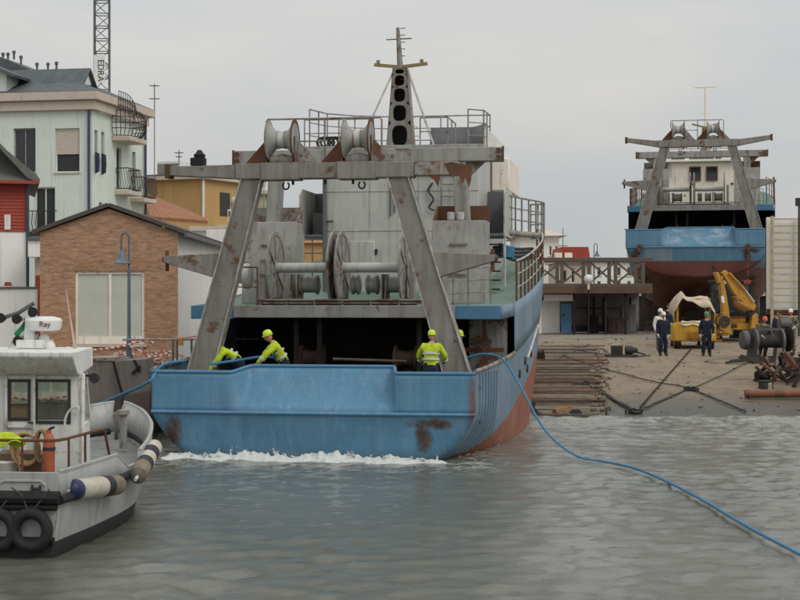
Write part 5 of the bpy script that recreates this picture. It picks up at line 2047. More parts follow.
for i, h in enumerate(front):
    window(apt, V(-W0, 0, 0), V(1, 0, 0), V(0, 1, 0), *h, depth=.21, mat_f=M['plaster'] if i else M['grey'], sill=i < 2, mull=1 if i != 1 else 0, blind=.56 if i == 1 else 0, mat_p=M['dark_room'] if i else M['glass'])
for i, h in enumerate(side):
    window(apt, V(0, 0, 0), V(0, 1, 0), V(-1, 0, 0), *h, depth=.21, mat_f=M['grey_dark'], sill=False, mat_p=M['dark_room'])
# open shutters on the side
for t0 in (.35, 1.25):
    q = MB()
    q.prism([V(.01, t0 + .05, 8.4), V(.30, t0 - .15, 8.5), V(.34, t0 - .18, 8.95), V(.30, t0 - .15, 9.4), V(.01, t0 + .05, 9.5)], (0, .04, 0))
    q.build('shutter', M['downpipe'], apt)
# cornice and soffit
q = MB()
ov = .45
q.box(-W0 - ov, ov, -ov, 0.0, zt - .42, zt)
q.box(0, ov, 0, Dp + ov, zt - .42, zt)
q.box(-W0, .25, -.25, 0, zt - .9, zt - .425)
q.box(0.001, .25, .001, Dp, zt - .9, zt - .425)
q.build('cornice', M['cornice'], apt, bevel=.03)
q = MB()
ry = zt + 1.75
xr = -1.9
q.add([V(-W0 - ov, -ov, zt), V(ov, -ov, zt), V(ov, Dp + ov, zt), V(-W0 - ov, Dp + ov, zt), V(-W0 + 3, Dp / 2, ry), V(-3.6, Dp / 2, ry)],
      [(0, 1, 5, 4), (1, 2, 5), (2, 3, 4, 5), (3, 0, 4)])
q.build('roof', M['slate'], apt)
# cross gable whose plastered end with two round windows faces the side street
q = MB()
ga = [V(-1.1, .75, zt + .02), V(-1.1, 3.4, zt + .02), V(-1.1, 2.1, zt + 1.4)]
q.prism(ga, (-3.5, 0, 0))
dm = q.build('dormer', M['plaster'], apt)
q = MB()
q.prism([V(-.9, .45, zt - .02), V(-.9, 2.1, zt + 1.52), V(-.9, 2.1, zt + 1.42), V(-.9, .58, zt - .02)], (-4.3, 0, 0))
q.prism([V(-.9, 3.75, zt - .02), V(-.9, 2.1, zt + 1.52), V(-.9, 2.1, zt + 1.42), V(-.9, 3.62, zt - .02)], (-4.3, 0, 0))
q.build('dormer_roof', M['slate'], dm)
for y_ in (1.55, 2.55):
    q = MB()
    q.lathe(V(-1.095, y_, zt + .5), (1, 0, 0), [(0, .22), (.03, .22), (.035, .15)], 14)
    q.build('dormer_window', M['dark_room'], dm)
# higher roof block behind on the left
q = MB()
q.prism([V(-5.2, 3.0, zt + 1.2), V(-4.2, 3.0, zt + 1.5), V(-6.6, 3.0, zt + 2.5), V(-12, 3.0, zt + 2.9), V(-12, 3.0, zt + 1.0)], (0, 4, 0))
q.build('upper_roof', M['slate'], apt)
# left gable with a beige barge board
q = MB()
GX_ = -1.3
q.prism([V(GX_ - 6.3, -.1, zt + .1), V(GX_ - 3.2, -.1, zt + .1), V(GX_ - 3.2, -.1, zt + 1.0), V(GX_ - 5.1, -.1, zt + 1.75), V(GX_ - 6.3, -.1, zt + 1.2)], (0, 4, 0))
q.build('gable', M['plaster'], apt)
q = MB()
q.bar(V(GX_ - 5.2, 1.2, zt + 1.9), V(GX_ - 2.6, 1.2, zt + .85), 3.4, .14, up=(0, 0, 1))
q.bar(V(GX_ - 7.2, 1.2, zt + 1.2), V(GX_ - 5.2, 1.2, zt + 1.9), 3.4, .14, up=(0, 0, 1))
q.build('gable_roof', M['slate'], apt)
q = MB()
for px_, py_ in ((3, 52), (8, 52), (14, 50), (21, 55), (37, 62), (48, 62), (56.5, 61)):
    p = A(px_, py_, 4.6)
    q = MB()
    q.lathe(V(p.x, 4.6, p.z - .75), (0, 0, 1), [(.25, .06), (.55, .06), (.56, .09), (.68, .10), (.72, .06)], 10)
    q.build('roof_vent', M['grey_dark'], apt)
# downpipes
for x, y_ in ((-.12, -.12), (.12, 7.45)):
    q = MB()
    q.cyl(V(x, y_, 0), V(x, y_, zt - .45), .07, n=8)
    q.build('downpipe', M['downpipe'], apt)
def balcony(par, t0, t1, z, out_, h):
    q = MB()
    q.box(.002, out_, t0, t1, z - .22, z)
    b = q.build('balcony', M['cornice'], par, bevel=.02)
    q = MB()
    n = 11
    pts = [V(.05, t0 + .05, z), V(out_ - .05, t0 + .05, z), V(out_ - .05, t1 - .05, z), V(.05, t1 - .05, z)]
    for zz in (.08, h):
        q.tube([p + V(0, 0, zz) for p in pts], .03, 5)
    for p, r_ in zip(pts, pts[1:]):
        k_ = max(3, int((r_ - p).length / .13))
        for i in range(k_ + 1):
            c = p.lerp(r_, i / k_)
            d_ = V(.16, 0, 0)
            q.tube([c + V(0, 0, .05), c + d_ * .8 + V(0, 0, .35), c + V(0, 0, h)], .013, 4)
    q.build('balcony_railing', M['iron'], b)
balcony(apt, 3.1, 5.0, 7.75, .8, 1.15)
balcony(apt, 5.4, 7.3, 7.5, .8, 1.1)
# big round wrought balcony under the eaves
q = MB()
q.box(.01, 1.0, 2.7, 5.2, 10.28, 10.52)
bb = q.build('balcony', M['cornice'], apt, bevel=.03)
q = MB()
for k in range(18):
    a = math.pi * k / 17
    c = V(.1 + .95 * math.sin(a), 3.95 - 1.25 * math.cos(a), 10.52)
    e = V(math.sin(a), -math.cos(a) * .8, 0)
    q.tube([c, c + e * .28 + V(0, 0, .4), c + e * .28 + V(0, 0, 1.0), c + V(0, 0, 1.35)], .02, 4)
for zz, g in ((.05, 0), (.4, .28), (.7, .3), (1.0, .28), (1.35, 0)):
    q.tube([V(.1 + (.95 + g) * math.sin(math.pi * k / 17), 3.95 - (1.25 + g * .8) * math.cos(math.pi * k / 17), 10.52 + zz) for k in range(18)], .022, 4)
q.build('balcony_railing', M['iron'], bb)
q = MB()
for k in range(9):
    a = math.pi * (k / 8)
    q.tube([V(.5, 2.4 + .33 * k, zt - .65), V(.5, 2.4 + .33 * k, zt - .65 + math.sqrt(max(.02, 1 - max(0, (k / 8 - .35) / .66) ** 2)))], .02, 4)
for zz in (.3, .65, 1.0):
    q.tube([V(.5, 2.4 + 2.64 * t, zt - .65 + zz * math.sqrt(max(.02, 1 - max(0, (t - .35) / .66) ** 2))) for t in np.linspace(0, 1, 18)], .022, 4)
q.build('roof_railing', M['iron'], apt)
# ironwork at the dark front door-window and the meter box on the side
q = MB()
for px_ in (34, 38, 42, 46, 50, 54):
    p = fx(px_, 231)
    q.tube([V(p.x, -.1, p.z), V(p.x, -.3, p.z + .4), V(p.x, -.15, p.z + 1.0)], .02, 4)
p, r_ = fx(30, 231), fx(58, 231)
q.tube([V(p.x, -.15, p.z + 1.0), V(r_.x, -.15, p.z + 1.0)], .025, 4)
q.tube([V(p.x, -.1, p.z), V(p.x, -.35, p.z + .5), V(p.x, -.15, p.z + 1.0)], .04, 4)
q.box(p.x - .2, r_.x + .2, -.4, -.002, p.z - .25, p.z - .05)
q.build('window_railing', M['iron'], apt)
q = MB()
q.box(.002, .25, 1.9, 2.8, 5.6, 6.5)
q.ring(V(.26, 2.35, 6.05), (1, 0, 0), .25, .4, .04, 16)
q.build('air_conditioner', M['white'], apt, bevel=.02)

# ---- brick gable building
bx0, bx1, bd = pix(40, 300, 55).x, pix(178, 300, 55).x, 55.0
zE, zA = pix(0, 232.5, 55).z, pix(0, 208.5, 55).z
gz = 1.74
bb_ = thing('brick_workshop', 'brown brick gabled workshop with a wide pale window', 'building', (bx0, bd, gz))
Wb = bx1 - bx0
Lb = 13.5
wl, wr = pix(75, 300, 55).x - bx0, pix(144.5, 300, 55).x - bx0
wz0, wz1 = pix(0, 344, 55).z - gz, pix(0, 271.5, 55).z - gz
q = MB()
E, Ah = zE - gz, zA - gz
q.wall(V(0, 0, 0), V(1, 0, 0), V(0, 1, 0), Wb, 0, E, [(wl, wr, wz0, wz1)], .14)
q.add([V(0, 0, E), V(Wb, 0, E), V(Wb / 2 - .02, 0, Ah)], [(0, 1, 2)])
q.build('front_wall', M['brick'], bb_, flip=False)
q = MB()
q.add([V(0, 0.001, 0), V(0, Lb, 0), V(0, Lb, E), V(0, 0.001, E)], [(0, 1, 2, 3)])
q.add([V(0, Lb, 0), V(Wb, Lb, 0), V(Wb, Lb, E), V(Wb / 2, Lb, Ah), V(0, Lb, E)], [(0, 1, 2, 3, 4)])
q.add([V(Wb, 0.001, 0), V(Wb, Lb, 0), V(Wb, Lb, E), V(Wb, 0.001, E)], [(0, 1, 2, 3)])
q.build('side_wall', M['white_wall'], bb_)
q = MB()
for a, b in ((V(-.22, 0, E - .05), V(Wb / 2, 0, Ah + .06)), (V(Wb / 2, 0, Ah + .06), V(Wb + .25, 0, E - .06))):
    dv = (b - a)
    nrm = V(-dv.z, 0, dv.x).normalized() * .13
    q.prism([a + V(0, -.18, 0), b + V(0, -.18, 0), b + nrm + V(0, -.18, 0), a + nrm + V(0, -.18, 0)], (0, Lb + .3, 0))
q.build('roof', plain('brown grey roof sheet', (0.085, 0.07, 0.06), .75, .25, 2), bb_)
# soldier course of bricks over the window
nb = 34
for i in range(nb):
    x = wl - .35 + (wr - wl + .7) * i / nb
    q = MB()
    q.box(x, x + (wr - wl + .7) / nb - .012, -.012, .03, wz1 + .03, wz1 + .29)
    q.build('brick', M['brick'] if i % 3 else M['brick'], bb_)
w = window(bb_, V(0, 0, 0), V(1, 0, 0), V(0, 1, 0), wl, wr, wz0, wz1, frame=.09, depth=.13, mat_f=M['cream'], mat_p=M['pane_pale'], mull=1, sill=False)
q = MB()
q.box(wl + .09, wr - .09, .055, .10, wz0 + .09, wz0 + .26)
q.build('bottom_rail', M['cream'], w)
q = MB()
q.box(wl - .08, wr + .08, -.1, .05, wz0 - .1, wz0 - .005)
q.build('sill', M['cornice'], w)
q = MB()
q.box(Wb + .25, Wb + .36, -.2, Lb + .1, E - .14, E + .0)
q.cyl(V(Wb + .12, Lb - .4, 0), V(Wb + .12, Lb - .4, E - .1), .05, n=8)
q.build('gutter', M['grey_dark'], bb_)
# white yard wall behind, right of the workshop
q = MB()
a, b = pix(178, 300, 68), pix(232, 300, 68)
q.box(a.x + 1.2, b.x, 68, 68.3, 1.74, pix(0, 230, 68).z)
yw = q.build('yard_wall', M['white_wall'], None, cat='wall', label='white rendered yard wall between the brick workshop and the trawler', bevel=.02)

# ---- red boarded house at the left edge, on white masonry
rd_ = 62.0
rx1 = pix(26, 300, rd_).x
red = thing('red_house', 'red boarded house on a white base at the left edge', 'building', (rx1, rd_, 1.74), R(14))
q = MB()
zb0, zb1, ze = pix(0, 288, rd_).z - 1.74, pix(0, 232, rd_).z - 1.74, pix(0, 182, rd_).z - 1.74
q.box(-9, 0, 0, 8, zb0 - 3, zb1)
q.build('base_wall', M['white_wall'], red)
nb = 15
for i in range(nb):
    z0 = zb1 + (ze - zb1) * i / nb
    z1 = zb1 + (ze - zb1) * (i + 1) / nb
    q = MB()
    q.prism([V(-9, .0, z0), V(-9, -.03, z0), V(-9, .0, z1)], (9, 0, 0))
    q.box(-9, -.001, .001, .02, z0, z1)
    q.build('board', M['red_wall'], red)
q = MB()
q.box(-9, 0, .05, 8, zb1, ze)
q.build('upper_wall', M['red_wall'], red)
hx0, hx1 = pix(5, 0, rd_).x - rx1, pix(11, 0, rd_).x - rx1
q = MB()
q.box(hx0, hx1, -.06, -.031, pix(0, 230, rd_).z - 1.74, pix(0, 215, rd_).z - 1.74)
q.build('hatch', M['white'], red, bevel=.01)
q = MB()
rxe = pix(39, 0, rd_).x - rx1
zr = pix(0, 143, rd_).z - 1.74
q.prism([V(rxe, -.4, ze - .05), V(rxe - .45, -.4, ze + .12), V(rxe - 1.6, -.4, zr - .12), V(rxe - 2.2, -.4, zr + .35), V(rxe - 1.9, -.4, zr + .35), V(rxe - 1.2, -.4, zr - .35), V(rxe - .1, -.4, ze + .25), V(rxe + .02, -.4, ze + .08)], (0, 9, 0))
q.add([V(-9, -.4, ze + .02), V(rxe, -.4, ze), V(rxe - 1.7, 2.2, zr + .1), V(-9, 2.2, zr + 1.5)], [(0, 1, 2, 3)])
q.build('roof', plain('grey green roof sheet', (0.13, 0.135, 0.12), .7, .2, 2), red)
q = MB()
q.box(-9, rxe, -.48, -.41, ze - .10, ze + .02)
q.build('fascia', M['red_wall'], red)
q = MB()
q.cyl(V(.06, -.1, zb0), V(.06, -.1, ze), .06, n=8)
q.build('downpipe', M['downpipe'], red)
# white garden walls in front of it
q = MB()
q.box(-40, pix(35, 0, 57).x, 57, 57.4, 1.74, pix(0, 289, 57).z)
lw_ = q.build('boundary_wall', M['white_wall'], None, cat='wall', label='low white boundary wall left of the brick workshop', bevel=.01)
q = MB()
q.box(-40.05, pix(35, 0, 57).x + .04, 56.94, 57.46, pix(0, 289, 57).z + .002, pix(0, 287, 57).z + .01)
q.build('wall_coping', M['grey_dark'], lw_)
q = MB()
p = pix(8, 286, 57.2)
q.prism([p + V(-.12, -.1, 0), p + V(.12, -.1, 0), p + V(.09, -.1, .14), p + V(-.09, -.1, .14)], (0, .2, 0))
q.build('loose_brick', M['red_wall'], None, cat='brick', label='red brick left on top of the low white wall')
# passage structure between the red house and the workshop
q = MB()
a, b = pix(26.5, 0, 60).x, pix(40, 0, 60).x
q.box(a, b, 60.2, 63, pix(0, 257, 60).z, pix(0, 240, 60).z)
pas = q.build('passage_house', M['white_wall'], None, cat='building', label='narrow white annex with a red door beside the brick workshop', bevel=.02)
q = MB()
q.box(a - .05, b + .05, 60.1, 63, pix(0, 240, 60).z + .002, pix(0, 237.5, 60).z)
q.build('canopy', M['grey_dark'], pas)
q = MB()
q.box(a + .08, b - .08, 61.0, 63, 1.74, pix(0, 257.5, 60).z)
q.build('lower_wall', M['cornice'], pas)
q = MB()
q.box(a + .12, a + .36, 60.94, 60.998, 1.9, pix(0, 275, 60).z)
q.build('door', M['red_wall'], pas)

# ---- ochre house with flat roof, terracotta roofs
def block(name, label, x0, x1, y0, y1, z0, z1, mat, cat='building', roof=None, over=.3, wins=(), hip=None, chimneys=()):
    t = thing(name, label, cat, ((x0 + x1) / 2, y0, z0))
    w2, h = (x1 - x0) / 2, z1 - z0
    q = MB()
    holes = [(a - (x0), b - (x0), c - z0, d_ - z0) for a, b, c, d_ in wins]
    q.wall(V(-w2, 0, 0), V(1, 0, 0), V(0, 1, 0), 2 * w2, 0, h, holes, .2)
    for p_ in ([V(w2, 0, 0), V(w2, y1 - y0, 0), V(w2, y1 - y0, h), V(w2, 0, h)], [V(-w2, 0, 0), V(-w2, y1 - y0, 0), V(-w2, y1 - y0, h), V(-w2, 0, h)], [V(-w2, y1 - y0, 0), V(w2, y1 - y0, 0), V(w2, y1 - y0, h), V(-w2, y1 - y0, h)]):
        q.add(p_, [(0, 1, 2, 3)])
    q.build('wall', mat, t, flip=False)
    for h_ in holes:
        window(t, V(-w2, 0, 0), V(1, 0, 0), V(0, 1, 0), *h_, frame=.07, depth=.18, mat_f=M['white'], sill=True)
    q = MB()
    D_ = y1 - y0
    if hip:
        q.add([V(-w2 - over, -over, h), V(w2 + over, -over, h), V(w2 + over, D_ + over, h), V(-w2 - over, D_ + over, h), V(-w2 * .5, D_ / 2, h + hip), V(w2 * .5, D_ / 2, h + hip)],
              [(0, 1, 5, 4), (1, 2, 5), (2, 3, 4, 5), (3, 0, 4), (3, 2, 1, 0)])
    else:
        q.box(-w2 - over, w2 + over, -over, D_ + over, h, h + .25)
    rf = q.build('roof', roof or M['cornice'], t)
    for cx, cy, cz in chimneys:
        q = MB()
        q.box(cx - .4, cx + .4, cy - .4, cy + .4, h, cz - z0)
        q.box(cx - .5, cx + .5, cy - .5, cy + .5, cz - z0, cz - z0 + .2)
        q.build('chimney', mat, rf)
    return t
P_ = lambda px, py, D: pix(px, py, D)
och = thing('ochre_house', 'ochre flat roofed house behind the brick workshop', 'building', (P_(203, 0, 100).x, 100, 2), -R(25))
zz0, zz1 = 0, P_(0, 179, 100).z - 2
q = MB()
q.box(-5.5, 0, 0, 7, 0, zz1)
q.build('wall', M['ochre'], och)
q = MB()
q.box(-5.8, .35, -.35, 7.3, zz1 + .002, zz1 + .28)
q.build('roof', M['cornice'], och, bevel=.02)
q = MB()
q.box(-5.8, .37, -.37, 7.32, zz1 + .285, zz1 + .36)
q.build('roof_edge', M['grey_dark'], och)
q = MB()
q.cyl(V(.06, -.06, 0), V(.06, -.06, zz1), .08, n=8)
q.build('downpipe', M['white'], och)
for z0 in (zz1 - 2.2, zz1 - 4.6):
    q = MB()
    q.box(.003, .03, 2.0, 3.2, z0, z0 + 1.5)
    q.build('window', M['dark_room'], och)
q = MB()
q.ball(V(.15, 3.6, zz1 - 1.2), .3, .3, .3)
q.build('wall_lamp', M['white'], och)
q = MB()
q.box(.01, .9, 1.5, 5, zz1 - 3.0, zz1 - 2.8)
q.tube([V(.9, 1.5, zz1 - 1.9), V(.9, 5, zz1 - 1.9)], .05, 5)
for k in range(6):
    q.cyl(V(.9, 1.5 + .7 * k, zz1 - 2.8), V(.9, 1.5 + .7 * k, zz1 - 1.9), .03, n=5)
q.build('balcony', M['cream'], och)
# block on its roof
q = MB()
q.box(-5.4, -3.7, 3, 5, zz1 + .36, zz1 + 1.5)
rb_ = q.build('roof_cabin', M['white'], och)
q = MB()
for k in range(7):
    q.box(-5.35, -3.75, 2.93, 2.99, zz1 + .5 + .13 * k, zz1 + .57 + .13 * k)
q.build('louvre', M['grey'], rb_)

def tiled_roof(name, label, a, b, c, d_, wall_h, mat_w):
    """sloping roof a-b (eaves) to d-c (ridge) covered with rows of pan tiles, on a wall"""
    a, b, c, d_ = map(Vector, (a, b, c, d_))
    t = thing(name, label, 'building', (a.x, a.y, 2.0))
    o = V(a.x, a.y, 2.0)
    q = MB()
    A_, B_, C_, D_ = a - o, b - o, c - o, d_ - o
    g = lambda p: V(p.x, p.y, 0)
    q.add([g(A_), g(B_), B_, A_, g(D_), g(C_), C_, D_], [(0, 1, 2, 3), (1, 5, 6, 2), (5, 4, 7, 6), (4, 0, 3, 7)])
    q.build('wall', mat_w, t)
    n = max(4, int((b - a).length / .26))
    q = MB()
    for i in range(n):
        p0, p1 = A_.lerp(B_, (i + .5) / n), D_.lerp(C_, (i + .5) / n)
        q.tube([p0 + V(0, 0, .04), p1 + V(0, 0, .04)], .13, 6)
    q.add([A_ + V(0, 0, .02), B_ + V(0, 0, .02), C_ + V(0, 0, .02), D_ + V(0, 0, .02)], [(0, 1, 2, 3)])
    q.build('tile_rows', M['terracotta'], t, kind='stuff')
    return t
tiled_roof('tiled_house', 'low house with a terracotta roof in front of the ochre house', P_(150, 219, 88), P_(207, 223, 93), P_(203, 219, 97), P_(143, 194, 96), 3, M['ochre'])
tiled_roof('tiled_house', 'yellow walled house with a pan tile roof seen beside the left gantry leg', P_(211, 221, 104), P_(246, 221, 104), P_(246, 197, 112), P_(216, 195, 112), 3, M['cornice'])
block('green_house', 'far greenish house with a chimney behind the gantry', P_(214, 0, 128).x, P_(264, 0, 128).x, 128, 140, 2, P_(0, 194, 128).z, paint('greenish plaster', (.36, .38, .24), rough=.9), chimneys=((-1.6, .5, P_(0, 183, 128).z),),
      wins=[(P_(236, 0, 128).x, P_(240, 0, 128).x, P_(0, 214, 128).z, P_(0, 204, 128).z), (P_(248, 0, 128).x, P_(252, 0, 128).x, P_(0, 214, 128).z, P_(0, 204, 128).z)])
block('white_shed', 'low white shed right behind the brick workshop', P_(196, 0, 84).x, P_(246, 0, 84).x, 84, 90, 2, P_(0, 231, 84).z, M['white_wall'])
block('orange_house', 'orange plastered house seen through the trawler rails', P_(285, 0, 110).x, P_(332, 0, 110).x, 110, 120, 2, P_(0, 243, 110).z, M['ochre'], roof=M['terracotta'], hip=1.3,
      wins=[(P_(300, 0, 110).x, P_(305, 0, 110).x, P_(0, 270, 110).z, P_(0, 256, 110).z)])

# ---- right background: white houses, red house, behind the truss
block('white_house', 'tall white house with cornice behind the trawler bow', P_(520, 0, 135).x, P_(559, 0, 135).x, 135, 147, 2, P_(0, 236, 135).z, M['white_wall'], over=.6, hip=.9, roof=M['cornice'],
      wins=[(P_(549, 0, 135).x, P_(552, 0, 135).x, P_(0, 256, 135).z, P_(0, 246, 135).z), (P_(555, 0, 135).x, P_(558, 0, 135).x, P_(0, 256, 135).z, P_(0, 246, 135).z)])
redh = block('red_roofed_house', 'cream house with a red top storey behind the truss footbridge', P_(558, 0, 125).x, P_(592, 0, 125).x, 125, 133, 2, P_(0, 263, 125).z, M['cornice'],
      wins=[(P_(562, 0, 125).x, P_(567, 0, 125).x, P_(0, 283, 125).z, P_(0, 270, 125).z), (P_(571, 0, 125).x, P_(575, 0, 125).x, P_(0, 283, 125).z, P_(0, 268, 125).z)], roof=M['cornice'])
q = MB()
w2 = (P_(590, 0, 125).x - P_(559, 0, 125).x) / 2
h0 = P_(0, 263, 125).z - 2 + .26
q.prism([V(-w2, .1, h0), V(w2, .1, h0), V(w2 - .15, .1, h0 + 1.0), V(-w2 + .15, .1, h0 + 1.0)], (0, 7, 0))
ts = q.build('top_storey', M['red_wall'], redh)
q = MB()
q.box(-.8, -.2, .04, .095, h0 + .15, h0 + .55)
q.box(-1.6, -1.0, .04, .095, h0 + .15, h0 + .55)
q.build('window', M['cream'], ts)
block('long_white_house', 'long white house with rows of windows behind the truss footbridge', P_(592, 0, 140).x, P_(648, 0, 140).x, 140, 152, 2, P_(0, 262, 140).z, M['white_wall'], over=.35,
      wins=[(P_(x, 0, 140).x, P_(x + 4, 0, 140).x, P_(0, c, 140).z, P_(0, b, 140).z) for x in (597, 607, 617, 627, 637) for c, b in ((276, 267), (290, 281))])
block('far_house', 'far pale house beyond the yard at the right edge', P_(760, 0, 150).x, P_(850, 0, 150).x, 150, 160, 2, P_(0, 291, 150).z, M['cornice'], hip=1.2, roof=M['terracotta'])
block('far_shed', 'long low far shed behind the propped trawler', P_(560, 0, 175).x, P_(780, 0, 175).x, 175, 185, 2, P_(0, 287, 175).z, M['grey_dark'])
block('far_row', 'row of far low houses hidden behind the floating trawler', P_(215, 0, 170).x, P_(540, 0, 170).x, 170, 180, 2, P_(0, 262, 170).z, M['cornice'], hip=1.5, roof=M['terracotta'])

# ---- antennas, lattice mast, lamp posts
def antenna(px, ptop, pbot, D, label, arms_):
    p0, p1 = pix(px, pbot, D), pix(px, ptop, D)
    t = thing('tv_antenna', label, 'antenna', p0, 0, 'television antennas on roofs')
    q = MB()
    q.cyl(V(0, 0, -3), V(0, 0, p1.z - p0.z), .035, n=6)
    q.build('pole', M['grey'], t)
    for py_, w_ in arms_:
        z = pix(0, py_, D).z - p0.z
        q = MB()
        q.cyl(V(-w_, 0, z), V(w_, 0, z), .025, n=5)
        for k in range(7):
            x = -w_ + 2 * w_ * k / 6
            q.cyl(V(x, -.35, z), V(x, .35, z + .05), .015, n=4)
        q.build('aerial', M['grey_dark'], t)
antenna(154.5, 84, 180, 101, 'tall thin television antenna with two aerials beside the green house', ((86, .28), (99, .3)))
antenna(179, 150, 178, 103, 'short television antenna standing on the ochre house roof', ((153, .25), (157, .18)))
antenna(563, 228, 262, 126, 'dark television antenna by the red top storey', ((236, .3), (246, .35)))
antenna(264, 176, 205, 120, 'thin antenna pole seen between the gantry legs', ((178, .2),))

lm = thing('lattice_mast', 'tall grey lattice mast with a white EDRA sign behind the green house', 'mast', (pix(102, 0, 95).x, 95, 2.0), R(8))
hw = .43
q = MB()
ztop = pix(0, -25, 95).z - 2
for sx in (-1, 1):
    for sy in (-1, 1):
        q = MB()
        q.cyl(V(sx * hw, sy * hw, 0), V(sx * hw, sy * hw, ztop), .055, n=6)
        q.build('mast_leg', M['grey_dark'], lm)
q = MB()
z = 0.0
k = 0
while z < ztop - .5:
    for a, b in (((-hw, -hw), (hw, -hw)), ((hw, -hw), (hw, hw)), ((hw, hw), (-hw, hw)), ((-hw, hw), (-hw, -hw))):
        q.bar(V(*a, z), V(*b, z), .05, .05)
        s0, s1 = (a, b) if k % 2 else (b, a)
        q.bar(V(*s0, z), V(*s1, z + .75), .04, .04)
    z += .75
    k += 1
q.build('lacing', M['grey_dark'], lm, kind='stuff')
q = MB()
sx0, sx1 = -.46, .22
szt, szb = pix(0, 55, 94.5).z - 2, pix(0, 83, 94.5).z - 2
q.box(sx0, sx1 - .02, -hw - .12, -hw - .07, szb, szt)
sg = q.build('sign_board', M['white'], lm)
Mx = Matrix.Translation(V((sx0 + sx1) / 2 + .06, -hw - .125, (szb + szt) / 2 - .1)) @ Matrix.Rotation(R(90), 4, 'X') @ Matrix.Rotation(R(-90), 4, 'Z')
text_mesh('lettering', 'EDRA', .52, M['black'], sg, Mx)

def lamp_post(px, pbase, ptop, D, z0, label, side=1):
    p = pix(px, 300, D)
    t = thing('street_lamp', label, 'street lamp', (p.x, D, z0), 0, 'swan neck street lamps')
    H_ = pix(0, ptop, D).z - z0
    q = MB()
    q.tube([V(0, 0, 0), V(0, 0, .9), V(0, 0, .92), V(0, 0, H_ * .72), V(0, 0, H_ * .73), V(0, 0, H_ - .22)], [.085, .08, .055, .05, .035, .03], 10)
    q.tube([V(0, 0, H_ - .24)] + [V(side * (-.12 + .12 * math.cos(t_)), 0, H_ - .2 + .17 * math.sin(t_)) for t_ in np.linspace(.1, math.pi, 10)] + [V(-side * .24, 0, H_ - .62)], .028, 8)
    q.build('pole', plain('blue grey lamp paint', (.10, .13, .16), .5), t)
    q = MB()
    q.lathe(V(-side * .22, 0, H_ - .98), (0, 0, 1), [(0, .28), (.02, .28), (.10, .16), (.22, .11), (.38, .07), (.42, .03)], 18)
    q.build('lamp_shade', plain('blue grey shade paint', (.12, .16, .20), .5), t)
    q = MB()
    q.ball(V(-side * .22, 0, H_ - .95), .10, .10, .07)
    q.build('bulb', M['white'], t)
    return t
lamp_post(129, 358, 232, 49.5, 1.74, 'blue grey swan neck street lamp in front of the brick workshop')
lamp_post(594, 290, 243, 118, 2.0, 'dark swan neck street lamp rising behind the truss footbridge', -1)

# ---- truss footbridge on its shed
TD = 85.0
tx0, tx1 = pix(528, 0, TD).x, pix(652, 0, TD).x
tb = thing('truss_footbridge', 'rusty brown steel truss footbridge beside the propped trawler', 'footbridge', (tx0, TD, 2.0))
steel = paint('grey brown steel', (.105, .088, .072), rust=.45, streak=.3)
L_ = tx1 - tx0
zt_, zb_ = pix(0, 258.5, TD).z - 2, pix(0, 290, TD).z - 2
for dy in (0, 2.6):
    q = MB()
    q.box(0, L_, dy - .12, dy + .12, zt_ - .16, zt_ + .05)
    q.build('top_chord', steel, tb, bevel=.01)
    q = MB()
    q.box(0, L_, dy - .12, dy + .12, zb_ + .16, zb_ + .34)
    q.build('bottom_chord', steel, tb, bevel=.01)
    xs_ = [pix(p, 0, TD).x - tx0 for p in (533, 562, 589, 615.5, 643)]
    for x in xs_:
        q = MB()
        q.box(x - .09, x + .09, dy - .09, dy + .09, zb_ + .34, zt_ - .16)
        q.build('vertical', steel, tb)
    xx = [pix(p, 0, TD).x - tx0 for p in (533, 562, 589, 615.5, 643)]
    for a, b in zip(xx, xx[1:]):
        for s_ in ((0, 1) if dy == 0 else ()):
            q = MB()
            q.bar(V(a, dy + .03 * (1 - 2 * s_), (zb_ + .34) if s_ else (zt_ - .16)), V(b, dy + .03 * (1 - 2 * s_), (zt_ - .16) if s_ else (zb_ + .34)), .07, .10)
            q.build('diagonal', steel, tb)
q = MB()
q.box(0, L_, -.2, 2.8, zb_ - .18, zb_ + .155)
q.build('deck', paint('brown steel deck', (.11, .06, .04), rust=.6, var=.3), tb, bevel=.01)
for p in (574.5, 606, 626):
    q = MB()
    x = pix(p, 0, TD).x - tx0
    q.box(x - .06, x + .06, .1, .22, -.05, zb_ - .18)
    q.build('post', M['dark_rust'], tb)
# white globe lamp on the footbridge
p = pix(588.5, 279, 84.4)
gl = thing('globe_lamp', 'round white globe lamp in front of the truss footbridge', 'lamp', (p.x, 84.4, p.z - 2.1))
q = MB()
q.ball(V(0, 0, 2.1), .25, n=20, m=12)
q.build('globe', plain('white lamp globe', (.66, .66, .64), .35, .03), gl)
q = MB()
q.lathe(V(0, 0, 1.1), (0, 0, 1), [(.45, .05), (.5, .06), (.7, .06), (.78, .12)], 14)
q.build('lamp_neck', M['cream'], gl)
q = MB()
q.cyl(V(0, 0, -.85), V(0, 0, 1.55), .04, n=8)
q.build('lamp_post', M['dark_rust'], gl)
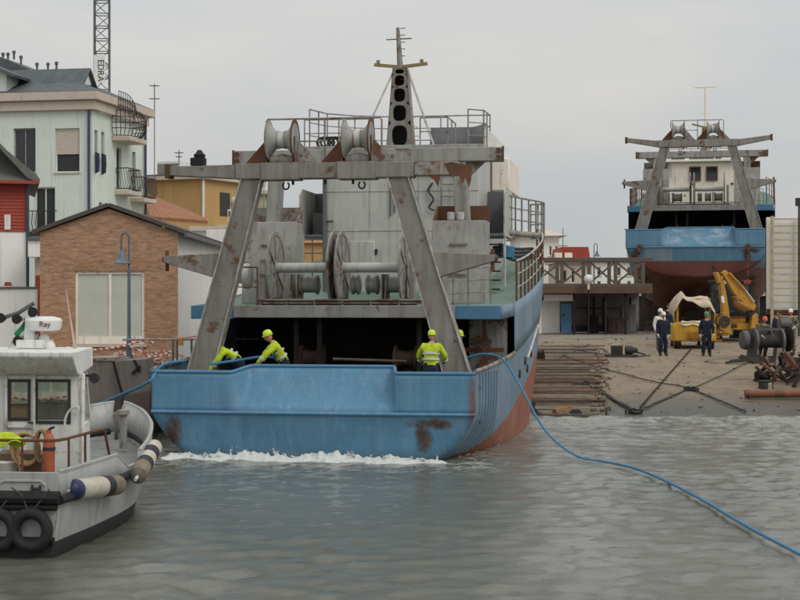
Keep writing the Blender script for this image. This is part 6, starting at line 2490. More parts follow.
# store under the footbridge
shd = thing('store_shed', 'open store under the footbridge with a blue door', 'shed', (pix(545, 0, 86).x, 86, 2.0))
sx = lambda px: pix(px, 0, 86).x - pix(545, 0, 86).x
sz = lambda py: pix(0, py, 86).z - 2
q = MB()
q.box(sx(536), sx(650), 4.0, 4.2, 0, sz(293))
q.build('back_wall', M['quay'], shd)
q = MB()
q.box(sx(574), sx(652), .4, 4.3, sz(293) + .003, sz(293) + .14)
q.box(sx(540), sx(573.9), .3, 4.3, sz(293) + .003, sz(293) + .12)
q.build('store_roof', M['dark_rust'], shd)
q = MB()
q.box(sx(540), sx(573), 0, .25, sz(301), sz(294.5))
q.build('lintel', M['white_wall'], shd, bevel=.01)
q = MB()
q.box(sx(538), sx(541.5), 0, .3, 0, sz(301) - .003)
q.build('jamb', M['cream'], shd)
q = MB()
q.box(sx(541.5), sx(562), 1.2, 1.4, 0, sz(301))
q.build('inner_wall', M['white_wall'], shd)
q = MB()
q.box(sx(562.3), sx(572.7), .6, .7, 0, sz(304))
dr = q.build('door', M['blue_trim'], shd, bevel=.01)
q = MB()
q.ball(V(sx(564.5), .55, 1.0), .05)
q.build('handle', M['iron'], dr)
q = MB()
for p in (582, 596, 602, 612, 640):
    q.box(sx(p) - .05, sx(p) + .05, 3.6, 3.7, 0, sz(297))
q.box(sx(576), sx(645), 3.5, 3.6, sz(328), sz(327))
q.box(sx(576), sx(645), 3.5, 3.6, sz(309), sz(308))
q.build('rack', M['dark_rust'], shd)
rr_ = random.Random(9)
for i, (p, lab) in enumerate(((593, 'dark drum standing in the store under the footbridge'), (617, 'dark crate with a lid in the store under the footbridge'), (628, 'tall dark locker in the store under the footbridge'))):
    q = MB()
    w_ = pix(p, 0, 88).x
    if i == 0:
        q.lathe(V(0, 0, 0), (0, 0, 1), [(0, .3), (.02, .31), (.3, .3), (.32, .32), (.34, .3), (.62, .3), (.64, .32), (.66, .3), (.92, .31), (.94, .28)], 18)
        o = q.build('drum', M['dark_rust'], None, cat='drum', label=lab)
    elif i == 1:
        q.box(-.5, .5, -.35, .35, 0, .75)
        q.box(-.53, .53, -.38, .38, .753, .83)
        for k in (-.3, 0, .3):
            q.box(k - .04, k + .04, -.375, -.353, .02, .73)
        o = q.build('crate', M['wood_dark'], None, cat='crate', label=lab)
    else:
        q.box(-.4, .4, -.3, .3, 0, 1.55)
        q.box(-.38, -.01, -.325, -.303, .05, 1.5)
        q.box(.01, .38, -.325, -.303, .05, 1.5)
        q.box(-.05, -.03, -.36, -.326, .7, .9)
        o = q.build('locker', M['grey_dark'], None, cat='locker', label=lab, bevel=.01)
    o.location = (w_, 88.0, 2.0)

# ---- scaffold stair tower and white hoarding at the right edge
TWD = 82.0
twx = pix(771, 0, TWD).x
tw = thing('ladder_tower', 'pale timber ladder tower fixed to a white panel at the right edge', 'scaffold', (twx, TWD, 1.98))
tz = lambda py: pix(0, py, TWD).z - 1.98
txx = lambda px: pix(px, 0, TWD).x - twx
for p in (772, 799.5):
    q = MB()
    q.box(txx(p) - .07, txx(p) + .07, -.07, .07, 0, tz(216))
    q.build('stile', M['wood_pale'], tw)
k = 0
py_ = 219.0
while py_ < 342:
    q = MB()
    z = tz(py_)
    q.box(txx(772) + .072, txx(799.5) - .072, -.05, .03, z - .033, z + .033)
    q.build('rung', M['wood_pale'], tw)
    py_ += 6.95
q = MB()
q.box(txx(768), txx(812), .25, .4, tz(313), tz(217))
pn = q.build('panel', M['white_wall'], tw, bevel=.01)
q = MB()
q.box(txx(767.5), txx(812.5), .2, .245, tz(315), tz(309))
q.build('rusty_edge', M['rust'], pn)
for p in (770, 811):
    q = MB()
    q.box(txx(p) - .1, txx(p) + .1, .42, .62, 0, tz(217))
    q.build('back_post', M['dark_rust'], tw)
q = MB()
a = pix(799, 0, 80)
q.cyl(V(0, 0, 0), V(0, 0, pix(0, 206, 80).z - 2), .05, n=8)
q.box(-.16, .16, -.12, .12, pix(0, 206, 80).z - 2, pix(0, 198, 80).z - 2)
o = q.build('lamp_column', M['iron'], None, cat='lamp post', label='dark post with a box head at the right edge above the ladder tower')
o.location = (a.x, 80, 2.0)
# dark workshop wall behind
wk = block('dark_workshop', 'dark workshop wall behind the ladder tower and the digger', pix(640, 0, 118).x, pix(870, 0, 118).x, 118, 130, 1.9, pix(0, 296, 118).z, M['dark_rust'], wins=[(pix(740, 0, 118).x, pix(760, 0, 118).x, 2.2, 4.0)])
# ------------------------------------------------------------------ forklift with a tarpaulin
fp = on_slip(694.5, 349.5)
fk = thing('forklift', 'yellow forklift with a dirty cream tarpaulin over its canopy', 'forklift', fp, R(-5))
q = MB()
q.prism([V(-.92, 0, .35), V(.92, 0, .35), V(.92, 0, 1.05), V(.7, 0, 1.18), V(-.7, 0, 1.18), V(-.92, 0, 1.05)], (0, 1.1, 0))
q.box(-.8, .8, 1.1, 2.3, .35, .75)
q.build('body', M['yellow'], fk, bevel=.05)
q = MB()
q.box(-.35, .35, -.03, -.003, .45, .8)
for k in range(5):
    q.box(-.3, .3, -.05, -.031, .48 + .06 * k, .51 + .06 * k)
q.build('grille', M['orange'], fk)
q = MB()
q.tube(spline([V(-.2, -.04, .42), V(-.05, -.12, .36), V(.1, -.12, .4), V(.25, -.05, .36)], 4), .03, 6)
q.build('tow_hook', M['rust'], fk)
for x in (-.72, .72):
    for y_, r_ in ((.35, .33), (2.0, .42)):
        q = MB()
        q.lathe(V(x - .14, y_, r_), (1, 0, 0), [(0, r_ * .7), (.02, r_ * .93), (.07, r_), (.21, r_), (.26, r_ * .93), (.28, r_ * .7)], 24)
        wv = q.build('wheel', M['black'], fk)
        q = MB()
        q.lathe(V(x - .15, y_, r_), (1, 0, 0), [(0, .06), (.01, r_ * .55), (.29, r_ * .55), (.30, .06)], 18)
        q.build('rim', M['yellow'], wv)
for x in (-.68, .68):
    for y_ in (.5, 1.9):
        q = MB()
        q.box(x - .05, x + .05, y_ - .05, y_ + .05, 1.0, 2.12)
        q.build('canopy_post', M['yellow'], fk)
q = MB()
q.box(-.74, .74, .45, 1.95, 2.12, 2.2)
q.build('canopy', M['yellow'], fk, bevel=.02)
q = MB()
q.box(-.35, .35, .8, 1.3, 1.0, 1.15)
q.box(-.33, .33, 1.2, 1.35, 1.15, 1.75)
q.build('seat', M['black'], fk, bevel=.04)
q = MB()
q.cyl(V(.0, 1.75, 1.0), V(.0, 1.55, 1.5), .03, n=8)
q.ring(V(0, 1.54, 1.5), (0, -.4, 1), .17, .20, .03, 18)
q.build('steering_wheel', M['black'], fk)
for x in (-.42, .42):
    q = MB()
    q.box(x - .06, x + .06, 2.35, 2.5, .1, 2.3)
    q.build('mast_rail', M['iron'], fk)
    q = MB()
    q.box(x - .06, x + .06, 2.5, 3.5, .1, .15)
    q.build('fork', M['iron'], fk)
q = MB()
rr_ = random.Random(4)
rows = []
nx, ny = 26, 14
for i in range(nx):
    u = i / (nx - 1)
    x = -.92 + 1.84 * u
    row = []
    for j in range(ny):
        v = j / (ny - 1)
        y_ = .15 + 2.0 * v
        z = 2.24 + .04 * math.sin(7 * u + 3 * v) + .03 * math.sin(19 * u) * math.sin(9 * v)
        if .12 < u < .34: z += .26 * (1 - abs(u - .23) / .11)
        if v < .18: z -= (.18 - v) / .18 * (.30 + .12 * math.sin(9 * u + 1))
        if u < .12:
            z -= (.12 - u) / .12 * (.75 + .08 * math.sin(8 * v)); x = -.90 + .6 * u + .03 * math.sin(12 * v)
        if u > .86: z -= (u - .86) / .14 * (.55 + .06 * math.sin(8 * v))
        row.append(V(x, y_, z))
    rows.append(row)
q.grid(rows)
q.build('tarpaulin', plain('dirty cream tarpaulin', (.50, .42, .32), .85, .2, 4, bump=.4), fk, solid=.012, angle=80)
q = MB()
P = []
for i in range(12):
    u = i / 11
    P.append([V(-.55 + 1.2 * u, -.02 + .5 * v - .03, 1.2 + .03 * math.sin(9 * u + 4 * v) - (.16 + .06 * math.sin(11 * u)) * max(0, .3 - v) / .3) for v in np.linspace(0, 1, 8)])
q.grid(P)
q.build('dust_sheet', M['white'], fk, solid=.01)

# ------------------------------------------------------------------ backhoe digger seen from behind
bp = on_slip(731, 348)
bp.y = 73.5; bp.x = (731 - 400) / FPX * 73.5; bp.z = slip_z(73.5)
bh = thing('backhoe_digger', 'orange yellow backhoe digger with its boom folded up', 'digger', bp, R(8))
q = MB()
q.box(-.45, 1.5, .3, .9, .55, .85)
q.box(.05, 1.05, .9, 3.6, .6, 1.2)
q.build('chassis', M['orange'], bh, bevel=.03)
for x in (-.35, 1.45):
    for y_, r_ in ((1.2, .68), (3.4, .48)):
        q = MB()
        q.lathe(V(x - .2, y_, r_), (1, 0, 0), [(0, r_ * .65), (.03, r_ * .93), (.1, r_), (.3, r_), (.37, r_ * .93), (.4, r_ * .65)], 26)
        for k in range(16):
            a = k * math.pi / 8
            c = V(x, y_, r_) + V(0, math.cos(a), math.sin(a)) * (r_ + .01)
            q.bar(c - V(.2, 0, 0), c + V(.2, 0, 0), .06, .05, up=(0, math.cos(a), math.sin(a)))
        wv = q.build('wheel', M['black'], bh)
        q = MB()
        q.lathe(V(x - .21, y_, r_), (1, 0, 0), [(0, .08), (.01, r_ * .5), (.41, r_ * .5), (.42, .08)], 18)
        q.build('rim', M['cream'], wv)
# cab: frame, panes, roof
q = MB()
for x in (-.17, 1.27):
    for y_ in (.95, 2.3):
        q.box(x - .05, x + .05, y_ - .05, y_ + .05, 1.2, 2.70)
q.box(-.22, 1.32, .9, 2.35, 1.05, 1.35)
cb_ = q.build('cab_frame', M['black'], bh, bevel=.01)
q = MB()
q.box(-.27, 1.37, .8, 2.45, 2.70, 2.86)
q.build('cab_roof', M['black'], bh, bevel=.04)
q = MB()
for a in ((-.12, 1.22, .94, .96), (-.12, 1.22, 2.29, 2.31)):
    q.box(a[0], a[1], a[2], a[3], 1.36, 2.69)
for x in (-.18, 1.28):
    q.box(x - .01, x + .01, 1.01, 2.24, 1.36, 2.69)
q.build('cab_pane', glass('cab glass', (.03, .045, .05)), cb_)
for x, nm, mm in ((1.05, 'tail_lamp', plain('red lamp lens', (.30, .03, .015), .4)), (.1, 'work_lamp', M['white'])):
    q = MB()
    q.box(x - .18, x + .18, .72, .795, 2.68, 2.84)
    q.build(nm, mm, bh, bevel=.015)
q = MB()
q.lathe(V(.1, 1.6, 2.86), (0, 0, 1), [(0, .08), (.02, .09), (.14, .08), (.2, .03)], 12)
q.build('beacon', plain('orange beacon', (.7, .2, .02), .35), bh)
# slew post and stabilisers
q = MB()
q.box(-.55, -.1, -.1, .35, .4, 1.15)
q.cyl(V(-.32, .1, .3), V(-.32, .1, 1.35), .16, n=14)
q.build('slew_post', M['orange'], bh, bevel=.02)
q = MB()
q.ring(V(-.35, -.12, .95), (0, 1, 0), .08, .26, .12, 18)
q.cyl(V(-.75, .1, .75), V(.3, .1, .75), .09, n=10)
q.tube(spline([V(-.5, -.05, 1.3), V(-.75, -.1, 1.1), V(-.7, -.05, .7), V(-.4, -.1, .5)], 5), .035, 6)
q.build('hydraulics', M['iron'], bh)
for sd in (-1, 1):
    q = MB()
    q.box(*sorted((.4 + sd * .8, .4 + sd * 1.02)), .3, .6, .15, 1.3)
    q.box(*sorted((.4 + sd * .75, .4 + sd * 1.15)), .2, .7, .02, .12)
    q.build('stabiliser', M['orange'], bh, bevel=.02)
# boom: rises, leans left at top; dipper comes down to the right; bucket tucked under
Bm = lambda px, py: V((px - 731) / FPX * 73.5, 0, CAM_H - (py - 300) / FPX * 73.5 - bp.z)
a, b, c = Bm(729, 333), Bm(722, 297), Bm(721, 277)
top = Bm(716, 272)
q = MB()
q.prism([Bm(725, 336), Bm(722, 305), Bm(720, 287), Bm(714.5, 273), Bm(718, 272), Bm(724, 281), Bm(729, 308), Bm(732, 334)], (0, .34, 0))
bo = q.build('boom', M['orange'], bh, bevel=.03)
q = MB()
q.prism([Bm(720.5, 296) + V(0, -.02, 0), Bm(723.5, 296) + V(0, -.02, 0), Bm(724.5, 303) + V(0, -.02, 0), Bm(721.5, 303) + V(0, -.02, 0)], (0, .015, 0))
q.build('sticker', M['white'], bo)
q = MB()
q.prism([Bm(721, 273) + V(0, -.12, 0), Bm(725, 270) + V(0, -.12, 0), Bm(741, 288) + V(0, -.12, 0), Bm(757, 306) + V(0, -.12, 0), Bm(754, 311) + V(0, -.12, 0), Bm(748, 309) + V(0, -.12, 0), Bm(733, 293) + V(0, -.12, 0)], (0, .28, 0))
di = q.build('dipper', M['orange'], bh, bevel=.025)
q = MB()
q.cyl(Bm(727, 274) + V(.02, -.2, .05), Bm(743, 291) + V(.05, -.2, .05), .055, n=8)
q.build('ram_cylinder', M['orange'], di)
q = MB()
q.cyl(Bm(743, 291) + V(.05, -.2, .05), Bm(752, 303) + V(.08, -.2, .05), .035, n=8)
q.build('ram_rod', M['silver'], di)
q = MB()
q.tube(spline([Bm(720, 283), Bm(715, 287), Bm(714, 296), Bm(720, 303)], 5), .03, 6)
q.tube(spline([Bm(714, 272), Bm(711, 266), Bm(716, 269)], 4), .03, 6)
q.build('hose', M['black'], bh)
# bucket: curved shell
rows = []
for t in np.linspace(0, 1, 9):
    an = -.2 + 2.6 * t
    pz = Bm(745, 304) + V(.42 * math.cos(an + math.pi * .95), 0, .36 * math.sin(an + math.pi * .95) + .05)
    rows.append([pz + V(0, yy, 0) for yy in (-.35, .1, .35)])
q = MB()
q.grid(rows)
for yy in (-.35, .35):
    ps = [r_[0] + V(0, yy + .35, 0) for r_ in rows]
    q.add(ps, [tuple(range(len(ps)))])
for yy in np.linspace(-.3, .3, 5):
    q.bar(rows[0][0] + V(0, yy + .35, 0), rows[0][0] + V(-.1, yy + .35, .16), .07, .05)
q.build('bucket', paint('worn orange steel', (.42, .20, .07), rust=.6), bh, solid=.03)
q = MB()
q.prism([Bm(748, 309), Bm(757, 306), Bm(757, 312), Bm(753, 316), Bm(748, 313)], (0, .2, 0))
q.build('bucket_link', M['iron'], bh)
q = MB()
q.prism([Bm(754, 309), Bm(757, 309), Bm(757, 339), Bm(750, 339), Bm(752, 325)], (0, .3, 0))
q.build('side_arm', M['orange'], bh, bevel=.02)

# ------------------------------------------------------------------ slip winch
wp = on_slip(771, 362)
wi = thing('slip_winch', 'heavy dark grey hauling winch bolted to the slipway', 'winch', wp, R(10))
wi.scale = (.86, .86, .86)
s1 = 1600 / wp.y
Wl = lambda px, py, d=0: V((px - 771) / s1, d, -(py - 378) / s1)
q = MB()
q.box(-1.0, 1.3, -.35, -.15, -.1, .22)
q.box(-1.0, 1.3, 1.2, 1.5, -.1, .22)
q.box(-.95, 1.25, -.15, 1.2, -.1, .08)
q.build('base_frame', M['iron'], wi, bevel=.02)
wsteel = paint('worn dark grey machine paint', (.095, .098, .098), rust=.45, streak=.5, rscale=3, edge=.6)
for x in (-.68, .62):
    q = MB()
    q.prism([V(x, -.1, .18), V(x, 1.3, .18), V(x, 1.0, 1.45), V(x, .3, 1.45)], (.10, 0, 0))
    q.ring(V(x + .05, .55, .95), (1, 0, 0), .12, .62, .12, 30)
    q.build('side_plate', wsteel, wi, bevel=.015)
q = MB()
q.lathe(V(-.56, .55, .95), (1, 0, 0), [(0, .42), (.04, .42), (.05, .3)] + [(.05 + .02 * k, .30 + .012 * (k % 2)) for k in range(52)] + [(1.12, .42), (1.16, .42)], 24)
q.build('cable_drum', M['iron'], wi)
q = MB()
for z, y_ in ((1.50, .35), (1.50, .95)):
    q.bar(V(-.7, y_, z), V(.8, y_, z), .10, .10)
q.build('tie_bar', wsteel, wi)
q = MB()
q.lathe(V(.95, .5, 1.05), (1, 0, 0), [(0, .15), (.03, .52), (.16, .54), (.18, .50), (.2, .15)], 26)
for k in range(26):
    a = 2 * math.pi * k / 26
    c = V(1.05, .5 + .55 * math.cos(a), 1.05 + .55 * math.sin(a))
    q.bar(c - V(.07, 0, 0), c + V(.07, 0, 0), .07, .07, up=(0, math.cos(a), math.sin(a)))
q.build('gear_wheel', M['dark_rust'], wi)
q = MB()
q.lathe(V(.85, 1.1, 1.75), (1, 0, 0), [(0, .1), (.03, .28), (.5, .28), (.52, .2), (.6, .2), (.62, .08)], 16)
q.box(.8, 1.35, .9, 1.3, 1.2, 1.48)
q.build('motor', wsteel, wi)
q = MB()
q.lathe(V(-1.18, .7, 1.0), (1, 0, 0), [(0, .1), (.05, .42), (.28, .46), (.34, .3), (.4, .1)], 18)
q.build('warping_head', wsteel, wi)
q = MB()
q.bar(V(-.95, -.2, .12), V(-2.3, -.25, .0), .12, .1)
q.bar(V(-.95, .3, .12), V(-1.9, .25, .05), .10, .1)
q.build('anchor_bar', M['iron'], wi)

# pipe, timbers and scrap at the right edge of the slip
p0, p1 = on_slip(745, 399, .18), on_slip(800, 399, .20)
q = MB()
d_ = (p1 - p0)
q.lathe(V(0, 0, 0), d_, [(0, .10), (0.001, .145), (d_.length * 1.5, .145), (d_.length * 1.5 + .001, .10)], 20)
q.ring(d_.normalized() * .12, d_, .14, .165, .08, 20)
o = q.build('steel_pipe', paint('rust red pipe', (.20, .075, .045), rust=.6, var=.3), None, cat='pipe', label='thick rust red steel pipe lying at the right edge of the slip')
o.location = p0
rr_ = random.Random(21)
tb_ = thing('timber_stack', 'leaning heap of dark old timbers and iron at the right edge of the slip', 'timber heap', on_slip(790, 392))
for i in range(46):
    L = rr_.uniform(.7, 1.9)
    a = V(rr_.uniform(-.55, 1.1), rr_.uniform(-.3, 3.2), rr_.uniform(.05, 1.0))
    th = rr_.uniform(.3, 1.35)
    az = rr_.uniform(-.8, .8)
    dv = V(math.cos(az) * math.cos(th) * rr_.choice((-1, 1)), math.sin(az), math.sin(th)) * L * .5
    b_ = a + dv
    if b_.z < .1: b_.z = .1
    q = MB()
    q.bar(a, b_, rr_.uniform(.07, .2), rr_.uniform(.06, .16))
    q.build('timber', rr_.choice([M['wood_dark'], M['dark_rust'], M['wood_dark'], M['rust'], M['iron'], M['wood']]), tb_)
def blockpart(name, label, cat, px, py, build, mat, rz=0, up=0, k=.62):
    p = on_slip(px, py, up)
    q = MB()
    build(q)
    o = q.build(name, mat, None, cat=cat, label=label, bevel=.015)
    o.location = p
    o.rotation_euler = (0, 0, rz)
    o.scale = (k, k, k)
    return o
def b1(q):
    q.box(-.35, .35, -.25, .25, 0, .42)
    q.box(-.40, .40, -.3, .3, .422, .50)
    q.box(-.25, -.15, -.28, -.252, .08, .4)
    q.box(.15, .25, -.28, -.252, .08, .4)
blockpart('bearing_block', 'squat black iron block beside the rust red pipe', 'iron block', 766, 389, b1, M['iron'], R(15))
def b2(q):
    q.prism([V(-.12, -.12, 0), V(.12, -.12, 0), V(.10, -.12, .55), V(-.10, -.12, .5)], (0, .2, 0))
    q.box(-.16, .16, -.14, .1, -.02, .05)
blockpart('wooden_chock', 'pale wooden chock standing against the black iron block', 'chock', 770, 392, b2, M['wood_pale'], R(-10))
def b3(q):
    q.lathe(V(-.45, 0, .32), (1, 0, 0), [(0, .1), (.02, .3), (.1, .3), (.12, .2), (.7, .2), (.72, .3), (.8, .3), (.82, .1)], 18)
    q.box(-.5, .5, -.3, .3, 0, .12)
blockpart('snatch_roller', 'dark iron roller on a foot near the timber heap', 'roller', 763, 381, b3, M['dark_rust'], R(20))
def b4(q):
    q.box(-1.25, .9, -.35, .35, 0, .14)
    q.box(-.85, -.1, -.3, .3, .142, .72)
    for k in range(6):
        q.box(-.82 + .13 * k, -.77 + .13 * k, -.33, -.301, .18, .68)
    q.lathe(V(0.05, 0, .42), (1, 0, 0), [(0, .1), (.03, .3), (.5, .3), (.55, .2), (.8, .18), (.85, .08)], 16)
    q.bar(V(.8, 0, .3), V(1.4, -.1, .12), .1, .1)
blockpart('pump_set', 'black motor pump set on a skid in the middle of the slip', 'pump', 624, 356.5, b4, M['iron'], R(-4))
def b5(q):
    q.box(-.3, .3, -.3, .3, 0, .35)
    q.lathe(V(-.28, 0, .42), (1, 0, 0), [(0, .1), (.02, .27), (.1, .27), (.12, .2), (.44, .2), (.46, .27), (.54, .27), (.56, .1)], 16)
blockpart('cable_reel', 'small black cable reel on the sleepers close to the trawler bow', 'reel', 540, 360, b5, M['black'])
def b6(q):
    q.bar(V(-.3, -.75, .08), V(.3, .75, .22), .22, .2)
    q.box(-.2, .25, -.3, -.15, -.05, .1)
blockpart('loose_beam', 'short orange brown beam end lying at the broken slab edge', 'beam', 563, 412, b6, plain('orange brown wood', (.30, .15, .06), .8, .3, 5, bump=.3), R(-18))
def b7(q):
    q.box(-.28, .28, -.2, .2, 0, .18)
    q.box(-.2, .2, -.15, .15, .182, .25)
blockpart('iron_plate', 'dark iron plate close to the waterline beside the orange brown beam', 'plate', 576, 414, b7, M['iron'])
def b8(q):
    q.bar(V(-.9, .1, .12), V(.8, .25, .2), .14, .12)
    q.bar(V(-.6, -.1, .06), V(-.1, .3, .18), .2, .14)
    q.ball(V(-.25, .05, .12), .3, .22, .13)
    q.ring(V(-.2, -.1, .15), (0.2, 1, 0.1), .1, .2, .08, 14)
blockpart('hauling_block', 'tangled black hauling block and shackles at the left end of the cables', 'hauling block', 589, 386, b8, M['iron'], R(10))
def b9(q):
    q.box(-.4, .35, -.14, .14, .03, .26)
    q.ring(V(-.15, -.16, .16), (0, 1, 0), .04, .13, .05, 14)
    q.ring(V(.15, -.16, .16), (0, 1, 0), .04, .13, .05, 14)
    q.ball(V(.38, 0, .1), .14, .12, .1)
blockpart('pulley_block', 'iron pulley block where two cables cross on the slip', 'pulley', 690.5, 391, b9, M['iron'], R(-5))
def b10(q):
    for k in range(5):
        q.ring(V(-.35 + .17 * k, .06 * (k % 2), .10 + .03 * (k % 3)), (k % 2, 1, .4), .07, .15, .08, 12)
    q.ball(V(.1, 0, .06), .3, .2, .1)
blockpart('shackle_bundle', 'bundle of iron shackles at the edge of the water on the slip', 'shackles', 634, 413.5, b10, M['iron'])

def ground_cable(label, pts, r, lift=.05, mat=None, name='steel_cable'):
    w = []
    for (x0, y0), (x1, y1) in zip(pts, pts[1:]):
        n = 10
        for i in range(n):
            w.append(on_slip(x0 + (x1 - x0) * i / n, y0 + (y1 - y0) * i / n, lift))
    w.append(on_slip(*pts[-1], lift))
    rr = random.Random(len(label))
    w = [p + V(rr.uniform(-.015, .015), 0, rr.uniform(-.01, .01)) for p in w]
    q = MB()
    q.tube(w, r, 6)
    return q.build(name, mat or M['iron'], None, cat='cable', label=label, group='steel cables on the slipway')
ground_cable('thick cable from the tangled hauling block down to the shackles at the water', [(584, 384), (610, 399), (631, 411)], .032)
ground_cable('second thick cable from the tangled hauling block down to the water edge', [(592, 385), (615, 401), (636, 412)], .032)
ground_cable('cable from the shackles at the water up to the iron pulley block', [(638, 412), (664, 401), (689, 390)], .034)
ground_cable('cable from the pulley block up to the foot of the slip winch', [(692, 390), (725, 375), (752, 361)], .02)
ground_cable('cable from the pulley block down to the right waterline', [(693, 391), (720, 402), (746, 413)], .03)
ground_cable('long thin cable from the sleepers across to the pulley block', [(563, 357), (600, 369), (650, 382), (688, 389)], .02)
ground_cable('thin cable from beside the sleepers looping behind the pump set', [(556, 361), (590, 345.5), (572, 350), (612, 358), (650, 357)], .022)
# chain leading up towards the forklift
pts = [on_slip(640 + (692 - 640) * i / 46, 409 + (349 - 409) * i / 46, .05) for i in range(47)]
q = MB()
for i, (a, b) in enumerate(zip(pts, pts[1:])):
    d_ = b - a
    n_ = max(1, int(d_.length / .26))
    for k in range(n_):
        c = a.lerp(b, (k + .5) / n_)
        q.bar(c - d_.normalized() * .12, c + d_.normalized() * .12, .06 if (i + k) % 2 else .025, .025 if (i + k) % 2 else .06)
q.build('hauling_chain', M['dark_rust'], None, cat='chain', label='long rusty chain running up the slip towards the forklift')

# ------------------------------------------------------------------ blue mooring ropes
def sea(px, py, z=0.03):
    D = (CAM_H - z) * FPX / (py - 300)
    return V((px - 400) / FPX * D, D, z)
pa = MS @ V(*(lambda p: (p.x, p.y, p.z))(S(475, 357.5, 3.4)))
keys = [MS @ V(3.2, 3.6, 2.30), MS @ V(3.75, 3.5, 2.42), MS @ V(4.25, 3.3, 2.28), pix(520, 386, 39.0), pix(545, 430, 37.5), pix(575, 455, 36.8), sea(604, 461.5, .085), sea(640, 470, .085), sea(690, 493, .085), sea(750, 528, .085), sea(805, 557, .085), sea(900, 610, .085)]
q = MB()
q.tube(spline(keys, 8), .027, 8)
q.build('tow_rope', M['rope_blue'], None, cat='rope', label='long blue tow rope from the trawler quarter trailing over the water')
q = MB()
q.tube(spline([MS @ V(-1.0, 1.6, 2.33), MS @ V(-1.6, 1.7, 2.38), MS @ V(-2.3, 1.8, 2.28), MS @ V(-2.9, 1.5, 2.2)], 8), .035, 8)
q.build('hauled_rope', M['rope_blue'], None, cat='rope', label='blue rope in the hands of the yellow jacketed worker on the trawler')
q = MB()
q.tube(spline([MS @ V(-3.4, 2.6, 2.28), MS @ V(-3.95, 1.0, 2.2), pix(150, 381, 38.2), pix(125, 393, 40), pix(99, 404, 42.5)], 8), .038, 8)
q.build('mooring_rope', M['rope_blue'], None, cat='rope', label='blue mooring rope from the trawler port quarter to the rusty skip')

# ------------------------------------------------------------------ left quay: rusty steel hopper, fence, barrier tape, rubble
sk = thing('steel_hopper', 'rusty grey brown steel hopper standing on the low quay', 'hopper', V(pix(118, 0, 43.4).x, 43.4, .78))
K = lambda px, py, d=0: pix(px, py, 43.4 + d) - sk.location + V(0, 0, 0)
hop = paint('rusty grey brown steel', (.19, .165, .15), rust=.45, streak=.6, var=.2)
hop_d = paint('dark brown steel', (.10, .078, .068), rust=.5, streak=.4, var=.2)
q = MB()
q.prism([K(84, 359), K(121, 359), K(124, 401), K(95, 410), K(84, 405)], (0, 1.6, 0))
q.build('hopper_body', hop, sk, bevel=.02)
q = MB()
q.prism([K(114, 361, -.25), K(144, 359, -.25), K(151, 386, -.25), K(150, 394, -.25), K(127, 394, -.25), K(122, 394, -.25)], (0, 1.5, 0))
q.build('chute', hop, sk, bevel=.02)
q = MB()
q.prism([K(124, 395, -.28), K(150, 390, -.28), K(150, 416, -.28), K(121, 419, -.28)], (0, 1.4, 0))
q.build('chute_base', hop_d, sk, bevel=.02)
q = MB()
q.box(K(84, 0).x, K(116, 0).x, -.03, 1.65, K(0, 361).z, K(0, 358).z)
q.build('rim', M['grey_rusty'], sk)
q = MB()
q.prism([K(96, 402, -.05), K(122, 397, -.05), K(122, 412, -.05), K(96, 416, -.05)], (0, 1.2, 0))
q.build('skirt', hop_d, sk)
q = MB()
q.bar(K(113, 361, -.27), K(122, 394, -.27), .05, .05)
q.bar(K(134, 360, -.27), K(140, 372, -.27), .04, .05)
q.bar(K(132, 374, -.30), K(140, 366, -.30), .10, .06)
q.build('stiffener', M['dark_rust'], sk)
q = MB()
for x in (86, 146):
    q.box(K(x, 0).x, K(x + 3, 0).x, .2, 1.2, 0, K(0, 404).z)
q.build('foot', M['dark_rust'], sk)

# barrier fence and tape by the workshop
tape_m = NT('red and white striped tape')
sp = tape_m.n('ShaderNodeSeparateXYZ')
tape_m.l(tape_m.tc.outputs['Object'], sp.inputs[0])
w_ = tape_m.math('FRACT', tape_m.math('MULTIPLY', tape_m.math('ADD', sp.outputs['X'], tape_m.math('MULTIPLY', sp.outputs['Z'], .6)), 5.2))
mt_ = tape_m.done(tape_m.mix(tape_m.math('GREATER_THAN', w_, .5), (.62, .60, .56), (.55, .09, .06)), .5)
tapes = [([(64, 347), (90, 350), (118, 347), (129, 344.5)], 'red and white barrier tape sagging below the workshop window left of the lamp'), ([(129, 344.5), (143, 341), (154, 343)], 'red and white barrier tape right of the lamp rising over the rubble'), ([(130, 346), (142, 352), (152, 357), (172, 352)], 'loose loop of red and white tape lying on the rubble')]
for pts, lab in tapes:
    sp_ = spline([pix(x, y_, 49.3) for x, y_ in pts], 8)
    q = MB()
    q.grid([[p + V(0, .01 * math.sin(i), .034), p - V(0, .01 * math.sin(i), .034)] for i, p in enumerate(sp_)])
    q.build('barrier_tape', mt_, None, solid=.004, cat='barrier tape', label=lab, group='striped tape by the workshop')
q = MB()
sp_ = spline([pix(178, 339, 50), pix(186, 338, 50), pix(200, 335.5, 50)], 6)
q.tube(sp_, .02, 5)
q.build('boundary_line', plain('red cord', (.42, .08, .06), .7), None, cat='line', label='thin red line stretched across the white wall right of the workshop')
fe = thing('pipe_barrier', 'grey pipe barrier with an orange clamp on the quay behind the trawler', 'barrier', pix(173, 364, 47.5))
q = MB()
for x in (0, .12, .55, .70, 1.5):
    q.cyl(V(x, 0, -.1), V(x, 0, .72), .035, n=8)
q.build('post', M['grey_dark'], fe)
q = MB()
q.cyl(V(-1.5, 0, .72), V(2.6, 0, .74), .03, n=6)
q.build('rail', M['grey'], fe)
q = MB()
q.box(.17, .30, -.08, .06, .55, .78)
q.build('clamp', plain('orange clamp', (.55, .22, .04), .6), fe, bevel=.01)
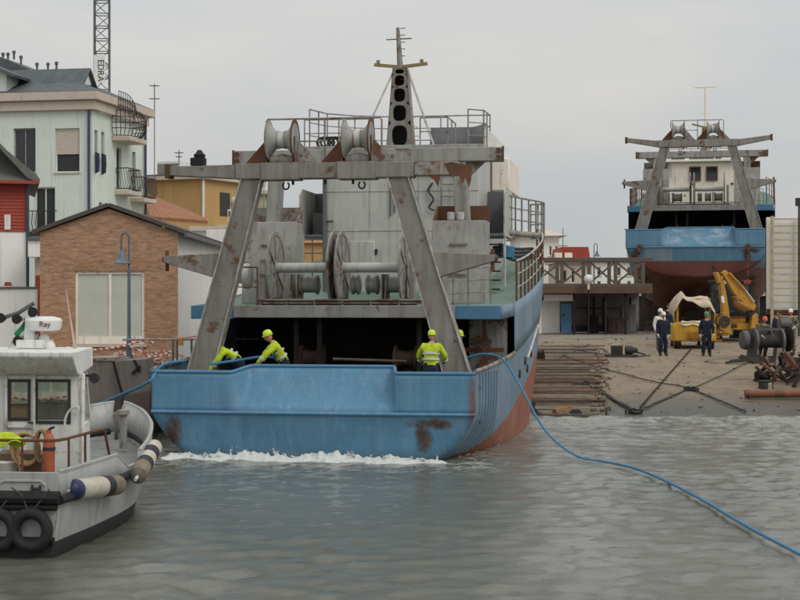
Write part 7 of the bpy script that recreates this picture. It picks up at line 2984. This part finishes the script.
# brick rubble: loose bricks thrown in front of the workshop
rr_ = random.Random(31)
q = MB()
for i in range(420):
    u = rr_.random()
    x = -9.6 + 2.8 * u + rr_.uniform(-.2, .2)
    y_ = 50.2 + rr_.uniform(0, 2.6)
    hmax = .38 * (1 - ((u - .5) * 1.9) ** 2) * (1 - ((y_ - 51.5) / 1.6) ** 2)
    z = 1.76 + max(0, hmax) * rr_.random() + .03
    Mx = Matrix.Translation(V(x, y_, z)) @ Euler((rr_.random() * 6, rr_.random() * 6, rr_.random() * 6)).to_matrix().to_4x4()
    k = rr_.uniform(.5, 1.2)
    q.cur = rr_.choice((0, 0, 0, 1))
    q.box(-.11 * k, .11 * k, -.06 * k, .06 * k, -.035 * k, .035 * k, Mx)
q.build('brick_rubble', [plain('pinkish broken brick', (.42, .24, .18), .9, .3, 5), plain('pale broken mortar', (.46, .42, .37), .9, .2, 5)], None, kind='stuff')

# ------------------------------------------------------------------ churned water under the stern
def foam_mat():
    m = NT('white foam')
    c = m.mix(m.noise(9, 6, .7), (.50, .52, .50), (.80, .81, .79))
    m.bump(m.noise(26, 6, .7), .8, .03)
    return m.done(c, .75)
M['foam'] = foam_mat()
from mathutils import noise as mn
q = MB()
nx, ny = 330, 46
rows = []
for i in range(nx):
    u = i / (nx - 1)
    x = -3.9 + 7.5 * u
    env = math.sin(math.pi * min(1, max(0, u))) ** .35 * (1 - .45 * max(0, u - .75) / .25)
    row = []
    for j in range(ny):
        v = j / (ny - 1)
        y_ = .55 - 2.0 * v
        cr_ = math.exp(-((v - .36 - .05 * mn.noise(V(x * .8, 0, 3))) / .16) ** 2)
        h = env * cr_ * (.21 + .12 * mn.noise(V(x * 1.1, y_ * 1.5, 0)))
        h += env * .075 * (mn.fractal(V(x * 3.6, y_ * 3.6, 1.7), .8, 2.1, 5)) * (.35 + cr_)
        h += env * max(0, mn.noise(V(x * 7.5, y_ * 6, 5))) * .12 * cr_
        h -= .16 * env * max(0, mn.fractal(V(x * 1.3 + 9, y_ * 2.2, 8), .8, 2.1, 4) + .15) * (1.2 - cr_)
        h -= .05 + .10 * abs(v - .38) ** 1.2 + .18 * max(0, abs(u - .5) - .44) / .06
        row.append(V(x, y_, h))
    rows.append(row)
q.grid(rows)
rr_ = random.Random(77)
for c in range(52):
    x = rr_.uniform(-3.3, 3.1)
    k_ = .55 if abs(x + .2) > 2.2 else 1.0
    hgt = rr_.uniform(.05, .22) * k_
    lean = rr_.uniform(-.30, .30)
    out_ = rr_.uniform(-.22, .02)
    n_ = 9
    r0 = rr_.uniform(.022, .05) * (.6 + .4 * k_)
    y0_ = -.16 + rr_.gauss(0, .06)
    for k in range(n_):
        t = k / (n_ - 1)
        px_ = x + lean * t * hgt * 2 + rr_.gauss(0, .012)
        pz_ = .05 + hgt * (1.6 * t - .6 * t * t) + rr_.gauss(0, .01)
        r_ = r0 * (1 - .8 * t) * rr_.uniform(.6, 1.25)
        q.ball(V(px_, y0_ + out_ * t, pz_), r_, r_, r_ * 1.25, 7, 5)
    for k in range(rr_.randint(0, 3)):
        r_ = rr_.uniform(.004, .011)
        q.ball(V(x + lean * hgt + rr_.gauss(0, .08), y0_ + out_, .05 + hgt * rr_.uniform(.6, 1.4)), r_, r_, r_, 5, 4)
o = q.build('foam', M['foam'], None, kind='stuff', angle=180)
o.location = ship.location
o.rotation_euler = ship.rotation_euler
# foam line along the starboard bilge
q = MB()
rows = []
for i in range(120):
    Y = .6 + 11 * i / 119
    row = []
    xh = hull_pt(Y, 0.02)
    for j in range(10):
        d_ = -.08 + .30 * j / 9
        h = -.02 + .05 * mn.noise(V(Y * 2.5, d_ * 5, 2)) - .16 * max(0, (j - 3) / 6) + .03 * mn.noise(V(Y * 9, d_ * 9, 4))
        row.append(V(xh + d_, rake(Y, 0), h))
    rows.append(row)
q.grid(rows)
o = q.build('side_foam', M['foam'], None, kind='stuff', angle=180)
o.location = ship.location
o.rotation_euler = ship.rotation_euler
